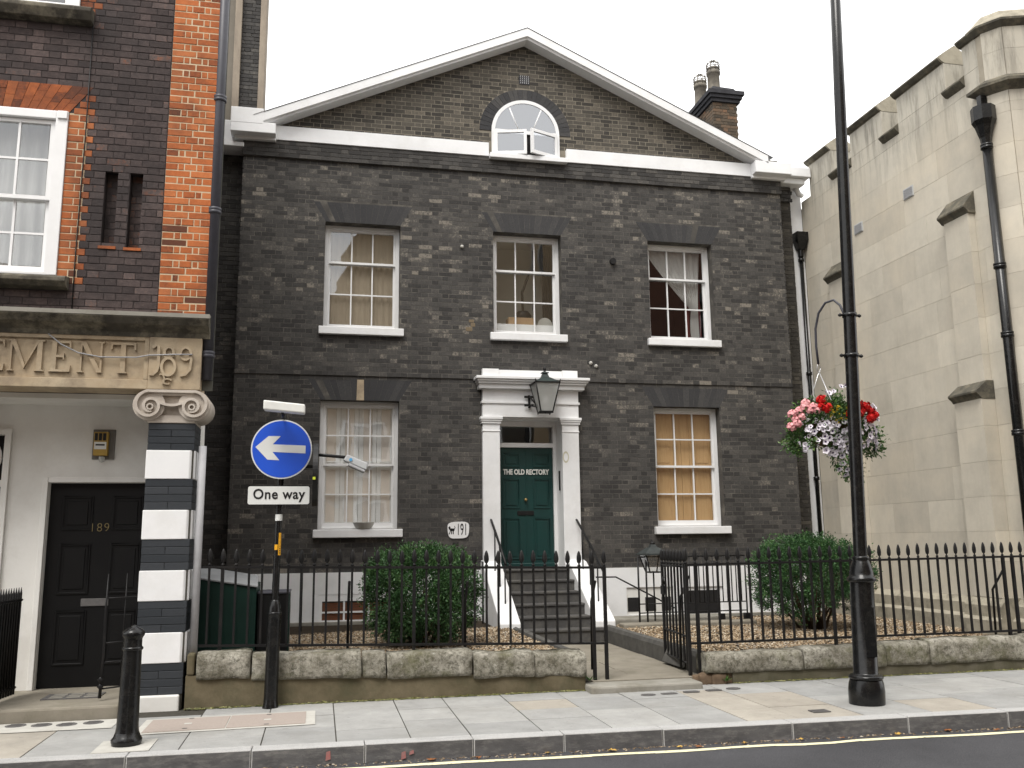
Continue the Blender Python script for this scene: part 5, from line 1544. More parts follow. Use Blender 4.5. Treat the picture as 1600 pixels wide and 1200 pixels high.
# twining numerals 1 8 9 on the pier block
def ribbon(pts, w, y0, y1, closed=False):
    m_ = MB()
    n_ = len(pts)
    seq = range(n_ if closed else n_ - 1)
    nor = []
    for i in range(n_):
        a, b = pts[(i - 1) % n_ if closed else max(0, i - 1)], pts[(i + 1) % n_ if closed else min(n_ - 1, i + 1)]
        d = Vector((b[0] - a[0], b[1] - a[1])).normalized(); nor.append(Vector((-d.y, d.x)))
    for i in seq:
        k = (i + 1) % n_
        p, q = Vector(pts[i]), Vector(pts[k])
        a, b, c_, d = p + nor[i] * w / 2, p - nor[i] * w / 2, q - nor[k] * w / 2, q + nor[k] * w / 2
        m_.hexa([(a.x, y0, a.y), (b.x, y0, b.y), (c_.x, y0, c_.y), (d.x, y0, d.y), (a.x, y1, a.y), (b.x, y1, b.y), (c_.x, y1, c_.y), (d.x, y1, d.y)])
    return m_
yA, yB = FY - 0.080, FY - 0.054
ell = lambda cx, cz, rx, rz, a0, a1, n_=24: [(cx + rx * math.cos(math.radians(a0 + (a1 - a0) * k / n_)), cz + rz * math.sin(math.radians(a0 + (a1 - a0) * k / n_))) for k in range(n_ + 1)]
ribbon([(-4.955, 3.39), (-4.915, 3.42), (-4.895, 3.40), (-4.89, 3.22), (-4.905, 3.16), (-4.94, 3.125), (-4.97, 3.13)], 0.028, yA, yB).build('carved_numeral', M['stone_tan'], fz)
m_ = ribbon(ell(-4.80, 3.345, 0.042, 0.055, 0, 360), 0.024, yA - 0.001, yB); o_ = ribbon(ell(-4.80, 3.205, 0.062, 0.085, 0, 360), 0.026, yA - 0.002, yB)
m_.add(o_.v, o_.f); m_.build('carved_numeral', M['stone_tan'], fz)
m_ = ribbon(ell(-4.645, 3.34, 0.048, 0.06, 0, 360), 0.024, yA - 0.001, yB); o_ = ribbon([(-4.598, 3.35), (-4.59, 3.28), (-4.60, 3.18), (-4.64, 3.13), (-4.69, 3.12)], 0.024, yA - 0.002, yB)
m_.add(o_.v, o_.f); m_.build('carved_numeral', M['stone_tan'], fz)
m_ = ribbon(ell(-4.80, 3.06, 0.04, 0.025, 20, 300, 12), 0.016, yA, yB); o_ = ribbon(ell(-4.86, 3.08, 0.03, 0.05, -60, 120, 10), 0.014, yA - 0.001, yB); m_.add(o_.v, o_.f)
m_.build('carved_leaf', M['stone_tan'], fz)
# sagging wire across the frieze
MB().tube([(-5.90, FY - 0.05, 3.50), (-5.78, FY - 0.055, 3.40), (-5.62, FY - 0.06, 3.32), (-5.42, FY - 0.06, 3.285), (-5.1, FY - 0.065, 3.29), (-4.98, FY - 0.07, 3.315), (-4.75, FY - 0.09, 3.325), (-4.58, FY - 0.09, 3.33)], 0.007, 5).build('slack_cable', M['pipe_grey'], lb)

# ionic capital: a flat band rolled into two scrolls
cp = MB().box(-4.965, -4.55, FY - 0.035, FY + 0.42, 2.93, 2.984)
cpo = cp.build('capital', M['stone_cap'], lb, bevel=0.008)
m_ = MB().box(-4.975, -4.54, FY - 0.003, FY + 0.42, 2.664, 2.74); m_.box(-4.96, -4.555, FY + 0.02, FY + 0.42, 2.74, 2.929)
m_.build('neck', M['stone_cap'], cpo, bevel=0.006)
VR, VZ = 0.148, 2.836
for s, cx in ((1, -4.965), (-1, -4.55)):
    m_ = MB()
    m_.prism([(VR * math.cos(2 * math.pi * k / 36), VR * math.sin(2 * math.pi * k / 36)) for k in range(36)], lambda p, q, t: (cx + p, t, VZ + q), FY - 0.030, FY + 0.42, smooth=True)
    v_ = m_.build('volute', M['stone_cap'], cpo)
    sp_ = []
    for k in range(64):
        a = math.radians(90) + s * 2 * math.pi * 1.55 * k / 63
        rr0 = (VR - 0.013) * (1 - 0.70 * (k / 63) ** 0.9)
        sp_.append((cx - s * 0.0 + rr0 * math.cos(a) + s * 0.018 * k / 63, VZ - 0.022 * k / 63 + rr0 * math.sin(a)))
    ribbon(sp_, 0.026, FY - 0.062, FY - 0.029).build('spiral', M['stone_cap'], v_)
    ex, ez = sp_[-1]
    ribbon(ell(cx + s * 0.016, VZ - 0.022, 0.026, 0.026, 0, 360, 18), 0.014, FY - 0.068, FY - 0.029, True).build('eye', M['stone_cap'], v_)
ribbon([(-4.965 + 0.415 * k / 20, 2.968) for k in range(21)], 0.026, FY - 0.0622, FY - 0.034).build('fillet', M['stone_cap'], cpo)
ribbon([(-4.885 + 0.255 * k / 20, 2.862 - 0.03 * math.sin(math.pi * k / 20)) for k in range(21)], 0.024, FY - 0.06, FY + 0.019).build('cushion', M['stone_cap'], cpo)

# striped pier: white rendered blocks alternating with black painted brick
pz = [2.40, 2.124, 1.828, 1.552, 1.262, 0.981, 0.692, 0.417, 0.134, 0.0]
PA, PB = -4.97, -4.525
MB().box(PA + 0.012, PB - 0.012, FY + 0.016, FY + 0.44, 0.0, 2.663).build('pier', M['paving_base'], lb)
pier = [o for o in lb.children if o.name.startswith('pier')][0]
def white_block(z0, z1, x0=PA, x1=PB):
    c_ = 0.045
    poly = [(x0, FY + 0.45), (x0, FY), (x1 - c_, FY), (x1 + 0.004, FY + c_), (x1 + 0.004, FY + 0.45)]
    m_ = MB(); m_.prism(poly, lambda p, q, t: (p, q, t), z0, z1)
    m_.build('white_band', M['white_paint'], pier, bevel=0.006)
for a, b in ((0, 1), (2, 3), (4, 5), (6, 7)):
    white_block(pz[b], pz[a])
MB().box(PA + 0.03, PB - 0.03, FY - 0.03, FY + 0.44, -0.02, pz[8]).build('white_band', M['white_dull'], pier, bevel=0.015)
for a, b in ((2.662, pz[0]), (pz[1], pz[2]), (pz[3], pz[4]), (pz[5], pz[6]), (pz[7], pz[8])):
    nc = 4
    h = (a - b) / nc
    for k in range(nc):
        z0, z1 = b + k * h + 0.0012, b + (k + 1) * h - 0.0012
        xs = [PA + 0.006, PB - 0.006] if k % 2 else [PA + 0.006, PA + 0.22, PB - 0.006]
        for p, q in zip(xs[:-1], xs[1:]):
            MB().box(p + 0.001, q - 0.001, FY + 0.007 + RND.uniform(-0.001, 0.001), FY + 0.43, z0, z1, tone=RND.random()).build('painted_brick', M['black_brickpaint'], pier, bevel=0.004, bseg=1)

# porch interior
BY = -4.25
m_ = MB()
wall_with_holes(m_, -12, -4.60, 0.10, 2.98, BY, BY + 0.25, [(-6.02, -5.0, 0.1, 2.135), (-7.4, -6.40, 0.1, 2.65)])
m_.box(-12, -4.52, FY + 0.3, BY, 2.93, 2.98)
m_.box(-4.62, -4.54, FY + 0.46, BY, 0.10, 2.93)
m_.build('porch_wall', M['white_dull'], lb)
MB().box(-12, -5.3, -4.0, 3.9, 0.0, 3.70).build('ground_floor', M['dark_deep'], lb)
ps = MB().box(-12, -5.02, -5.36, BY + 0.2, -0.1, 0.115); ps.build('porch_step', M['path_stone'], lb, bevel=0.02)
m_ = MB(); m_.box(-6.075, -6.022, BY - 0.05, BY + 0.10, 0.116, 2.19); m_.box(-6.021, -4.95, BY - 0.05, BY + 0.10, 2.137, 2.19)
m_.build('door_frame', M['white_dull'], lb, bevel=0.006)
d2 = MB().box(-6.02, -5.0, BY + 0.06, BY + 0.11, 0.12, 2.134).build('panelled_door', M['door_black'], lb)
for x0, x1 in ((-5.90, -5.60), (-5.42, -5.12)):
    for z0, z1 in ((0.33, 0.86), (1.02, 1.52), (1.66, 2.0)):
        door_panel(x0, x1, z0, z1, BY + 0.06, M['door_black'], d2)
MB().box(-5.66, -5.40, BY + 0.045, BY + 0.06, 0.90, 0.975).build('letter_plate', M['cover_iron'], d2, bevel=0.004)
text_mesh('189', 0.125, 0.006, M['gold_paint'], 'numerals', d2, lambda x, y, z: (-5.53 + x, BY + 0.054 - z, 1.68 + y), sx=0.95, offset=-0.003, spacing=1.15)
# door at the picture edge with round fanlight
m_ = MB(); m_.box(-6.46, -6.402, BY - 0.04, BY + 0.1, 0.116, 2.68); m_.box(-7.4, -6.46, BY - 0.04, BY + 0.1, 2.10, 2.16); m_.box(-7.4, -6.46, BY - 0.04, BY + 0.1, 2.62, 2.68)
m_.tube([(-6.70 + 0.21 * math.cos(2 * math.pi * k / 24), BY - 0.01, 2.39 + 0.21 * math.sin(2 * math.pi * k / 24)) for k in range(25)], 0.014, 6)
m_.build('door_frame', M['white_dull'], lb)
MB().box(-7.4, -6.46, BY + 0.08, BY + 0.12, 0.12, 2.62).build('panelled_door', M['door_black'], lb)
# alarm box
ab = thing('alarm_box', 'aged yellow alarm box on a grey plate above the black porch door', 'alarm', (-5.53, BY - 0.06, 2.38))
MB().box(-5.635, -5.42, BY - 0.02, BY - 0.001, 2.375, 2.685).build('back_plate', M['alarm_grey'], ab, bevel=0.004)
fb = MB().box(-5.615, -5.475, BY - 0.075, BY - 0.0205, 2.41, 2.655).build('cover', M['alarm_yellow'], ab, bevel=0.008)
MB().box(-5.605, -5.49, BY - 0.079, BY - 0.0755, 2.475, 2.55).build('label_panel', M['sign_white'], fb)
MB().box(-5.592, -5.505, BY - 0.0815, BY - 0.0792, 2.512, 2.528).build('blurred_lettering', M['sign_black'], fb)
for k in range(3): MB().box(-5.605 + k * 0.04, -5.575 + k * 0.04, BY - 0.080, BY - 0.0755, 2.565, 2.64).build('sounder_slot', M['sign_black'], fb)
MB().lathe([(0.03, 0.03), (0.032, 0.0), (0.022, -0.022), (0.001, -0.03)], (-5.53, BY - 0.05, 2.37), 14).build('strobe_lens', M['glass_lamp'], ab)
# door mat
m_ = MB().box(-5.78, -5.28, -4.92, -4.62, 0.1155, 0.124)
dm = m_.build('door_grating', M['cover_iron'], label='dark iron foot grating set in the porch step before the black door', cat='grating')
m_ = MB()
for k in range(3):
    for q in range(3): m_.box(-5.72 + q * 0.15, -5.60 + q * 0.15, -4.89 + k * 0.09, -4.85 + k * 0.09, 0.1242, 0.128)
m_.build('raised_ribs', M['concrete'], dm)

# iron gate leaf folded in the porch, spiked railing at the picture edge
ig = thing('iron_gate', 'old thin black iron gate leaf standing open in the porch beside the striped pier', 'gate', (-5.15, -5.1, 0.12))
m_ = MB().tube([(-5.235, -5.10, 0.14), (-5.225, -5.10, 0.5), (-5.23, -5.10, 0.9), (-5.225, -5.10, 1.24)], [0.016, 0.013, 0.012, 0.004], 6)
m_.build('post', M['black_iron'], ig)
MB().tube([(-5.09, -4.98, 0.3), (-5.085, -4.98, 1.24)], [0.010, 0.004], 6).build('bar', M['black_iron'], ig)
for z in (0.22, 0.62, 1.02, 0.45): MB().tube([(-5.23, -5.10, z), (-5.0, -4.93, z)], 0.008, 6).build('rail', M['black_iron'], ig)
for z in (0.3, 0.24): MB().lathe([(0.001, -0.03), (0.03, 0), (0.001, 0.03)], (-5.235, -5.105, z), 8).build('latch', M['black_iron'], ig)
sr = thing('spiked_railing', 'black close-set spiked iron railing at the left picture edge', 'railing', (-6.2, -5.0, 0.12))
for k in range(20):
    y = -5.60 + k * 0.05
    x = -6.21 + 0.05 * k * 0.13
    MB().tube([(x, y, 0.14), (x, y, 1.06), (x, y, 1.12)], [0.012, 0.012, 0.002], 5).build('bar', M['black_iron'], sr)
for z in (0.2, 1.0): MB().tube([(-6.22, -5.64, z), (-6.085, -4.62, z)], 0.014, 6).build('rail', M['black_iron'], sr)
MB().hexa([(-6.225, -5.62, 0.22), (-6.215, -5.62, 0.22), (-6.095, -4.63, 0.22), (-6.105, -4.63, 0.22), (-6.225, -5.62, 0.98), (-6.215, -5.62, 0.98), (-6.095, -4.63, 0.98), (-6.105, -4.63, 0.98)]).build('back_sheet', M['black_iron'], sr)

# rainwater pipes at that corner
MB().tube([(-4.50 + 0.05, FY + 0.03, 3.1), (-4.45, FY + 0.03, 9.5)], 0.052, 14).build('drainpipe', M['pipe_blue'], label='blue-grey iron drainpipe running down the corner of the orange brick pier', cat='drainpipe')
o_ = bpy.data.objects['drainpipe']
for z in (8.9, 6.05, 4.82, 3.32):
    MB().lathe([(0.053, 0), (0.066, 0.006), (0.066, 0.03), (0.060, 0.034), (0.066, 0.04), (0.066, 0.065), (0.053, 0.07)], (-4.45, FY + 0.03, z), 16).build('collar', M['pipe_blue'], o_)
MB().box(-4.52, -4.40, FY + 0.075, FY + 0.10, 3.0, 9.5).build('corner_board', M['pipe_lead'], lb)
MB().tube([(-4.465, FY + 0.09, 0.3), (-4.465, FY + 0.09, 2.45)], 0.038, 12).build('waste_pipe', M['pipe_grey'], label='pale grey waste pipe beside the striped pier', cat='pipe')

# ------------------------------------------------------------------ church
CX = 5.45
church = thing('stone_church', 'cream ashlar church flank with battlements and buttresses at the right', 'church', (6.5, -2.5, 0.2))
m_ = MB()
m_.box(CX + 0.012, CX + 2.0, -4.295, 0.9, 0.2, 7.62)
cw = m_.build('wall', M['church_joint'], church)
cz = [0.68, 1.16, 1.55, 2.0, 2.46, 2.93, 3.41, 3.90, 4.41, 4.88, 5.34, 5.78, 6.22, 6.66, 7.10, 7.62]
r = random.Random(23)
def ashlar(fn, u0, u1, zs, parent, off=0, smin=0.65, smax=1.25, depth=0.06):
    for k in range(len(zs) - 1):
        u = u0
        first = r.uniform(0.3, smax)
        while u < u1 - 0.02:
            w = first if u == u0 else r.uniform(smin, smax)
            e = min(u + w, u1)
            if u1 - e < 0.22: e = u1
            g = 0.0013
            t = r.random(); p = r.uniform(-0.001, 0.001)
            v = [fn(u + g, -depth, zs[k] + g), fn(e - g, -depth, zs[k] + g), fn(e - g, p, zs[k] + g), fn(u + g, p, zs[k] + g), fn(u + g, -depth, zs[k + 1] - g), fn(e - g, -depth, zs[k + 1] - g), fn(e - g, p, zs[k + 1] - g), fn(u + g, p, zs[k + 1] - g)]
            MB().hexa(v, 0, t).build('ashlar_block', M['church'], parent)
            u = e
fx = lambda x0: (lambda u, d, z: (x0 - d, -u, z))
ashlar(fx(CX), -0.45, 4.345, cz, cw)
# plinth
m_ = MB()
m_.prism([(CX - 0.05, 0.2), (CX - 0.16, 0.2), (CX - 0.16, 0.42), (CX - 0.10, 0.46), (CX - 0.10, 0.60), (CX - 0.004, 0.68), (CX + 0.02, 0.68)], lambda p, q, t: (p, t, q), -4.34, 0.45)
m_.build('plinth', M['church_cap'], church)
# battlements
def merlon(y_far, y_near, zt=8.62, zs=7.90, lowered=False):
    x0, x1 = CX, CX + 0.42
    m_ = MB().box(x0 + 0.0, x1, y_near, y_far, zs, zt - 0.30, tone=RND.random())
    o = m_.build('merlon', M['church'], church, bevel=0.004, bseg=1)
    prof = [(x0 + 0.02, zt - 0.30), (x0 - 0.03, zt - 0.27), (x0 - 0.075, zt - 0.225), (x0 - 0.075, zt - 0.20), (x0 + 0.02, zt - 0.13), ((x0 + x1) / 2, zt), (x1 + 0.06, zt - 0.20), (x1 + 0.06, zt - 0.24), (x1 - 0.02, zt - 0.30)]
    MB().prism(prof, lambda p, q, t: (p, t, q), y_near - 0.005, y_far + 0.03).build('coping', M['church_cap'], o)
    MB().prism([(x0 - 0.03, zt - 0.272), (x0 - 0.078, zt - 0.226), (x0 - 0.078, zt - 0.205), (x0 - 0.06, zt - 0.19), (x0 + 0.0, zt - 0.29)], lambda p, q, t: (p, t, q), y_near + 0.03, y_far + 0.034).build('drip_mould', M['church_dark'], o)
merl = [(0.12, -0.62), (-1.22, -2.12), (-2.52, -3.64), (-4.02, -4.30)]
for a, b in merl: merlon(a, b)
for i in range(len(merl) - 1):
    a, b = merl[i][1], merl[i + 1][0]
    x0, x1 = CX, CX + 0.42
    prof = [(x0 + 0.02, 7.74), (x0 - 0.05, 7.80), (x0 - 0.075, 7.83), (x0 - 0.075, 7.85), (x0 + 0.02, 7.93), (x1, 7.99), (x1, 7.74)]
    MB().prism(prof, lambda p, q, t: (p, t, q), b - 0.0, a + 0.02).build('crenel_sill', M['church_dark'], church)
m_ = MB(); m_.box(CX, CX + 0.42, -4.295, 0.45, 7.622, 7.74); m_.build('parapet_base', M['church'], church)
for i in range(len(merl)):
    MB().box(CX + 0.001, CX + 0.42, merl[i][1], merl[i][0], 7.741, 7.899, tone=0.5).build('parapet_block', M['church'], church)
MB().box(CX + 0.42, CX + 2.0, -4.29, 0.9, 7.62, 7.75).build('roof_slab', M['lead'], church)
# buttresses
def buttress(y_far, y_near):
    b = MB().box(CX - 0.10, CX - 0.001, y_near + 0.03, y_far - 0.03, 3.5, 5.95).build('buttress', M['church_joint'], church)
    ashlar(lambda u, d, z: (CX - 0.112 - d, -u, z), -y_far + 0.02, -y_near - 0.02, [3.5, 3.90, 4.41, 4.88, 5.34, 5.95], b, smin=2, smax=3)
    ashlar(lambda u, d, z: (CX - 0.112 + u, y_near + 0.018 - d, z), 0.0, 0.11, [3.5, 3.90, 4.41, 4.88, 5.34, 5.95], b, smin=2, smax=3, depth=0.03)
    MB().box(CX - 0.20, CX - 0.001, y_near + 0.03, y_far - 0.03, 0.2, 3.35).build('buttress_core', M['church_joint'], church)
    ashlar(lambda u, d, z: (CX - 0.212 - d, -u, z), -y_far, -y_near, [0.70, 1.16, 1.55, 2.0, 2.46, 2.93, 3.35], b, smin=2, smax=3)
    ashlar(lambda u, d, z: (CX - 0.212 + u, y_near - 0.002 - d, z), 0.0, 0.21, [0.70, 1.16, 1.55, 2.0, 2.46, 2.93, 3.35], b, smin=2, smax=3, depth=0.03)
    for (xo, zb, zt, w) in ((0.112, 5.95, 6.22, 0.02), (0.212, 3.35, 3.54, 0.0)):
        prof = [(CX + 0.0, zb - 0.06), (CX - xo - 0.0, zb - 0.06), (CX - xo - 0.03, zb - 0.02), (CX - xo - 0.075, zb + 0.02), (CX - xo - 0.075, zb + 0.045), (CX - (0.11 if xo > 0.2 else 0.0), zt), (CX + 0.0, zt)]
        MB().prism(prof, lambda p, q, t: (p, t, q), y_near - 0.01, y_far + 0.03).build('weathering', M['church_dark'], b, bevel=0.004)
    MB().prism([(CX, 0.2), (CX - 0.36, 0.2), (CX - 0.36, 0.42), (CX - 0.30, 0.46), (CX - 0.30, 0.60), (CX - 0.20, 0.70), (CX, 0.70)], lambda p, q, t: (p, t, q), y_near - 0.08, y_far + 0.08).build('base', M['church_cap'], b)
buttress(-3.44, -3.96)
buttress(-0.42, -0.94)
# corner pier of the church front, chamfered towards the garden
TP = [(5.452, -4.40), (5.60, -4.62), (7.1, -5.10), (7.9, -5.10), (7.9, -4.30), (5.452, -4.30)]
tcx, tcy = 6.6, -4.6
def tp(off):
    n_ = len(TP); out = []
    for i in range(n_):
        p, q, s = Vector(TP[i - 1]), Vector(TP[i]), Vector(TP[(i + 1) % n_])
        d0, d1 = (q - p).normalized(), (s - q).normalized()
        n0, n1 = Vector((d0.y, -d0.x)), Vector((d1.y, -d1.x))
        m2 = (n0 + n1).normalized(); k_ = off / max(0.4, m2.dot(n0))
        out.append((q.x + m2.x * k_, q.y + m2.y * k_))
    return out
m_ = MB().prism(TP, lambda p, q, t: (p, q, t), 0.2, 8.43)
tw = m_.build('corner_pier', M['church_joint'], church)
tz = cz[:-1] + [7.24, 7.6, 8.0, 8.42]
for k in (0, 1):
    p0, p1 = Vector((*TP[k], 0)), Vector((*TP[k + 1], 0))
    d = (p1 - p0).normalized(); nn = Vector((d.y, -d.x, 0)); Lg = (p1 - p0).length
    ashlar(lambda u, dd, z: tuple(p0 + d * u + nn * (dd + 0.012) + Vector((0, 0, z))), 0.0, Lg, tz, tw, smin=0.55, smax=0.8)
for (o0, z0, o1, z1, mm, nm) in ((0.02, 7.40, 0.13, 7.49, 'church_dark', 'string_course'), (0.13, 7.49, 0.13, 7.53, 'church_dark', 'string_course'), (0.13, 7.531, 0.02, 7.62, 'church_dark', 'string_course'), (0.02, 8.32, 0.085, 8.39, 'church_dark', 'drip_mould'), (0.085, 8.391, 0.085, 8.42, 'church_dark', 'drip_mould'), (0.085, 8.421, -0.06, 8.60, 'church_cap', 'coping')):
    a_, b_ = tp(o0), tp(o1); n_ = len(a_)
    m_ = MB(); m_.add([(x, y, z0) for x, y in a_] + [(x, y, z1) for x, y in b_], [list(range(n_ - 1, -1, -1)), list(range(n_, 2 * n_))] + [[k, (k + 1) % n_, n_ + (k + 1) % n_, n_ + k] for k in range(n_)])
    m_.build(nm, M[mm], tw)
# vents
for (y, z) in ((-1.28, 6.62), (-2.62, 6.72)):
    v = MB().box(CX - 0.012, CX + 0.0, y - 0.12, y + 0.12, z - 0.085, z + 0.085).build('air_vent', M['sign_edge'], church)
    for k in range(5): MB().box(CX - 0.022, CX - 0.0125, y - 0.10, y + 0.10, z - 0.07 + k * 0.03, z - 0.052 + k * 0.03).build('louvre', M['pipe_grey'], v)
# church downpipe
cdp = thing('downpipe', 'black iron downpipe with hopper in the corner of the church turret', 'downpipe', (5.36, -4.42, 0.2))
PXX, PYY = 5.36, -4.40
MB().tube([(PXX, PYY, 0.2), (PXX, PYY, 6.75)], 0.060, 16).build('pipe', M['black_gloss'], cdp)
m_ = MB().lathe([(0.066, 6.70), (0.075, 6.78), (0.12, 6.95), (0.155, 7.02), (0.155, 7.22), (0.14, 7.22), (0.13, 7.05)], (PXX, PYY, 0), 8, smooth=False)
m_.box(PXX - 0.03, PXX + 0.06, PYY - 0.02, PYY + 0.06, 7.10, 7.40)
m_.build('hopper', M['black_gloss'], cdp)
for z in (6.62, 4.95, 4.02, 2.74, 1.1): MB().lathe([(0.06, 0), (0.078, 0.008), (0.078, 0.04), (0.07, 0.044), (0.078, 0.05), (0.078, 0.075), (0.06, 0.08)], (PXX, PYY, z), 16).build('collar', M['black_gloss'], cdp)

# ------------------------------------------------------------------ boundary walls
def rough_stone(x0, x1, y0, y1, z0, z1, seed, rnd=0.06, amp=0.012):
    nx, ny, nz = max(6, int((x1 - x0) / 0.05)), 8, 7
    bm = bmesh.new()
    cx, cy, cz_ = (x0 + x1) / 2, (y0 + y1) / 2, (z0 + z1) / 2
    hx, hy, hz = (x1 - x0) / 2, (y1 - y0) / 2, (z1 - z0) / 2
    V, idx, F = [], {}, []
    def vid(i, j, k):
        key = (i, j, k)
        if key not in idx:
            p = Vector((-hx + 2 * hx * i / nx, -hy + 2 * hy * j / ny, -hz + 2 * hz * k / nz))
            # round the long edges
            rx_ = 0.025
            q = Vector((max(-hx + rx_, min(hx - rx_, p.x)), max(-hy + rnd, min(hy - rnd, p.y)), max(-hz + rnd * 0.6, min(hz - rnd, p.z))))
            d = p - q
            if d.length > 1e-6:
                d = d.normalized() * min(d.length, rnd)
            p = q + d
            w = p + Vector((cx, cy, cz_))
            nz_ = mnoise.noise(w * 4 + Vector((seed, 0, 0))) * amp * 1.4 + mnoise.noise(w * 14) * amp * 0.6
            w = w + (d.normalized() if d.length > 0 else Vector((0, 0, 1))) * nz_
            idx[key] = len(V); V.append(tuple(w))
        return idx[key]
    for i in range(nx):
        for j in range(ny):
            F.append((vid(i, j, nz), vid(i + 1, j, nz), vid(i + 1, j + 1, nz), vid(i, j + 1, nz))); F.append((vid(i, j, 0), vid(i, j + 1, 0), vid(i + 1, j + 1, 0), vid(i + 1, j, 0)))
        for k in range(nz):
            F.append((vid(i, 0, k), vid(i + 1, 0, k), vid(i + 1, 0, k + 1), vid(i, 0, k + 1))); F.append((vid(i, ny, k), vid(i, ny, k + 1), vid(i + 1, ny, k + 1), vid(i + 1, ny, k)))
    for j in range(ny):
        for k in range(nz):
            F.append((vid(0, j, k), vid(0, j, k + 1), vid(0, j + 1, k + 1), vid(0, j + 1, k))); F.append((vid(nx, j, k), vid(nx, j + 1, k), vid(nx, j + 1, k + 1), vid(nx, j, k + 1)))
    m_ = MB(); m_.add(V, F, 0, 0.5, True)
    return m_
wl = thing('garden_wall', 'low wall with pitted coping stones under the left railings, sign post in front', 'wall', (-2.5, -4.97, 0))
m_ = MB(); n_ = 24
for i in range(n_):
    a, b = -4.505 + 3.85 * i / n_, -4.505 + 3.85 * (i + 1) / n_
    za, zb = 0.30 - 0.035 * (a + 4.5), 0.30 - 0.035 * (b + 4.5)
    m_.hexa([(a, -5.085, -0.05), (b, -5.085, -0.05), (b, -4.84, -0.05), (a, -4.84, -0.05), (a, -5.08, za), (b, -5.08, zb), (b, -4.84, zb), (a, -4.84, za)])
m_.build('wall_base', M['plinth_brown'], wl)
jx = [-4.42, -3.925, -2.895, -2.657, -1.81, -1.185, -0.645]
for i, (a, b) in enumerate(zip(jx[:-1], jx[1:])):
    zt = 0.505 - 0.032 * ((a + b) / 2 + 4.45) + RND.uniform(-0.006, 0.006)
    zb = zt - 0.245
    rough_stone(a + 0.006, b - 0.006, -5.115 + RND.uniform(-0.008, 0.008), -4.80, zb, zt, i * 7.3, 0.06 if i < 5 else 0.08, 0.012 if i < 4 else 0.02).build('coping_stone', M['coping'], wl)
MB().box(-4.50, -4.43, -5.09, -4.82, 0.30, 0.50).build('end_block', M['plinth_brown'], wl, bevel=0.02)
wr = thing('garden_wall', 'low mossy wall with worn coping stones under the right railings behind the lamp post', 'wall', (3.4, -4.97, 0))
m_ = MB().box(0.95, 7.2, -5.085, -4.84, -0.05, 0.16); m_.build('wall_base', M['plinth_dark'], wr)
jx = [0.655, 1.765, 2.75, 3.30, 4.55, 5.5, 6.6]
for i, (a, b) in enumerate(zip(jx[:-1], jx[1:])):
    zt = 0.315 + 0.018 * (a - 0.6) + RND.uniform(-0.006, 0.006)
    rough_stone(a + 0.006, b - 0.006, -5.115 + RND.uniform(-0.008, 0.008), -4.80, 0.105, zt, i * 5.1 + 40, 0.07, 0.012).build('coping_stone', M['coping'], wr)
for i, (x, y, s) in enumerate([(0.66, -5.02, 0.07), (0.80, -5.03, 0.08), (0.90, -5.0, 0.075), (0.72, -4.93, 0.08), (0.58, -4.99, 0.05)]):
    rough_stone(x - s, x + s, y - s * 0.8, y + s * 0.8, -0.02, 0.105, i * 3.3, 0.035, 0.02).build('rubble_stone', M['rubble'], wr)
def weed(x, y, z, seed, label):
    rr = random.Random(seed); m_ = MB()
    for k in range(16):
        a = rr.uniform(0, 6.28); L_ = rr.uniform(0.04, 0.09); e = rr.uniform(0.3, 1.1)
        d = Vector((math.cos(a) * math.cos(e), math.sin(a) * math.cos(e), math.sin(e))); s = d.cross(Vector((0, 0, 1))).normalized() * 0.012
        p = Vector((x, y, z)) + d * L_ * 0.4
        m_.add([tuple(Vector((x, y, z))), tuple(p + s), tuple(p + d * L_ * 0.6), tuple(p - s)], [(0, 1, 2, 3)], 0, rr.uniform(0.4, 1.0))
    return m_.build('weed', M['leaf_basket'], label=label, cat='weed')
weed(0.86, -5.11, 0.03, 1, 'small green weed growing in the broken right wall end by the gate')
weed(-0.62, -5.11, 0.10, 2, 'small green weed growing at the left wall end by the gate')

# ------------------------------------------------------------------ railings
def spear_mesh():
    prof = [(0.010, 0.0), (0.018, 0.006), (0.018, 0.018), (0.009, 0.026), (0.009, 0.036), (0.021, 0.046), (0.027, 0.075), (0.025, 0.105), (0.017, 0.140), (0.008, 0.160), (0.001, 0.166)]
    m_ = MB()
    v, f = [], []
    seg = 8
    for r_, z in prof:
        for k in range(seg):
            a = 2 * math.pi * k / seg
            v.append((r_ * math.cos(a), r_ * 0.6 * math.sin(a), z))
    for i in range(len(prof) - 1):
        for k in range(seg): f.append((i * seg + k, i * seg + (k + 1) % seg, (i + 1) * seg + (k + 1) % seg, (i + 1) * seg + k))
    m_.add(v, f, 0, 0.5, True)
    me = m_.mesh('spearhead'); me.materials.append(M['black_iron']); return me
SPEAR = spear_mesh()
barcache = {}
def bar(x, y, z0, z1, parent, spear=True, w=0.0105, rot=0.0):
    key = (round(z1 - z0, 2), w)
    if key not in barcache:
        h = key[0]
        m_ = MB().box(-w, w, -w, w, 0, h); me = m_.mesh('bar'); me.materials.append(M['black_iron']); barcache[key] = me
    o = link('bar', barcache[key], (x, y, z0), parent)
    if rot: o.rotation_euler = (0, 0, rot)
    if spear:
        s = link('spearhead', SPEAR, (x, y, z0 + key[0]), o, rot=(0, 0, rot))
    return o
RY = -4.93
rl = thing('railing', 'black spear-topped iron railing on the left garden wall behind the sign post', 'railing', (-2.4, RY, 0.4))
zt_l = lambda x: 1.285 - 0.0185 * (x + 4.487)
zb_l = lambda x: 0.552 - 0.028 * (x + 4.453)
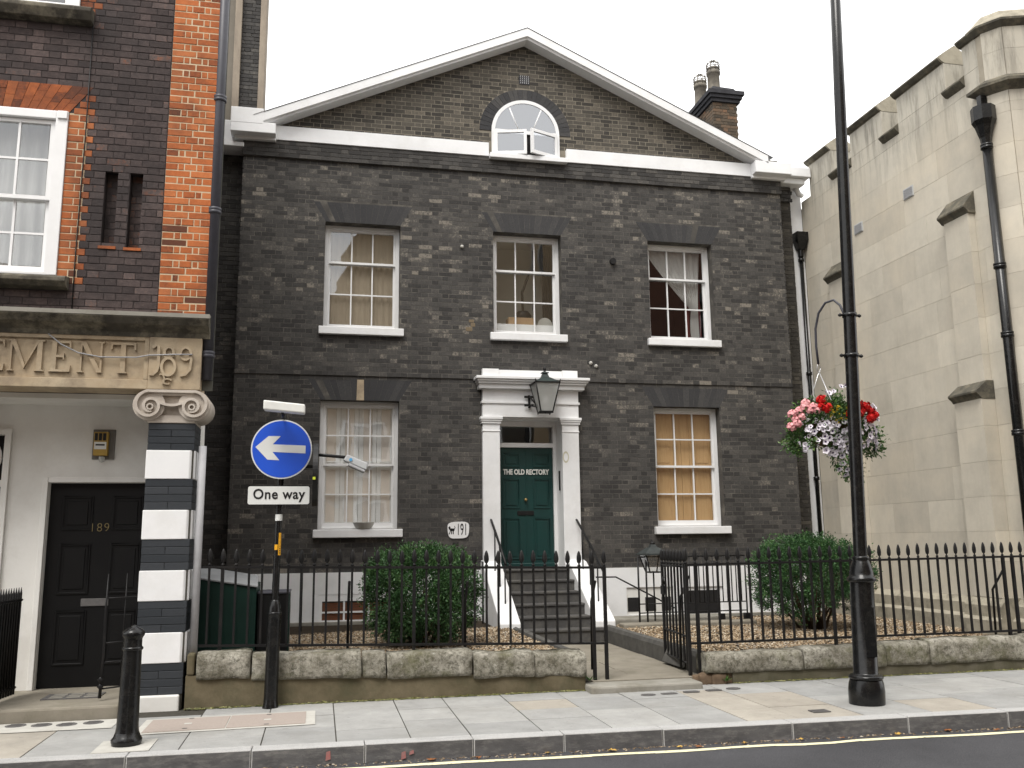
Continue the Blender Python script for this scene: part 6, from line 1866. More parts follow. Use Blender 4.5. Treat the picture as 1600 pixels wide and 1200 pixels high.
for nm, f, h in (('top_rail', zt_l, 0.012), ('bottom_rail', zb_l, 0.011)):
    a, b = -4.50, -0.36
    m_ = MB().hexa([(a, RY - 0.02, f(a) - h), (b, RY - 0.02, f(b) - h), (b, RY + 0.02, f(b) - h), (a, RY + 0.02, f(a) - h), (a, RY - 0.02, f(a) + h), (b, RY - 0.02, f(b) + h), (b, RY + 0.02, f(b) + h), (a, RY + 0.02, f(a) + h)])
    m_.build(nm, M['black_iron'], rl)
x = -4.477
k = 0
while x < -0.55:
    bar(x, RY, zb_l(x) + 0.005, zt_l(x) + 0.008, rl)
    if k in (2, 17):
        MB().box(x - 0.0155, x + 0.0155, RY - 0.0155, RY + 0.0155, 0.36, zt_l(x) - 0.012).build('standard', M['black_iron'], rl)
    x += 0.1235; k += 1
for xx in (-0.505, -0.375):
    bar(xx, RY, 0.06, zt_l(xx) + 0.01, rl, w=0.0165)
for (xx) in (-0.50, -1.86, -3.05):
    m_ = MB().tube([(xx + 0.03, RY + 0.02, zt_l(xx) - 0.14), (xx + 0.03, RY + 0.18, zt_l(xx) - 0.36), (xx + 0.03, RY + 0.21, 0.15)], 0.014, 6); m_.build('back_stay', M['black_iron'], rl)

rr_ = thing('railing', 'black spear-topped iron railing on the right garden wall behind the lamp post', 'railing', (3.0, RY, 0.3))
zt_r = lambda x: 1.222 + 0.0066 * (x - 0.7)
zb_r = lambda x: 0.402 + 0.002 * (x - 0.7)
for nm, f, h in (('top_rail', zt_r, 0.012), ('bottom_rail', zb_r, 0.011)):
    a, b = 0.545, 6.2
    m_ = MB().hexa([(a, RY - 0.02, f(a) - h), (b, RY - 0.02, f(b) - h), (b, RY + 0.02, f(b) - h), (a, RY + 0.02, f(a) - h), (a, RY - 0.02, f(a) + h), (b, RY - 0.02, f(b) + h), (b, RY + 0.02, f(b) + h), (a, RY + 0.02, f(a) + h)])
    m_.build(nm, M['black_iron'], rr_)
for xx in (0.545, 0.655): bar(xx, RY, 0.03, zt_r(xx) + 0.01, rr_, w=0.0165)
x = 0.785; k = 0
while x < 6.2:
    bar(x, RY, zb_r(x) + 0.005, zt_r(x) + 0.008, rr_)
    if k in (12, 30, 31): MB().box(x - 0.0155, x + 0.0155, RY - 0.0155, RY + 0.0155, 0.22, zt_r(x) - 0.012).build('standard', M['black_iron'], rr_)
    x += 0.1235; k += 1
for xx in (0.56, 4.50):
    MB().tube([(xx + 0.02, RY + 0.02, zt_r(xx) - 0.12), (xx - 0.02, RY + 0.2, zt_r(xx) - 0.38), (xx - 0.03, RY + 0.22, 0.12)], 0.015, 6).build('back_stay', M['black_iron'], rr_)

# open gate, swung inwards about ninety degrees
gt = thing('garden_gate', 'black spear-topped iron gate standing open along the right side of the path', 'gate', (0.54, -4.88, 0.15))
g0, g1 = Vector((0.545, -4.88, 0)), Vector((0.655, -3.95, 0))
gd = (g1 - g0); gl_ = gd.length; gu = gd.normalized(); grot = math.atan2(gu.y, gu.x)
for z in (1.20, 0.47, 0.19):
    m_ = MB().tube([tuple(g0 + Vector((0, 0, z))), tuple(g1 + Vector((0, 0, z)))], 0.013, 6); m_.build('rail', M['black_iron'], gt)
for k in range(8):
    p = g0 + gd * (k / 7)
    bar(p.x, p.y, 0.12 if k == 0 else 0.185, 1.22, gt, w=0.015 if k in (0, 7) else 0.0105, rot=grot)
m_ = MB().box(0.62, 0.66, -4.06, -3.96, 0.86, 0.96); m_.build('lock_box', M['black_iron'], gt)
MB().tube([(0.63, -4.05, 0.98), (0.60, -4.10, 1.03), (0.62, -4.06, 1.06)], 0.014, 6).build('latch', M['black_iron'], gt)

# ------------------------------------------------------------------ garden objects right: guard rail, lantern, slab
gs = thing('guard_rail', 'thin black guard rail round the basement steps right of the front steps', 'railing', (2.2, -1.2, 0.2))
for x in (1.345, 1.47): MB().tube([(x, -1.2, 0.2), (x, -1.2, 1.24)], 0.014, 6).build('post', M['black_iron'], gs)
MB().tube([(1.345, -1.2, 1.235), (3.07, -1.2, 1.235)], 0.012, 6).build('top_rail', M['black_iron'], gs)
for z in (0.42, 0.55): MB().tube([(1.345, -1.2, z), (3.07, -1.2, z)], 0.009, 6).build('lower_rail', M['black_iron'], gs)
for k in range(13):
    x = 2.16 + k * 0.0755
    MB().tube([(x, -1.2, 0.55), (x, -1.2, 1.235)], 0.009, 6).build('bar', M['black_iron'], gs)
MB().tube([(3.07, -1.2, 0.2), (3.07, -1.2, 1.235)], 0.012, 6).build('post', M['black_iron'], gs)
for x in (2.65, 3.06): MB().box(x - 0.04, x + 0.04, -1.24, -1.16, 0.23, 0.38).build('foot_block', M['black_iron'], gs)
MB().tube([(0.86, -0.62, 0.93), (1.16, -0.7, 0.93), (1.75, -0.9, 0.6), (2.0, -0.95, 0.46)], 0.012, 6).build('stair_handrail', M['black_iron'], gs)
MB().box(0.98, 3.05, -1.55, -1.30, 0.15, 0.30).build('stone_slab', M['path_stone'], label='long buff kerb slab in the gravel before the basement guard rail', cat='slab', bevel=0.02)
MB().box(0.86, 2.9, -1.0, -0.45, 0.15, 0.325).build('stone_slab', M['concrete'], label='grey concrete landing slab under the right basement windows', cat='slab', bevel=0.02)
gl = thing('garden_lantern', 'dark weathered lantern head above the basement guard rail beside the gate', 'lantern', (1.6, -1.2, 1.0))
c_ = (1.60, -1.16)
m_ = MB(); sqring(m_, 0.20, 1.262, 0.20, 1.285, c=c_); sqring(m_, 0.185, 1.286, 0.07, 1.375, c=c_); sqring(m_, 0.055, 1.376, 0.035, 1.42, c=c_)
m_.build('roof', simple('grey_green_iron', (0.05, 0.058, 0.056), (0.03, 0.034, 0.034), 15, 0.6), gl)
MB().lathe([(0.03, 0), (0.045, 0.015), (0.03, 0.03), (0.012, 0.05), (0.001, 0.06)], (c_[0], c_[1], 1.42), 10).build('finial', M['black_iron'], gl)
m_ = MB()
for sx in (-1, 1):
    for sy in (-1, 1): m_.tube([(c_[0] + sx * 0.16, c_[1] + sy * 0.16, 1.262), (c_[0] + sx * 0.09, c_[1] + sy * 0.09, 1.02)], 0.011, 5)
sqring(m_, 0.095, 1.0, 0.095, 1.02, c=c_)
m_.build('frame', M['black_iron'], gl)
for a, b in (((-1, -1), (1, -1)), ((1, -1), (1, 1)), ((1, 1), (-1, 1)), ((-1, 1), (-1, -1))):
    MB().add([(c_[0] + a[0] * 0.09, c_[1] + a[1] * 0.09, 1.02), (c_[0] + b[0] * 0.09, c_[1] + b[1] * 0.09, 1.02), (c_[0] + b[0] * 0.158, c_[1] + b[1] * 0.158, 1.26), (c_[0] + a[0] * 0.158, c_[1] + a[1] * 0.158, 1.26)], [(0, 1, 2, 3)]).build('pane', M['glass'], gl)
MB().tube([(c_[0], c_[1], 0.3), (c_[0], c_[1], 1.0)], 0.012, 6).build('stand', M['black_iron'], gl)
# thin pole by the left steps
lb_ = thing('guard_post', 'thin black iron post and rail beside the left white step wall', 'post', (-0.95, -0.7, 0.3))
MB().tube([(-0.93, -0.75, 0.3), (-0.93, -0.75, 1.20)], 0.014, 6).build('post', M['black_iron'], lb_)
MB().tube([(-0.93, -0.75, 1.195), (-1.09, -0.75, 1.195)], 0.009, 6).build('rail', M['black_iron'], lb_)
for i, x in enumerate((-3.55, -2.66)):
    MB().tube([(x, -0.95, 0.28), (x, -0.95, 1.24), (x + 0.05, -0.9, 1.25)], 0.016, 6).build('iron_post', M['black_iron'], label=['slim black iron post in front of the white base, left of the basement window', 'slim black iron post just left of the rounded left bush'][i], cat='post')

# bin stores
bn = thing('bin_store', 'dark green bin store with sloping grey lid behind the left railings', 'bin store', (-4.2, -4.4, 0.29))
x0, x1, y0, y1 = -4.515, -3.925, -4.66, -4.05
MB().hexa([(x0, y0, 0.29), (x1, y0, 0.29), (x1, y1, 0.29), (x0, y1, 0.29), (x0, y0, 1.165), (x1, y0, 1.065), (x1, y1, 1.10), (x0, y1, 1.20)]).build('body', M['bin_green'], bn, bevel=0.006)
MB().hexa([(x0 - 0.01, y0 - 0.02, 1.168), (x1 + 0.015, y0 - 0.02, 1.068), (x1 - 0.03, y1 + 0.02, 1.15), (x0 - 0.01, y1 + 0.02, 1.25), (x0 - 0.01, y0 - 0.02, 1.185), (x1 + 0.015, y0 - 0.02, 1.085), (x1 - 0.03, y1 + 0.02, 1.17), (x0 - 0.01, y1 + 0.02, 1.27)]).build('lid', M['bin_lid'], bn, bevel=0.004)
b2 = thing('bin_store', 'smaller plain black-green box standing right of the lidded bin store behind the sign post', 'bin store', (-3.75, -4.4, 0.29))
MB().box(-3.915, -3.605, -4.60, -4.1, 0.29, 1.00).build('body', M['door_black'], b2, bevel=0.006)
MB().box(-3.614, -3.600, -4.605, -4.59, 0.29, 1.0).build('edge_strip', M['bin_green'], b2)
MB().box(-3.92, -3.60, -4.61, -4.08, 1.001, 1.02).build('lid', M['pipe_blue'], b2, bevel=0.004)

# ------------------------------------------------------------------ shrubs
def leaves(N, sampler, size, seed, aspect=0.5, up=0.35):
    r = np.random.default_rng(seed)
    P, Nn, T = sampler(r, N)
    n = len(P)
    d = Nn + r.normal(0, 0.75, (n, 3)); d[:, 2] += up
    d /= np.linalg.norm(d, axis=1)[:, None]
    q = r.normal(0, 1, (n, 3)); s = np.cross(d, q); s /= np.linalg.norm(s, axis=1)[:, None]
    L_ = size * r.uniform(0.6, 1.3, n)[:, None]
    fold = np.cross(s, d) * L_ * 0.12
    a = P; b = P + d * L_ * 0.5 + s * L_ * aspect * 0.5 + fold; c = P + d * L_; e = P + d * L_ * 0.5 - s * L_ * aspect * 0.5 + fold
    V = np.stack([a, b, c, e], 1).reshape(-1, 3)
    F = np.arange(n * 4).reshape(-1, 4)
    return V, F, T


def clumped(center, rad, shape, ncl, clr, bottom_open=0.0, shell=0.55, hole=None):
    """sampler: leaf clusters spread over the outer volume of a superellipsoid"""
    def f(r, N):
        C = []
        while len(C) < ncl:
            p = r.uniform(-1, 1, 3)
            e = shape
            rr = (abs(p[0]) ** e + abs(p[1]) ** e + abs(p[2]) ** e) ** (1 / e)
            if rr > 1 or rr < shell: continue
            if p[2] < -0.55 and r.random() < bottom_open: continue
            if hole is not None and hole(p): continue
            C.append(p)
        C = np.array(C)
        k = r.integers(0, ncl, N)
        rd = np.array(rad)
        w = C[k] * rd
        off = r.normal(0, 1, (N, 3)); off /= np.linalg.norm(off, axis=1)[:, None]
        off *= (r.random(N) ** (1 / 2.2))[:, None] * clr * r.uniform(0.6, 1.3, ncl)[k][:, None]
        P = np.array(center) + w + off
        P = P + (w / (np.linalg.norm(w, axis=1)[:, None] + 1e-9)) * r.exponential(0.012, N)[:, None]
        nrm = w / rd ** 2; nrm /= np.linalg.norm(nrm, axis=1)[:, None] + 1e-9
        ct = r.uniform(0, 1, ncl)[k]
        T = np.clip(0.42 * ct + 0.5 * r.random(N), 0, 1)
        return P, nrm, T
    return f


def shrub(name, label, center, rad, ground, mat, n, size, shape, seed, ncl, clr, stems, bottom_open=0.0, hole=None, shell=0.55):
    root = thing(name, label, 'bush', (center[0], center[1], ground))
    V, F, T = leaves(n, clumped(center, rad, shape, ncl, clr, bottom_open, shell, hole), size, seed)
    V[:, 2] = np.maximum(V[:, 2], ground + 0.03)
    me = raw_mesh('crown', V, F, [mat], T)
    link('crown', me, (0, 0, 0), root)
    rr = random.Random(seed)
    m_ = MB()
    for k in range(stems):
        a = rr.uniform(0, 6.28); b = rr.uniform(0.0, 0.22)
        p0 = Vector((center[0] + b * math.cos(a) * rad[0], center[1] + b * math.sin(a) * rad[1], ground - 0.03))
        a2 = a + rr.uniform(-0.6, 0.6); e = rr.uniform(0.35, 0.85)
        p2 = Vector((center[0] + e * math.cos(a2) * rad[0], center[1] + e * math.sin(a2) * rad[1], center[2] + rr.uniform(-0.2, 0.6) * rad[2]))
        p1 = (p0 + p2) / 2 + Vector((rr.uniform(-.06, .06), rr.uniform(-.06, .06), -0.04))
        m_.tube([p0, p1, p2], [0.018, 0.012, 0.004], 6)
    m_.build('trunk', M['bark'], root)
    return root
shrub('clipped_bush', 'rounded clipped green bush behind the left railings beside the steps', (-2.13, -3.30, 0.90), (0.66, 0.60, 0.53), 0.29, M['leaf_box'], 44000, 0.033, 2.9, 3, 760, 0.095, 16, shell=0.36)
shrub('clipped_bush', 'broad flat-topped dark green bush behind the right railings beside the lamp post', (3.44, -2.45, 0.95), (0.78, 0.72, 0.56), 0.24, M['leaf_yew'], 44000, 0.033, 2.7, 4, 740, 0.095, 22, 0.4, hole=lambda p: p[1] < 0.1 and p[2] < -0.62 and abs(p[0] - 0.15) < 0.45, shell=0.4)

# ------------------------------------------------------------------ lamp post with hanging basket
LB = (1.585, -6.5)
LEAN = 0.0365
lp = thing('lamp_post', 'tall black cast-iron lamp post with fluted base standing on the pavement at the right', 'lamp post', (LB[0], LB[1], 0))
def lpost(prof, name, mat=M['black_gloss'], seg=28):
    m_ = MB().lathe(prof, (LB[0], LB[1], 0), seg, lean=(LEAN, 0)); return m_.build(name, mat, lp)
lpost([(0.155, -0.02), (0.158, 0.03), (0.16, 0.12), (0.152, 0.18), (0.142, 0.215)], 'base')
lpost([(0.128, 0.215), (0.150, 0.225), (0.152, 0.245), (0.135, 0.258), (0.118, 0.262), (0.108, 0.275), (0.106, 1.08)], 'shaft')
lpost([(0.106, 1.081), (0.128, 1.092), (0.131, 1.108), (0.128, 1.125), (0.112, 1.135), (0.108, 1.17), (0.092, 1.235), (0.078, 1.27), (0.072, 1.285), (0.078, 1.295), (0.078, 1.31), (0.066, 1.32)], 'bell_moulding')
lpost([(0.062, 1.321), (0.061, 3.0), (0.055, 6.0), (0.048, 9.0), (0.001, 9.02)], 'column', seg=20)
m_ = MB().box(LB[0] - 0.05 + 0.02, LB[0] + 0.05 + 0.02, LB[1] - 0.111, LB[1] - 0.10, 0.42, 0.86)
m_.build('access_door', M['black_gloss'], lp)
for z in (3.64, 3.235):
    xx = LB[0] + LEAN * z
    m_ = MB().lathe([(0.061, -0.018), (0.070, -0.018), (0.070, 0.018), (0.061, 0.018)], (xx, LB[1], z), 20); m_.build('clamp_band', M['black_gloss'], lp)
    for s in (-1, 1):
        MB().tube([(xx + s * 0.06, LB[1], z), (xx + s * 0.105, LB[1], z)], 0.012, 8).build('clamp_bolt', M['black_gloss'], lp)
        MB().lathe([(0.001, -0.02), (0.018, -0.01), (0.02, 0.005), (0.001, 0.02)], (xx + s * 0.105, LB[1], z), 10).build('bolt_head', M['black_gloss'], lp)
m_ = MB().tube([(1.70, -6.45, 3.45), (1.69, -6.45, 3.66), (1.675, -6.42, 3.76), (1.645, -6.36, 3.83), (1.60, -6.28, 3.82), (1.565, -6.20, 3.73), (1.55, -6.15, 3.58), (1.55, -6.14, 3.4), (1.56, -6.14, 3.215)], 0.012, 8)
m_.build('basket_bracket', M['pipe_blue'], lp)
m_ = MB().box(1.700, 1.704, -6.52, -6.49, 1.62, 1.72)
m_.build('sticker', M['sticker_yellow'], lp)

hb = thing('hanging_basket', 'hanging basket of red, pink and white flowers hung from the lamp post bracket', 'hanging basket', (1.585, -6.1, 2.3))
BC = Vector((1.665, -6.08, 2.62))
MB().lathe([(0.02, -0.24), (0.16, -0.20), (0.24, -0.10), (0.27, 0.0), (0.25, 0.01), (0.02, 0.02)], tuple(BC), 20).build('basket', M['basket_liner'], hb)
m_ = MB()
for k in range(3):
    a = 2 * math.pi * k / 3 + 0.4
    m_.tube([(1.56, -6.14, 3.14), tuple(BC + Vector((0.25 * math.cos(a), 0.25 * math.sin(a), 0)))], 0.004, 5)
m_.build('chain', M['steel'], hb)
m_ = MB().tube([(1.56 + 0.018 * math.cos(t), -6.14, 3.175 + 0.04 * math.sin(t)) for t in [2 * math.pi * k / 14 for k in range(15)]], 0.005, 5); m_.build('carabiner', M['steel'], hb)
def basket_leaves(r, N):
    P, Nn, T = [], [], []
    ctr = []
    for k in range(150):
        a = r.uniform(0, 2 * math.pi); ph_ = r.uniform(-0.75, 1.1)
        R = 0.42
        ctr.append((BC.x + R * math.cos(a) * math.cos(ph_) * r.uniform(0.6, 1.05), BC.y + 0.28 * math.sin(a) * math.cos(ph_) * r.uniform(0.6, 1.05), BC.z + 0.23 * math.sin(ph_) - 0.02))
    for k in range(26):        # trailing stems
        t = r.random(); ctr.append((1.66 + 0.10 * t + r.normal(0, 0.05), -6.25 + r.normal(0, 0.06), 2.40 - 0.32 * t))
    for k in range(14):
        t = r.random(); ctr.append((2.12 + r.normal(0, 0.03), -6.1 + r.normal(0, 0.08), 2.62 - 0.32 * t))
    for k in range(14):
        t = r.random(); ctr.append((1.27 + r.normal(0, 0.04), -6.1 + r.normal(0, 0.08), 2.55 - 0.25 * t))
    for k in range(12):
        t = r.random(); ctr.append((1.66 + 0.08 * t + r.normal(0, 0.03), -6.12 + r.normal(0, 0.05), 2.75 + 0.16 * t))
    C = np.array(ctr); k = r.integers(0, len(C), N)
    P = C[k] + r.normal(0, 0.033, (N, 3))
    nrm = P - np.array(BC); nrm /= np.linalg.norm(nrm, axis=1)[:, None] + 1e-9
    T = np.clip(0.5 * r.random(len(C))[k] + 0.5 * r.random(N), 0, 1)
    return P, nrm, T
V, F, T = leaves(6500, basket_leaves, 0.040, 9, 0.45, 0.1)
link('foliage', raw_mesh('foliage', V, F, [M['leaf_basket']], T), (0, 0, 0), hb)
def petunia():
    m_ = MB()
    n_ = 15
    for k in range(n_):
        a0, a1 = 2 * math.pi * k / n_, 2 * math.pi * (k + 1) / n_
        r0 = 1 + 0.14 * math.cos(5 * a0); r1 = 1 + 0.14 * math.cos(5 * a1)
        R = 0.029
        m_.add([(0.35 * R * math.cos(a0), 0.35 * R * math.sin(a0), -0.004), (R * r0 * math.cos(a0), R * r0 * math.sin(a0), 0.004 + 0.003 * math.cos(3 * a0)), (R * r1 * math.cos(a1), R * r1 * math.sin(a1), 0.004 + 0.003 * math.cos(3 * a1)), (0.35 * R * math.cos(a1), 0.35 * R * math.sin(a1), -0.004)], [(0, 1, 2, 3)], 0)
        m_.add([(0, 0, -0.014), (0.35 * R * math.cos(a0), 0.35 * R * math.sin(a0), -0.004), (0.35 * R * math.cos(a1), 0.35 * R * math.sin(a1), -0.004)], [(0, 1, 2)], 1)
    me = m_.mesh('flower'); me.materials.append(M['petal_white']); me.materials.append(M['petal_purple']); return me
def blossom(mat, n_, R):
    m_ = MB(); rr = random.Random(n_)
    for k in range(n_):
        d = Vector((rr.gauss(0, 1), rr.gauss(0, 1), rr.gauss(0.3, 1))).normalized()
        p = d * R * rr.uniform(0.6, 1.0); s = d.orthogonal().normalized(); t = d.cross(s); q = R * 0.42
        m_.add([tuple(p + s * q * math.cos(a) + t * q * math.sin(a) + d * 0.004 * math.cos(2 * a)) for a in [2 * math.pi * i / 6 for i in range(6)]], [tuple(range(6))], 0)
    me = m_.mesh('flower'); me.materials.append(mat); return me
PET, RED, PINK, YEL = petunia(), blossom(M['petal_red'], 34, 0.05), blossom(M['petal_pink'], 30, 0.045), blossom(M['petal_yellow'], 7, 0.013)
WSM = blossom(M['petal_white'], 6, 0.013)
rr = random.Random(12)
def flower(me, p, facing=None):
    d = facing if facing else (Vector(p) - BC + Vector((0, -0.25, 0.05)))
    q = (d.normalized() + Vector((rr.gauss(0, .25), rr.gauss(0, .25), rr.gauss(0, .25)))).to_track_quat('Z', 'Y')
    o = link('flower', me, p, hb); o.rotation_euler = q.to_euler()
    s = rr.uniform(0.8, 1.15); o.scale = (s, s, s)
def fpx(u, v, dy=0.0):
    # place a bloom on the basket's front shell from its offset to the basket centre in metres
    x = BC.x + u; z = BC.z + v
    e = max(0.0, 1 - (u / 0.52) ** 2 - ((v - 0.0) / 0.62) ** 2)
    return (x, BC.y - 0.27 * math.sqrt(e) - 0.01 + dy, z)
for k in range(72):
    u = rr.uniform(-0.38, 0.40); v = rr.uniform(-0.30, 0.00) + 0.10 * u
    flower(PET, fpx(u, v))
for k in range(34):
    v = rr.uniform(-0.28, 0.18); flower(PET, fpx(0.43 + rr.gauss(0, 0.05) - 0.1 * max(0, v), v))
for k in range(30):
    t = rr.random(); flower(PET, (1.60 + 0.14 * t + rr.gauss(0, 0.05), -6.31 + rr.gauss(0, 0.04), 2.37 - 0.33 * t + rr.gauss(0, 0.02)))
for u, v in ((0.02, 0.32), (-0.03, 0.30), (0.11, 0.37), (0.16, 0.38), (-0.06, 0.31)): flower(PET, (BC.x + u, BC.y - 0.1, BC.z + v), Vector((0, -1, 0.2)))
for u, v in ((0.10, 0.12), (0.16, 0.16), (0.07, 0.07), (0.20, 0.10), (0.14, 0.05), (0.26, 0.14), (0.32, 0.10), (0.36, 0.06), (0.30, 0.03), (-0.22, 0.20), (-0.24, 0.13), (-0.18, 0.12)): flower(RED, fpx(u, v, -0.02))
for u, v in ((-0.42, 0.10), (-0.37, 0.13), (-0.33, 0.10), (-0.40, 0.04), (-0.45, 0.02), (-0.30, 0.13), (-0.44, -0.02), (-0.47, 0.07), (-0.36, 0.17), (-0.48, -0.05), (-0.27, 0.10)): flower(PINK, fpx(u, v, -0.01))
for k in range(26): flower(YEL, fpx(rr.uniform(-0.14, 0.08), rr.uniform(-0.04, 0.14)))
for k in range(46): flower(WSM, fpx(rr.uniform(-0.42, -0.02), rr.uniform(-0.26, 0.06)))

# ------------------------------------------------------------------ one-way sign post
SX, SY = -3.73, -5.19
sp = thing('sign_post', 'black post carrying a round blue one-way arrow sign and white plate', 'sign', (SX, SY, 0))
MB().lathe([(0.075, -0.02), (0.072, 0.02), (0.066, 0.04), (0.0635, 0.10), (0.0615, 0.80), (0.062, 0.84), (0.066, 0.845), (0.066, 0.86), (0.060, 0.865)], (SX, SY, 0), 22, lean=(0.012, 0)).build('base', M['black_gloss'], sp)
MB().lathe([(0.060, 0.866), (0.056, 0.90), (0.042, 0.965), (0.036, 0.975)], (SX, SY, 0), 22, lean=(0.012, 0)).build('collar', M['black_gloss'], sp)
MB().lathe([(0.0335, 0.976), (0.033, 2.75)], (SX, SY, 0), 16, lean=(0.012, 0)).build('post', M['black_gloss'], sp)
MB().lathe([(0.0345, 1.715), (0.0345, 1.775)], (SX, SY, 0), 16, lean=(0.012, 0)).build('white_tape', M['sign_white'], sp)
def pole_patch(z0, z1, a0, a1, name, mat, r_=0.0345):
    m_ = MB(); n_ = 6
    for k in range(n_):
        b0, b1 = math.radians(a0 + (a1 - a0) * k / n_), math.radians(a0 + (a1 - a0) * (k + 1) / n_)
        m_.add([(SX + 0.012 * z0 + r_ * math.cos(b0), SY + r_ * math.sin(b0), z0), (SX + 0.012 * z0 + r_ * math.cos(b1), SY + r_ * math.sin(b1), z0), (SX + 0.012 * z1 + r_ * math.cos(b1), SY + r_ * math.sin(b1), z1), (SX + 0.012 * z1 + r_ * math.cos(b0), SY + r_ * math.sin(b0), z1)], [(0, 1, 2, 3)])
    return m_.build(name, mat, sp)
st_ = pole_patch(1.39, 1.60, -75, -25, 'yellow_sticker', M['sticker_yellow'])
pole_patch(1.44, 1.49, -140, -85, 'yellow_sticker', M['sticker_yellow'])
m_ = MB()
for k in range(9):
    z = 1.405 + k * 0.021; b0, b1 = math.radians(-56), math.radians(-40)
    r_ = 0.0352
    m_.add([(SX + 0.017 + r_ * math.cos(b0), SY + r_ * math.sin(b0), z), (SX + 0.017 + r_ * math.cos(b1), SY + r_ * math.sin(b1), z), (SX + 0.017 + r_ * math.cos(b1), SY + r_ * math.sin(b1), z + 0.013), (SX + 0.017 + r_ * math.cos(b0), SY + r_ * math.sin(b0), z + 0.013)], [(0, 1, 2, 3)])
m_.build('sticker_print', M['sign_black'], st_)
DX, DZ, DYY = -3.700, 2.398, -5.265
circ = lambda R, n_=56: [(R * math.cos(2 * math.pi * k / n_), R * math.sin(2 * math.pi * k / n_)) for k in range(n_)]
dsk = MB().prism(circ(0.287), lambda p, q, t: (DX + p, t, DZ + q), DYY, DYY + 0.012, smooth=True).build('disc', M['sign_white'], sp)
MB().prism(circ(0.274), lambda p, q, t: (DX + p, t, DZ + q), DYY - 0.003, DYY - 0.0005).build('blue_face', M['sign_blue'], dsk)
arrow = [(-0.245, 0.018), (-0.125, 0.125), (-0.012, 0.125), (-0.075, 0.048), (0.225, 0.038), (0.225, -0.040), (-0.075, -0.030), (-0.015, -0.110), (-0.130, -0.105)]
am = MB()
for part in ([(-0.245, 0.018), (-0.125, 0.125), (-0.012, 0.125), (-0.085, 0.045)], [(-0.245, 0.018), (-0.085, 0.045), (-0.085, -0.028)], [(-0.245, 0.018), (-0.085, -0.028), (-0.018, -0.108), (-0.130, -0.103)], [(-0.085, 0.045), (0.225, 0.036), (0.225, -0.040), (-0.085, -0.028)]):
    am.prism(part[::-1], lambda p, q, t: (DX + p, t, DZ + q), DYY - 0.0055, DYY - 0.0032)
am.build('arrow', M['sign_white'], dsk)
def rrect(x0, x1, z0, z1, r_, n_=5):
    out = []
    for cx, cz_, a0 in ((x1 - r_, z1 - r_, 0), (x0 + r_, z1 - r_, 90), (x0 + r_, z0 + r_, 180), (x1 - r_, z0 + r_, 270)):
        for k in range(n_ + 1): a = math.radians(a0 + 90 * k / n_); out.append((cx + r_ * math.cos(a), cz_ + r_ * math.sin(a)))
    return out
plt_ = MB().prism(rrect(-4.005, -3.420, 1.862, 2.047, 0.022), lambda p, q, t: (p, t, q), -5.262, -5.250).build('plate', M['sign_black'], sp)
MB().prism(rrect(-3.998, -3.427, 1.869, 2.040, 0.018), lambda p, q, t: (p, t, q), -5.2645, -5.2625).build('white_face', M['sign_white'], plt_)
text_mesh('One way', 0.134, 0.002, M['sign_black'], 'lettering', plt_, lambda x, y, z: (-3.712 + x, -5.2665 - z, 1.962 + y), sx=0.92, offset=0.0026, spacing=1.08)
MB().box(-3.72, -3.66, -5.249, SY - 0.02, 1.92, 1.98).build('plate_clip', M['black_iron'], sp)
MB().box(-3.72, -3.66, -5.252, SY - 0.02, 2.37, 2.43).build('disc_clip', M['black_iron'], sp)
# trough light over the disc
MB().hexa([(-3.865, -5.60, 2.735), (-3.485, -5.60, 2.705), (-3.485, -5.40, 2.715), (-3.865, -5.40, 2.745), (-3.865, -5.60, 2.825), (-3.485, -5.60, 2.79), (-3.485, -5.42, 2.80), (-3.865, -5.42, 2.835)]).build('trough_light', M['white_plastic'], sp, bevel=0.012)
MB().tube([(SX + 0.033, SY, 2.70), (SX + 0.035, -5.45, 2.73)], 0.014, 6).build('light_arm', M['black_iron'], sp)
# second sign seen edge-on with its own lamp
MB().prism(circ(0.305), lambda p, q, t: (t, SY + p, 2.155 + q), -3.400, -3.352).build('edge_on_sign', M['black_iron'], sp)
MB().box(-3.66, -3.40, SY - 0.02, SY + 0.02, 2.22, 2.25).build('sign_bracket', M['black_iron'], sp)
MB().box(-3.398, -3.373, SY - 0.312, SY - 0.302, 2.09, 2.115).build('marker', M['marker_green'], sp)
MB().tube([(-3.40, SY, 2.355), (-3.25, SY, 2.345), (-3.09, SY, 2.33)], 0.016, 8).build('lamp_arm', M['black_iron'], sp)
a = math.radians(-24)
def LR(x, y, z): return (-3.09 + x * math.cos(a) - z * math.sin(a), SY + y, 2.325 + x * math.sin(a) + z * math.cos(a))
hm = MB()
hm.hexa([LR(-0.01, -0.05, -0.035), LR(0.235, -0.075, -0.035), LR(0.235, 0.075, -0.035), LR(-0.01, 0.05, -0.035), LR(0.0, -0.035, 0.035), LR(0.225, -0.06, 0.04), LR(0.225, 0.06, 0.04), LR(0.0, 0.035, 0.035)])
hm.build('lamp_head', M['grey_plastic'], sp, bevel=0.012)
hm = MB(); hm.hexa([LR(0.06, -0.06, -0.062), LR(0.225, -0.07, -0.062), LR(0.225, 0.07, -0.062), LR(0.06, 0.06, -0.062), LR(0.05, -0.06, -0.036), LR(0.23, -0.07, -0.036), LR(0.23, 0.07, -0.036), LR(0.05, 0.06, -0.036)])
hm.build('lamp_bowl', M['pipe_grey'], sp, bevel=0.008)
MB().prism(circ(0.016, 14), lambda p, q, t: LR(0.055 + p, t, 0.0 + q), -0.062, -0.054).build('blue_dot', M['sticker_blue'], sp)

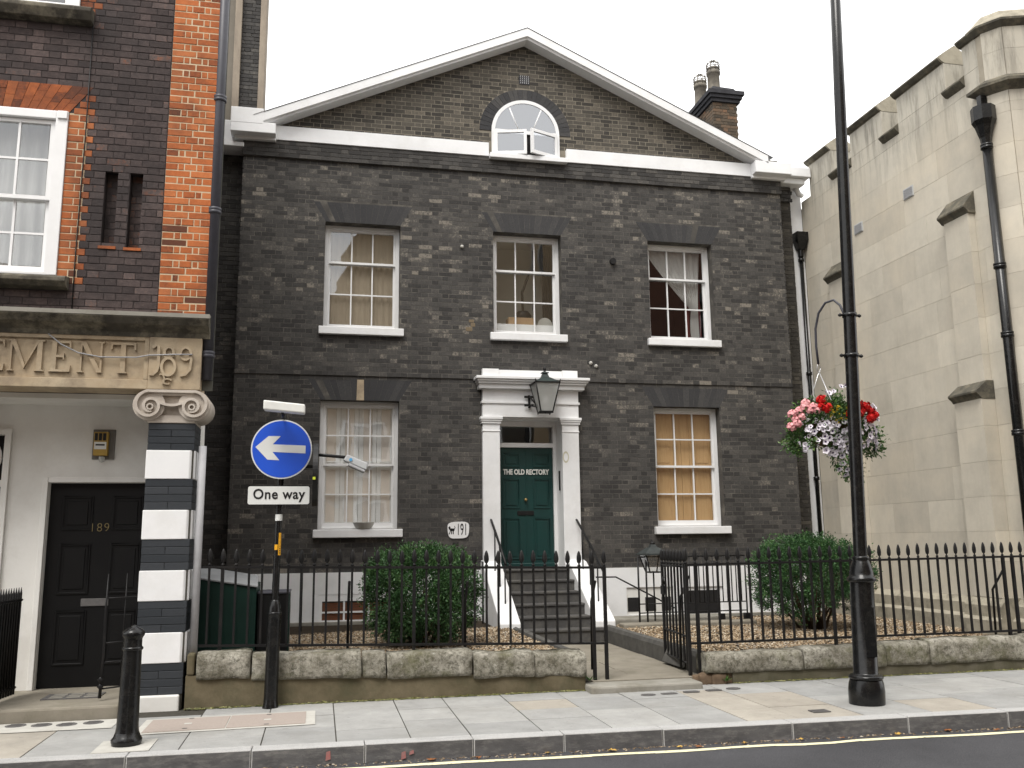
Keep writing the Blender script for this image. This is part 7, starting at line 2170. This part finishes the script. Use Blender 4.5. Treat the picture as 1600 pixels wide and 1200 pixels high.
# ------------------------------------------------------------------ bollard
BX, BYY = -4.722, -6.53
bo = thing('bollard', 'black cast-iron bollard near the kerb in front of the striped pier', 'bollard', (BX, BYY, 0))
LN = (0.008, 0)
MB().lathe([(0.108, -0.02), (0.106, 0.015), (0.112, 0.03), (0.112, 0.05), (0.098, 0.068), (0.086, 0.10)], (BX, BYY, 0), 26, lean=LN).build('base', M['black_gloss'], bo)
MB().lathe([(0.086, 0.10), (0.080, 0.14), (0.066, 0.78)], (BX, BYY, 0), 26, lean=LN).build('shaft', M['black_gloss'], bo)
MB().lathe([(0.068, 0.70), (0.076, 0.706), (0.078, 0.714), (0.076, 0.722), (0.068, 0.728)], (BX, BYY, 0), 26, lean=LN).build('ring', M['black_gloss'], bo)
MB().lathe([(0.066, 0.78), (0.070, 0.795), (0.080, 0.81), (0.084, 0.825), (0.080, 0.84), (0.058, 0.862), (0.024, 0.875), (0.02, 0.885), (0.001, 0.89)], (BX, BYY, 0), 26, lean=LN).build('cap', M['black_gloss'], bo)
m_ = MB()
for k in range(4):
    z0, z1 = 0.60 + k * 0.045, 0.60 + (k + 1) * 0.045
    def pp(z, a_): rr2 = 0.0815 - 0.0232 * (z - 0.14) / 0.64 + 0.0024; return (BX + 0.008 * z + rr2 * math.cos(a_), BYY + rr2 * math.sin(a_), z)
    a0, a1 = math.radians(-112 + 3 * k), math.radians(-112 + 3 * (k + 1)); w_ = 0.10 + 0.03 * k
    m_.add([pp(z0, a0 - w_), pp(z0, a0 + w_), pp(z1, a1 + w_ + 0.03), pp(z1, a1 - w_)], [(0, 1, 2, 3)])
m_.build('worn_scrape', simple('faded_red_scrape', (0.30, 0.14, 0.09), None, 30), bo)
m_ = MB().box(-4.92, -4.52, -6.78, -6.36, 0.003, 0.0075); m_.build('bollard_footing', M['cement_pale'], pavement)

# ------------------------------------------------------------------ litter along the gutter
rr = random.Random(33)
where = [(-1.05, 'yellow'), (-2.1, 'brown'), (-2.45, 'brown'), (-0.35, 'brown'), (0.05, 'yellow'), (1.42, 'yellow'), (0.55, 'yellow'), (2.3, 'brown'), (1.9, 'brown'), (-0.5, 'yellow'), (-1.55, 'yellow'), (0.9, 'brown')]
for i, (x, cname) in enumerate(where):
    y = KY(x) - rr.uniform(0.02, 0.11); a0 = rr.uniform(0, 6.28); s = rr.uniform(0.022, 0.04)
    pts_ = [(0, 1.2), (0.45, 0.5), (0.9, 0.45), (0.55, -0.05), (0.75, -0.6), (0.15, -0.5), (0, -1.1), (-0.2, -0.5), (-0.7, -0.5), (-0.5, 0.0), (-0.9, 0.5), (-0.4, 0.5)]
    m_ = MB()
    V_ = [(x + s * (p * math.cos(a0) - q * math.sin(a0)), y + s * (p * math.sin(a0) + q * math.cos(a0)), -0.122 + rr.uniform(0.001, 0.014)) for p, q in pts_]
    c0 = (x, y, -0.116)
    m_.add([c0] + V_, [(0, k + 1, (k + 1) % 12 + 1) for k in range(12)])
    m_.build('fallen_leaf', M['leaf_' + cname], label='fallen leaf lying in the gutter along the kerb by the yellow line', cat='leaf', group='fallen leaves in the gutter')

# ------------------------------------------------------------------ opposite side of the street (seen only in the window panes)
ob = thing('gabled_house', 'tan gabled house across the street mirrored in the upper left window', 'house', (1.0, -22, 0))
m_ = MB(); m_.prism([(-3.6, 0.0), (7.0, 0.0), (7.0, 12.0), (0.1, 17.5), (-3.6, 10.6)], lambda p, q, t: (p, t, q), -28, -19.6)
m_.build('wall', M['opposite_tan'], ob)
for x in (-2.3, 0.6, 3.5):
    for z in (1.0, 4.2, 7.4): MB().box(x, x + 1.3, -19.62, -19.55, z, z + 2.0).build('window', M['white_gloss'], ob); 
for x in (-2.15, 0.75, 3.65):
    for z in (1.15, 4.35, 7.55): MB().box(x, x + 1.0, -19.545, -19.53, z, z + 1.7).build('pane', M['dark_deep'], ob)
ot = thing('terrace_row', 'red-brown flat-topped terrace across the street mirrored in the panes', 'building', (-14, -22, 0))
MB().box(-30, -5.2, -28, -19.6, 0, 8.5).build('wall', M['opposite_red'], ot)
ot2 = thing('terrace_row', 'unseen red-brown terrace across the street to the right, raised to darken reflections in the panes', 'building', (18, -22, 0))
MB().box(7.2, 30, -28, -19.6, 0, 16.5).build('wall', M['opposite_red'], ot2)  # unseen terrace, height raised so the right-hand panes reflect dark brick

def moss(name, segs, seed, label):
    r = np.random.default_rng(seed)
    Vs, Fs, Ts = [], [], []; base = 0
    for (x0, x1, y, z, n) in segs:
        for _ in range(n):
            c0 = np.array([r.uniform(x0, x1), y + r.normal(0, 0.008), z])
            s = r.uniform(0.006, 0.016)
            p = c0 + r.normal(0, 1, (5, 3)) * s * np.array([1.4, 0.8, 0.5]); p[:, 2] = np.maximum(p[:, 2], z + 0.001)
            q = p.mean(0) + np.array([0, 0, s * 0.7])
            Vs.append(np.vstack([p, q])); Fs.append(np.array([(0, 1, 5), (1, 2, 5), (2, 3, 5), (3, 4, 5), (4, 0, 5)]) + base); Ts.append(np.full(5, r.random())); base += 6
    me = raw_mesh(name, np.concatenate(Vs), np.concatenate(Fs), [M['leaf_moss']], np.concatenate(Ts))
    link(name, me, (0, 0, 0), None, label, 'moss', None, 'stuff')
M['leaf_moss'] = leaf_mat('yellow_green_moss', (0.06, 0.065, 0.02), (0.14, 0.14, 0.045), (0.26, 0.25, 0.10))
moss('moss', [(-4.5, -0.66, -5.095, 0.002, 900), (0.95, 6.0, -5.095, 0.002, 900)], 5, 'yellow-green moss line along the foot of the garden walls')
for (x, z0, z1) in ((-3.22, -0.10, -0.03), (-2.66, -0.12, -0.06), (-2.60, -0.09, -0.055)):
    MB().add([(x - 0.018, KY(x) - 0.0045, z0), (x + 0.02, KY(x) - 0.0045, z0 + 0.01), (x + 0.015, KY(x) - 0.0045 + 0.003, z1), (x - 0.014, KY(x) - 0.0045 + 0.003, z1 - 0.008)], [(0, 1, 2, 3)]).build('red_spray_mark', M['spray_red'], kerb_o)

def grit(seed):
    r = np.random.default_rng(seed); n = 1500
    X = r.uniform(-7, 6, n); off = np.abs(r.normal(0, 0.035, n)); Y = np.array([KY(x) for x in X]) - 0.004 - off
    Vs, Fs, Ts = [], [], []
    for i in range(n):
        s = r.uniform(0.002, 0.008); p = np.array([X[i], Y[i], -0.128]) + r.normal(0, 1, (4, 3)) * s * np.array([1.3, 1.3, 0.4]); p[:, 2] = np.maximum(p[:, 2], -0.1295); p[3, 2] += s
        Vs.append(p); Fs.append(np.array([(0, 1, 3), (1, 2, 3), (2, 0, 3)]) + 4 * i); Ts.append(np.full(3, r.random()))
    link('gutter_grit', raw_mesh('gutter_grit', np.concatenate(Vs), np.concatenate(Fs), [M['gravel']], np.concatenate(Ts)), (0, 0, 0), None, 'fine grit gathered in the gutter along the kerb', 'grit', None, 'stuff')
grit(8)
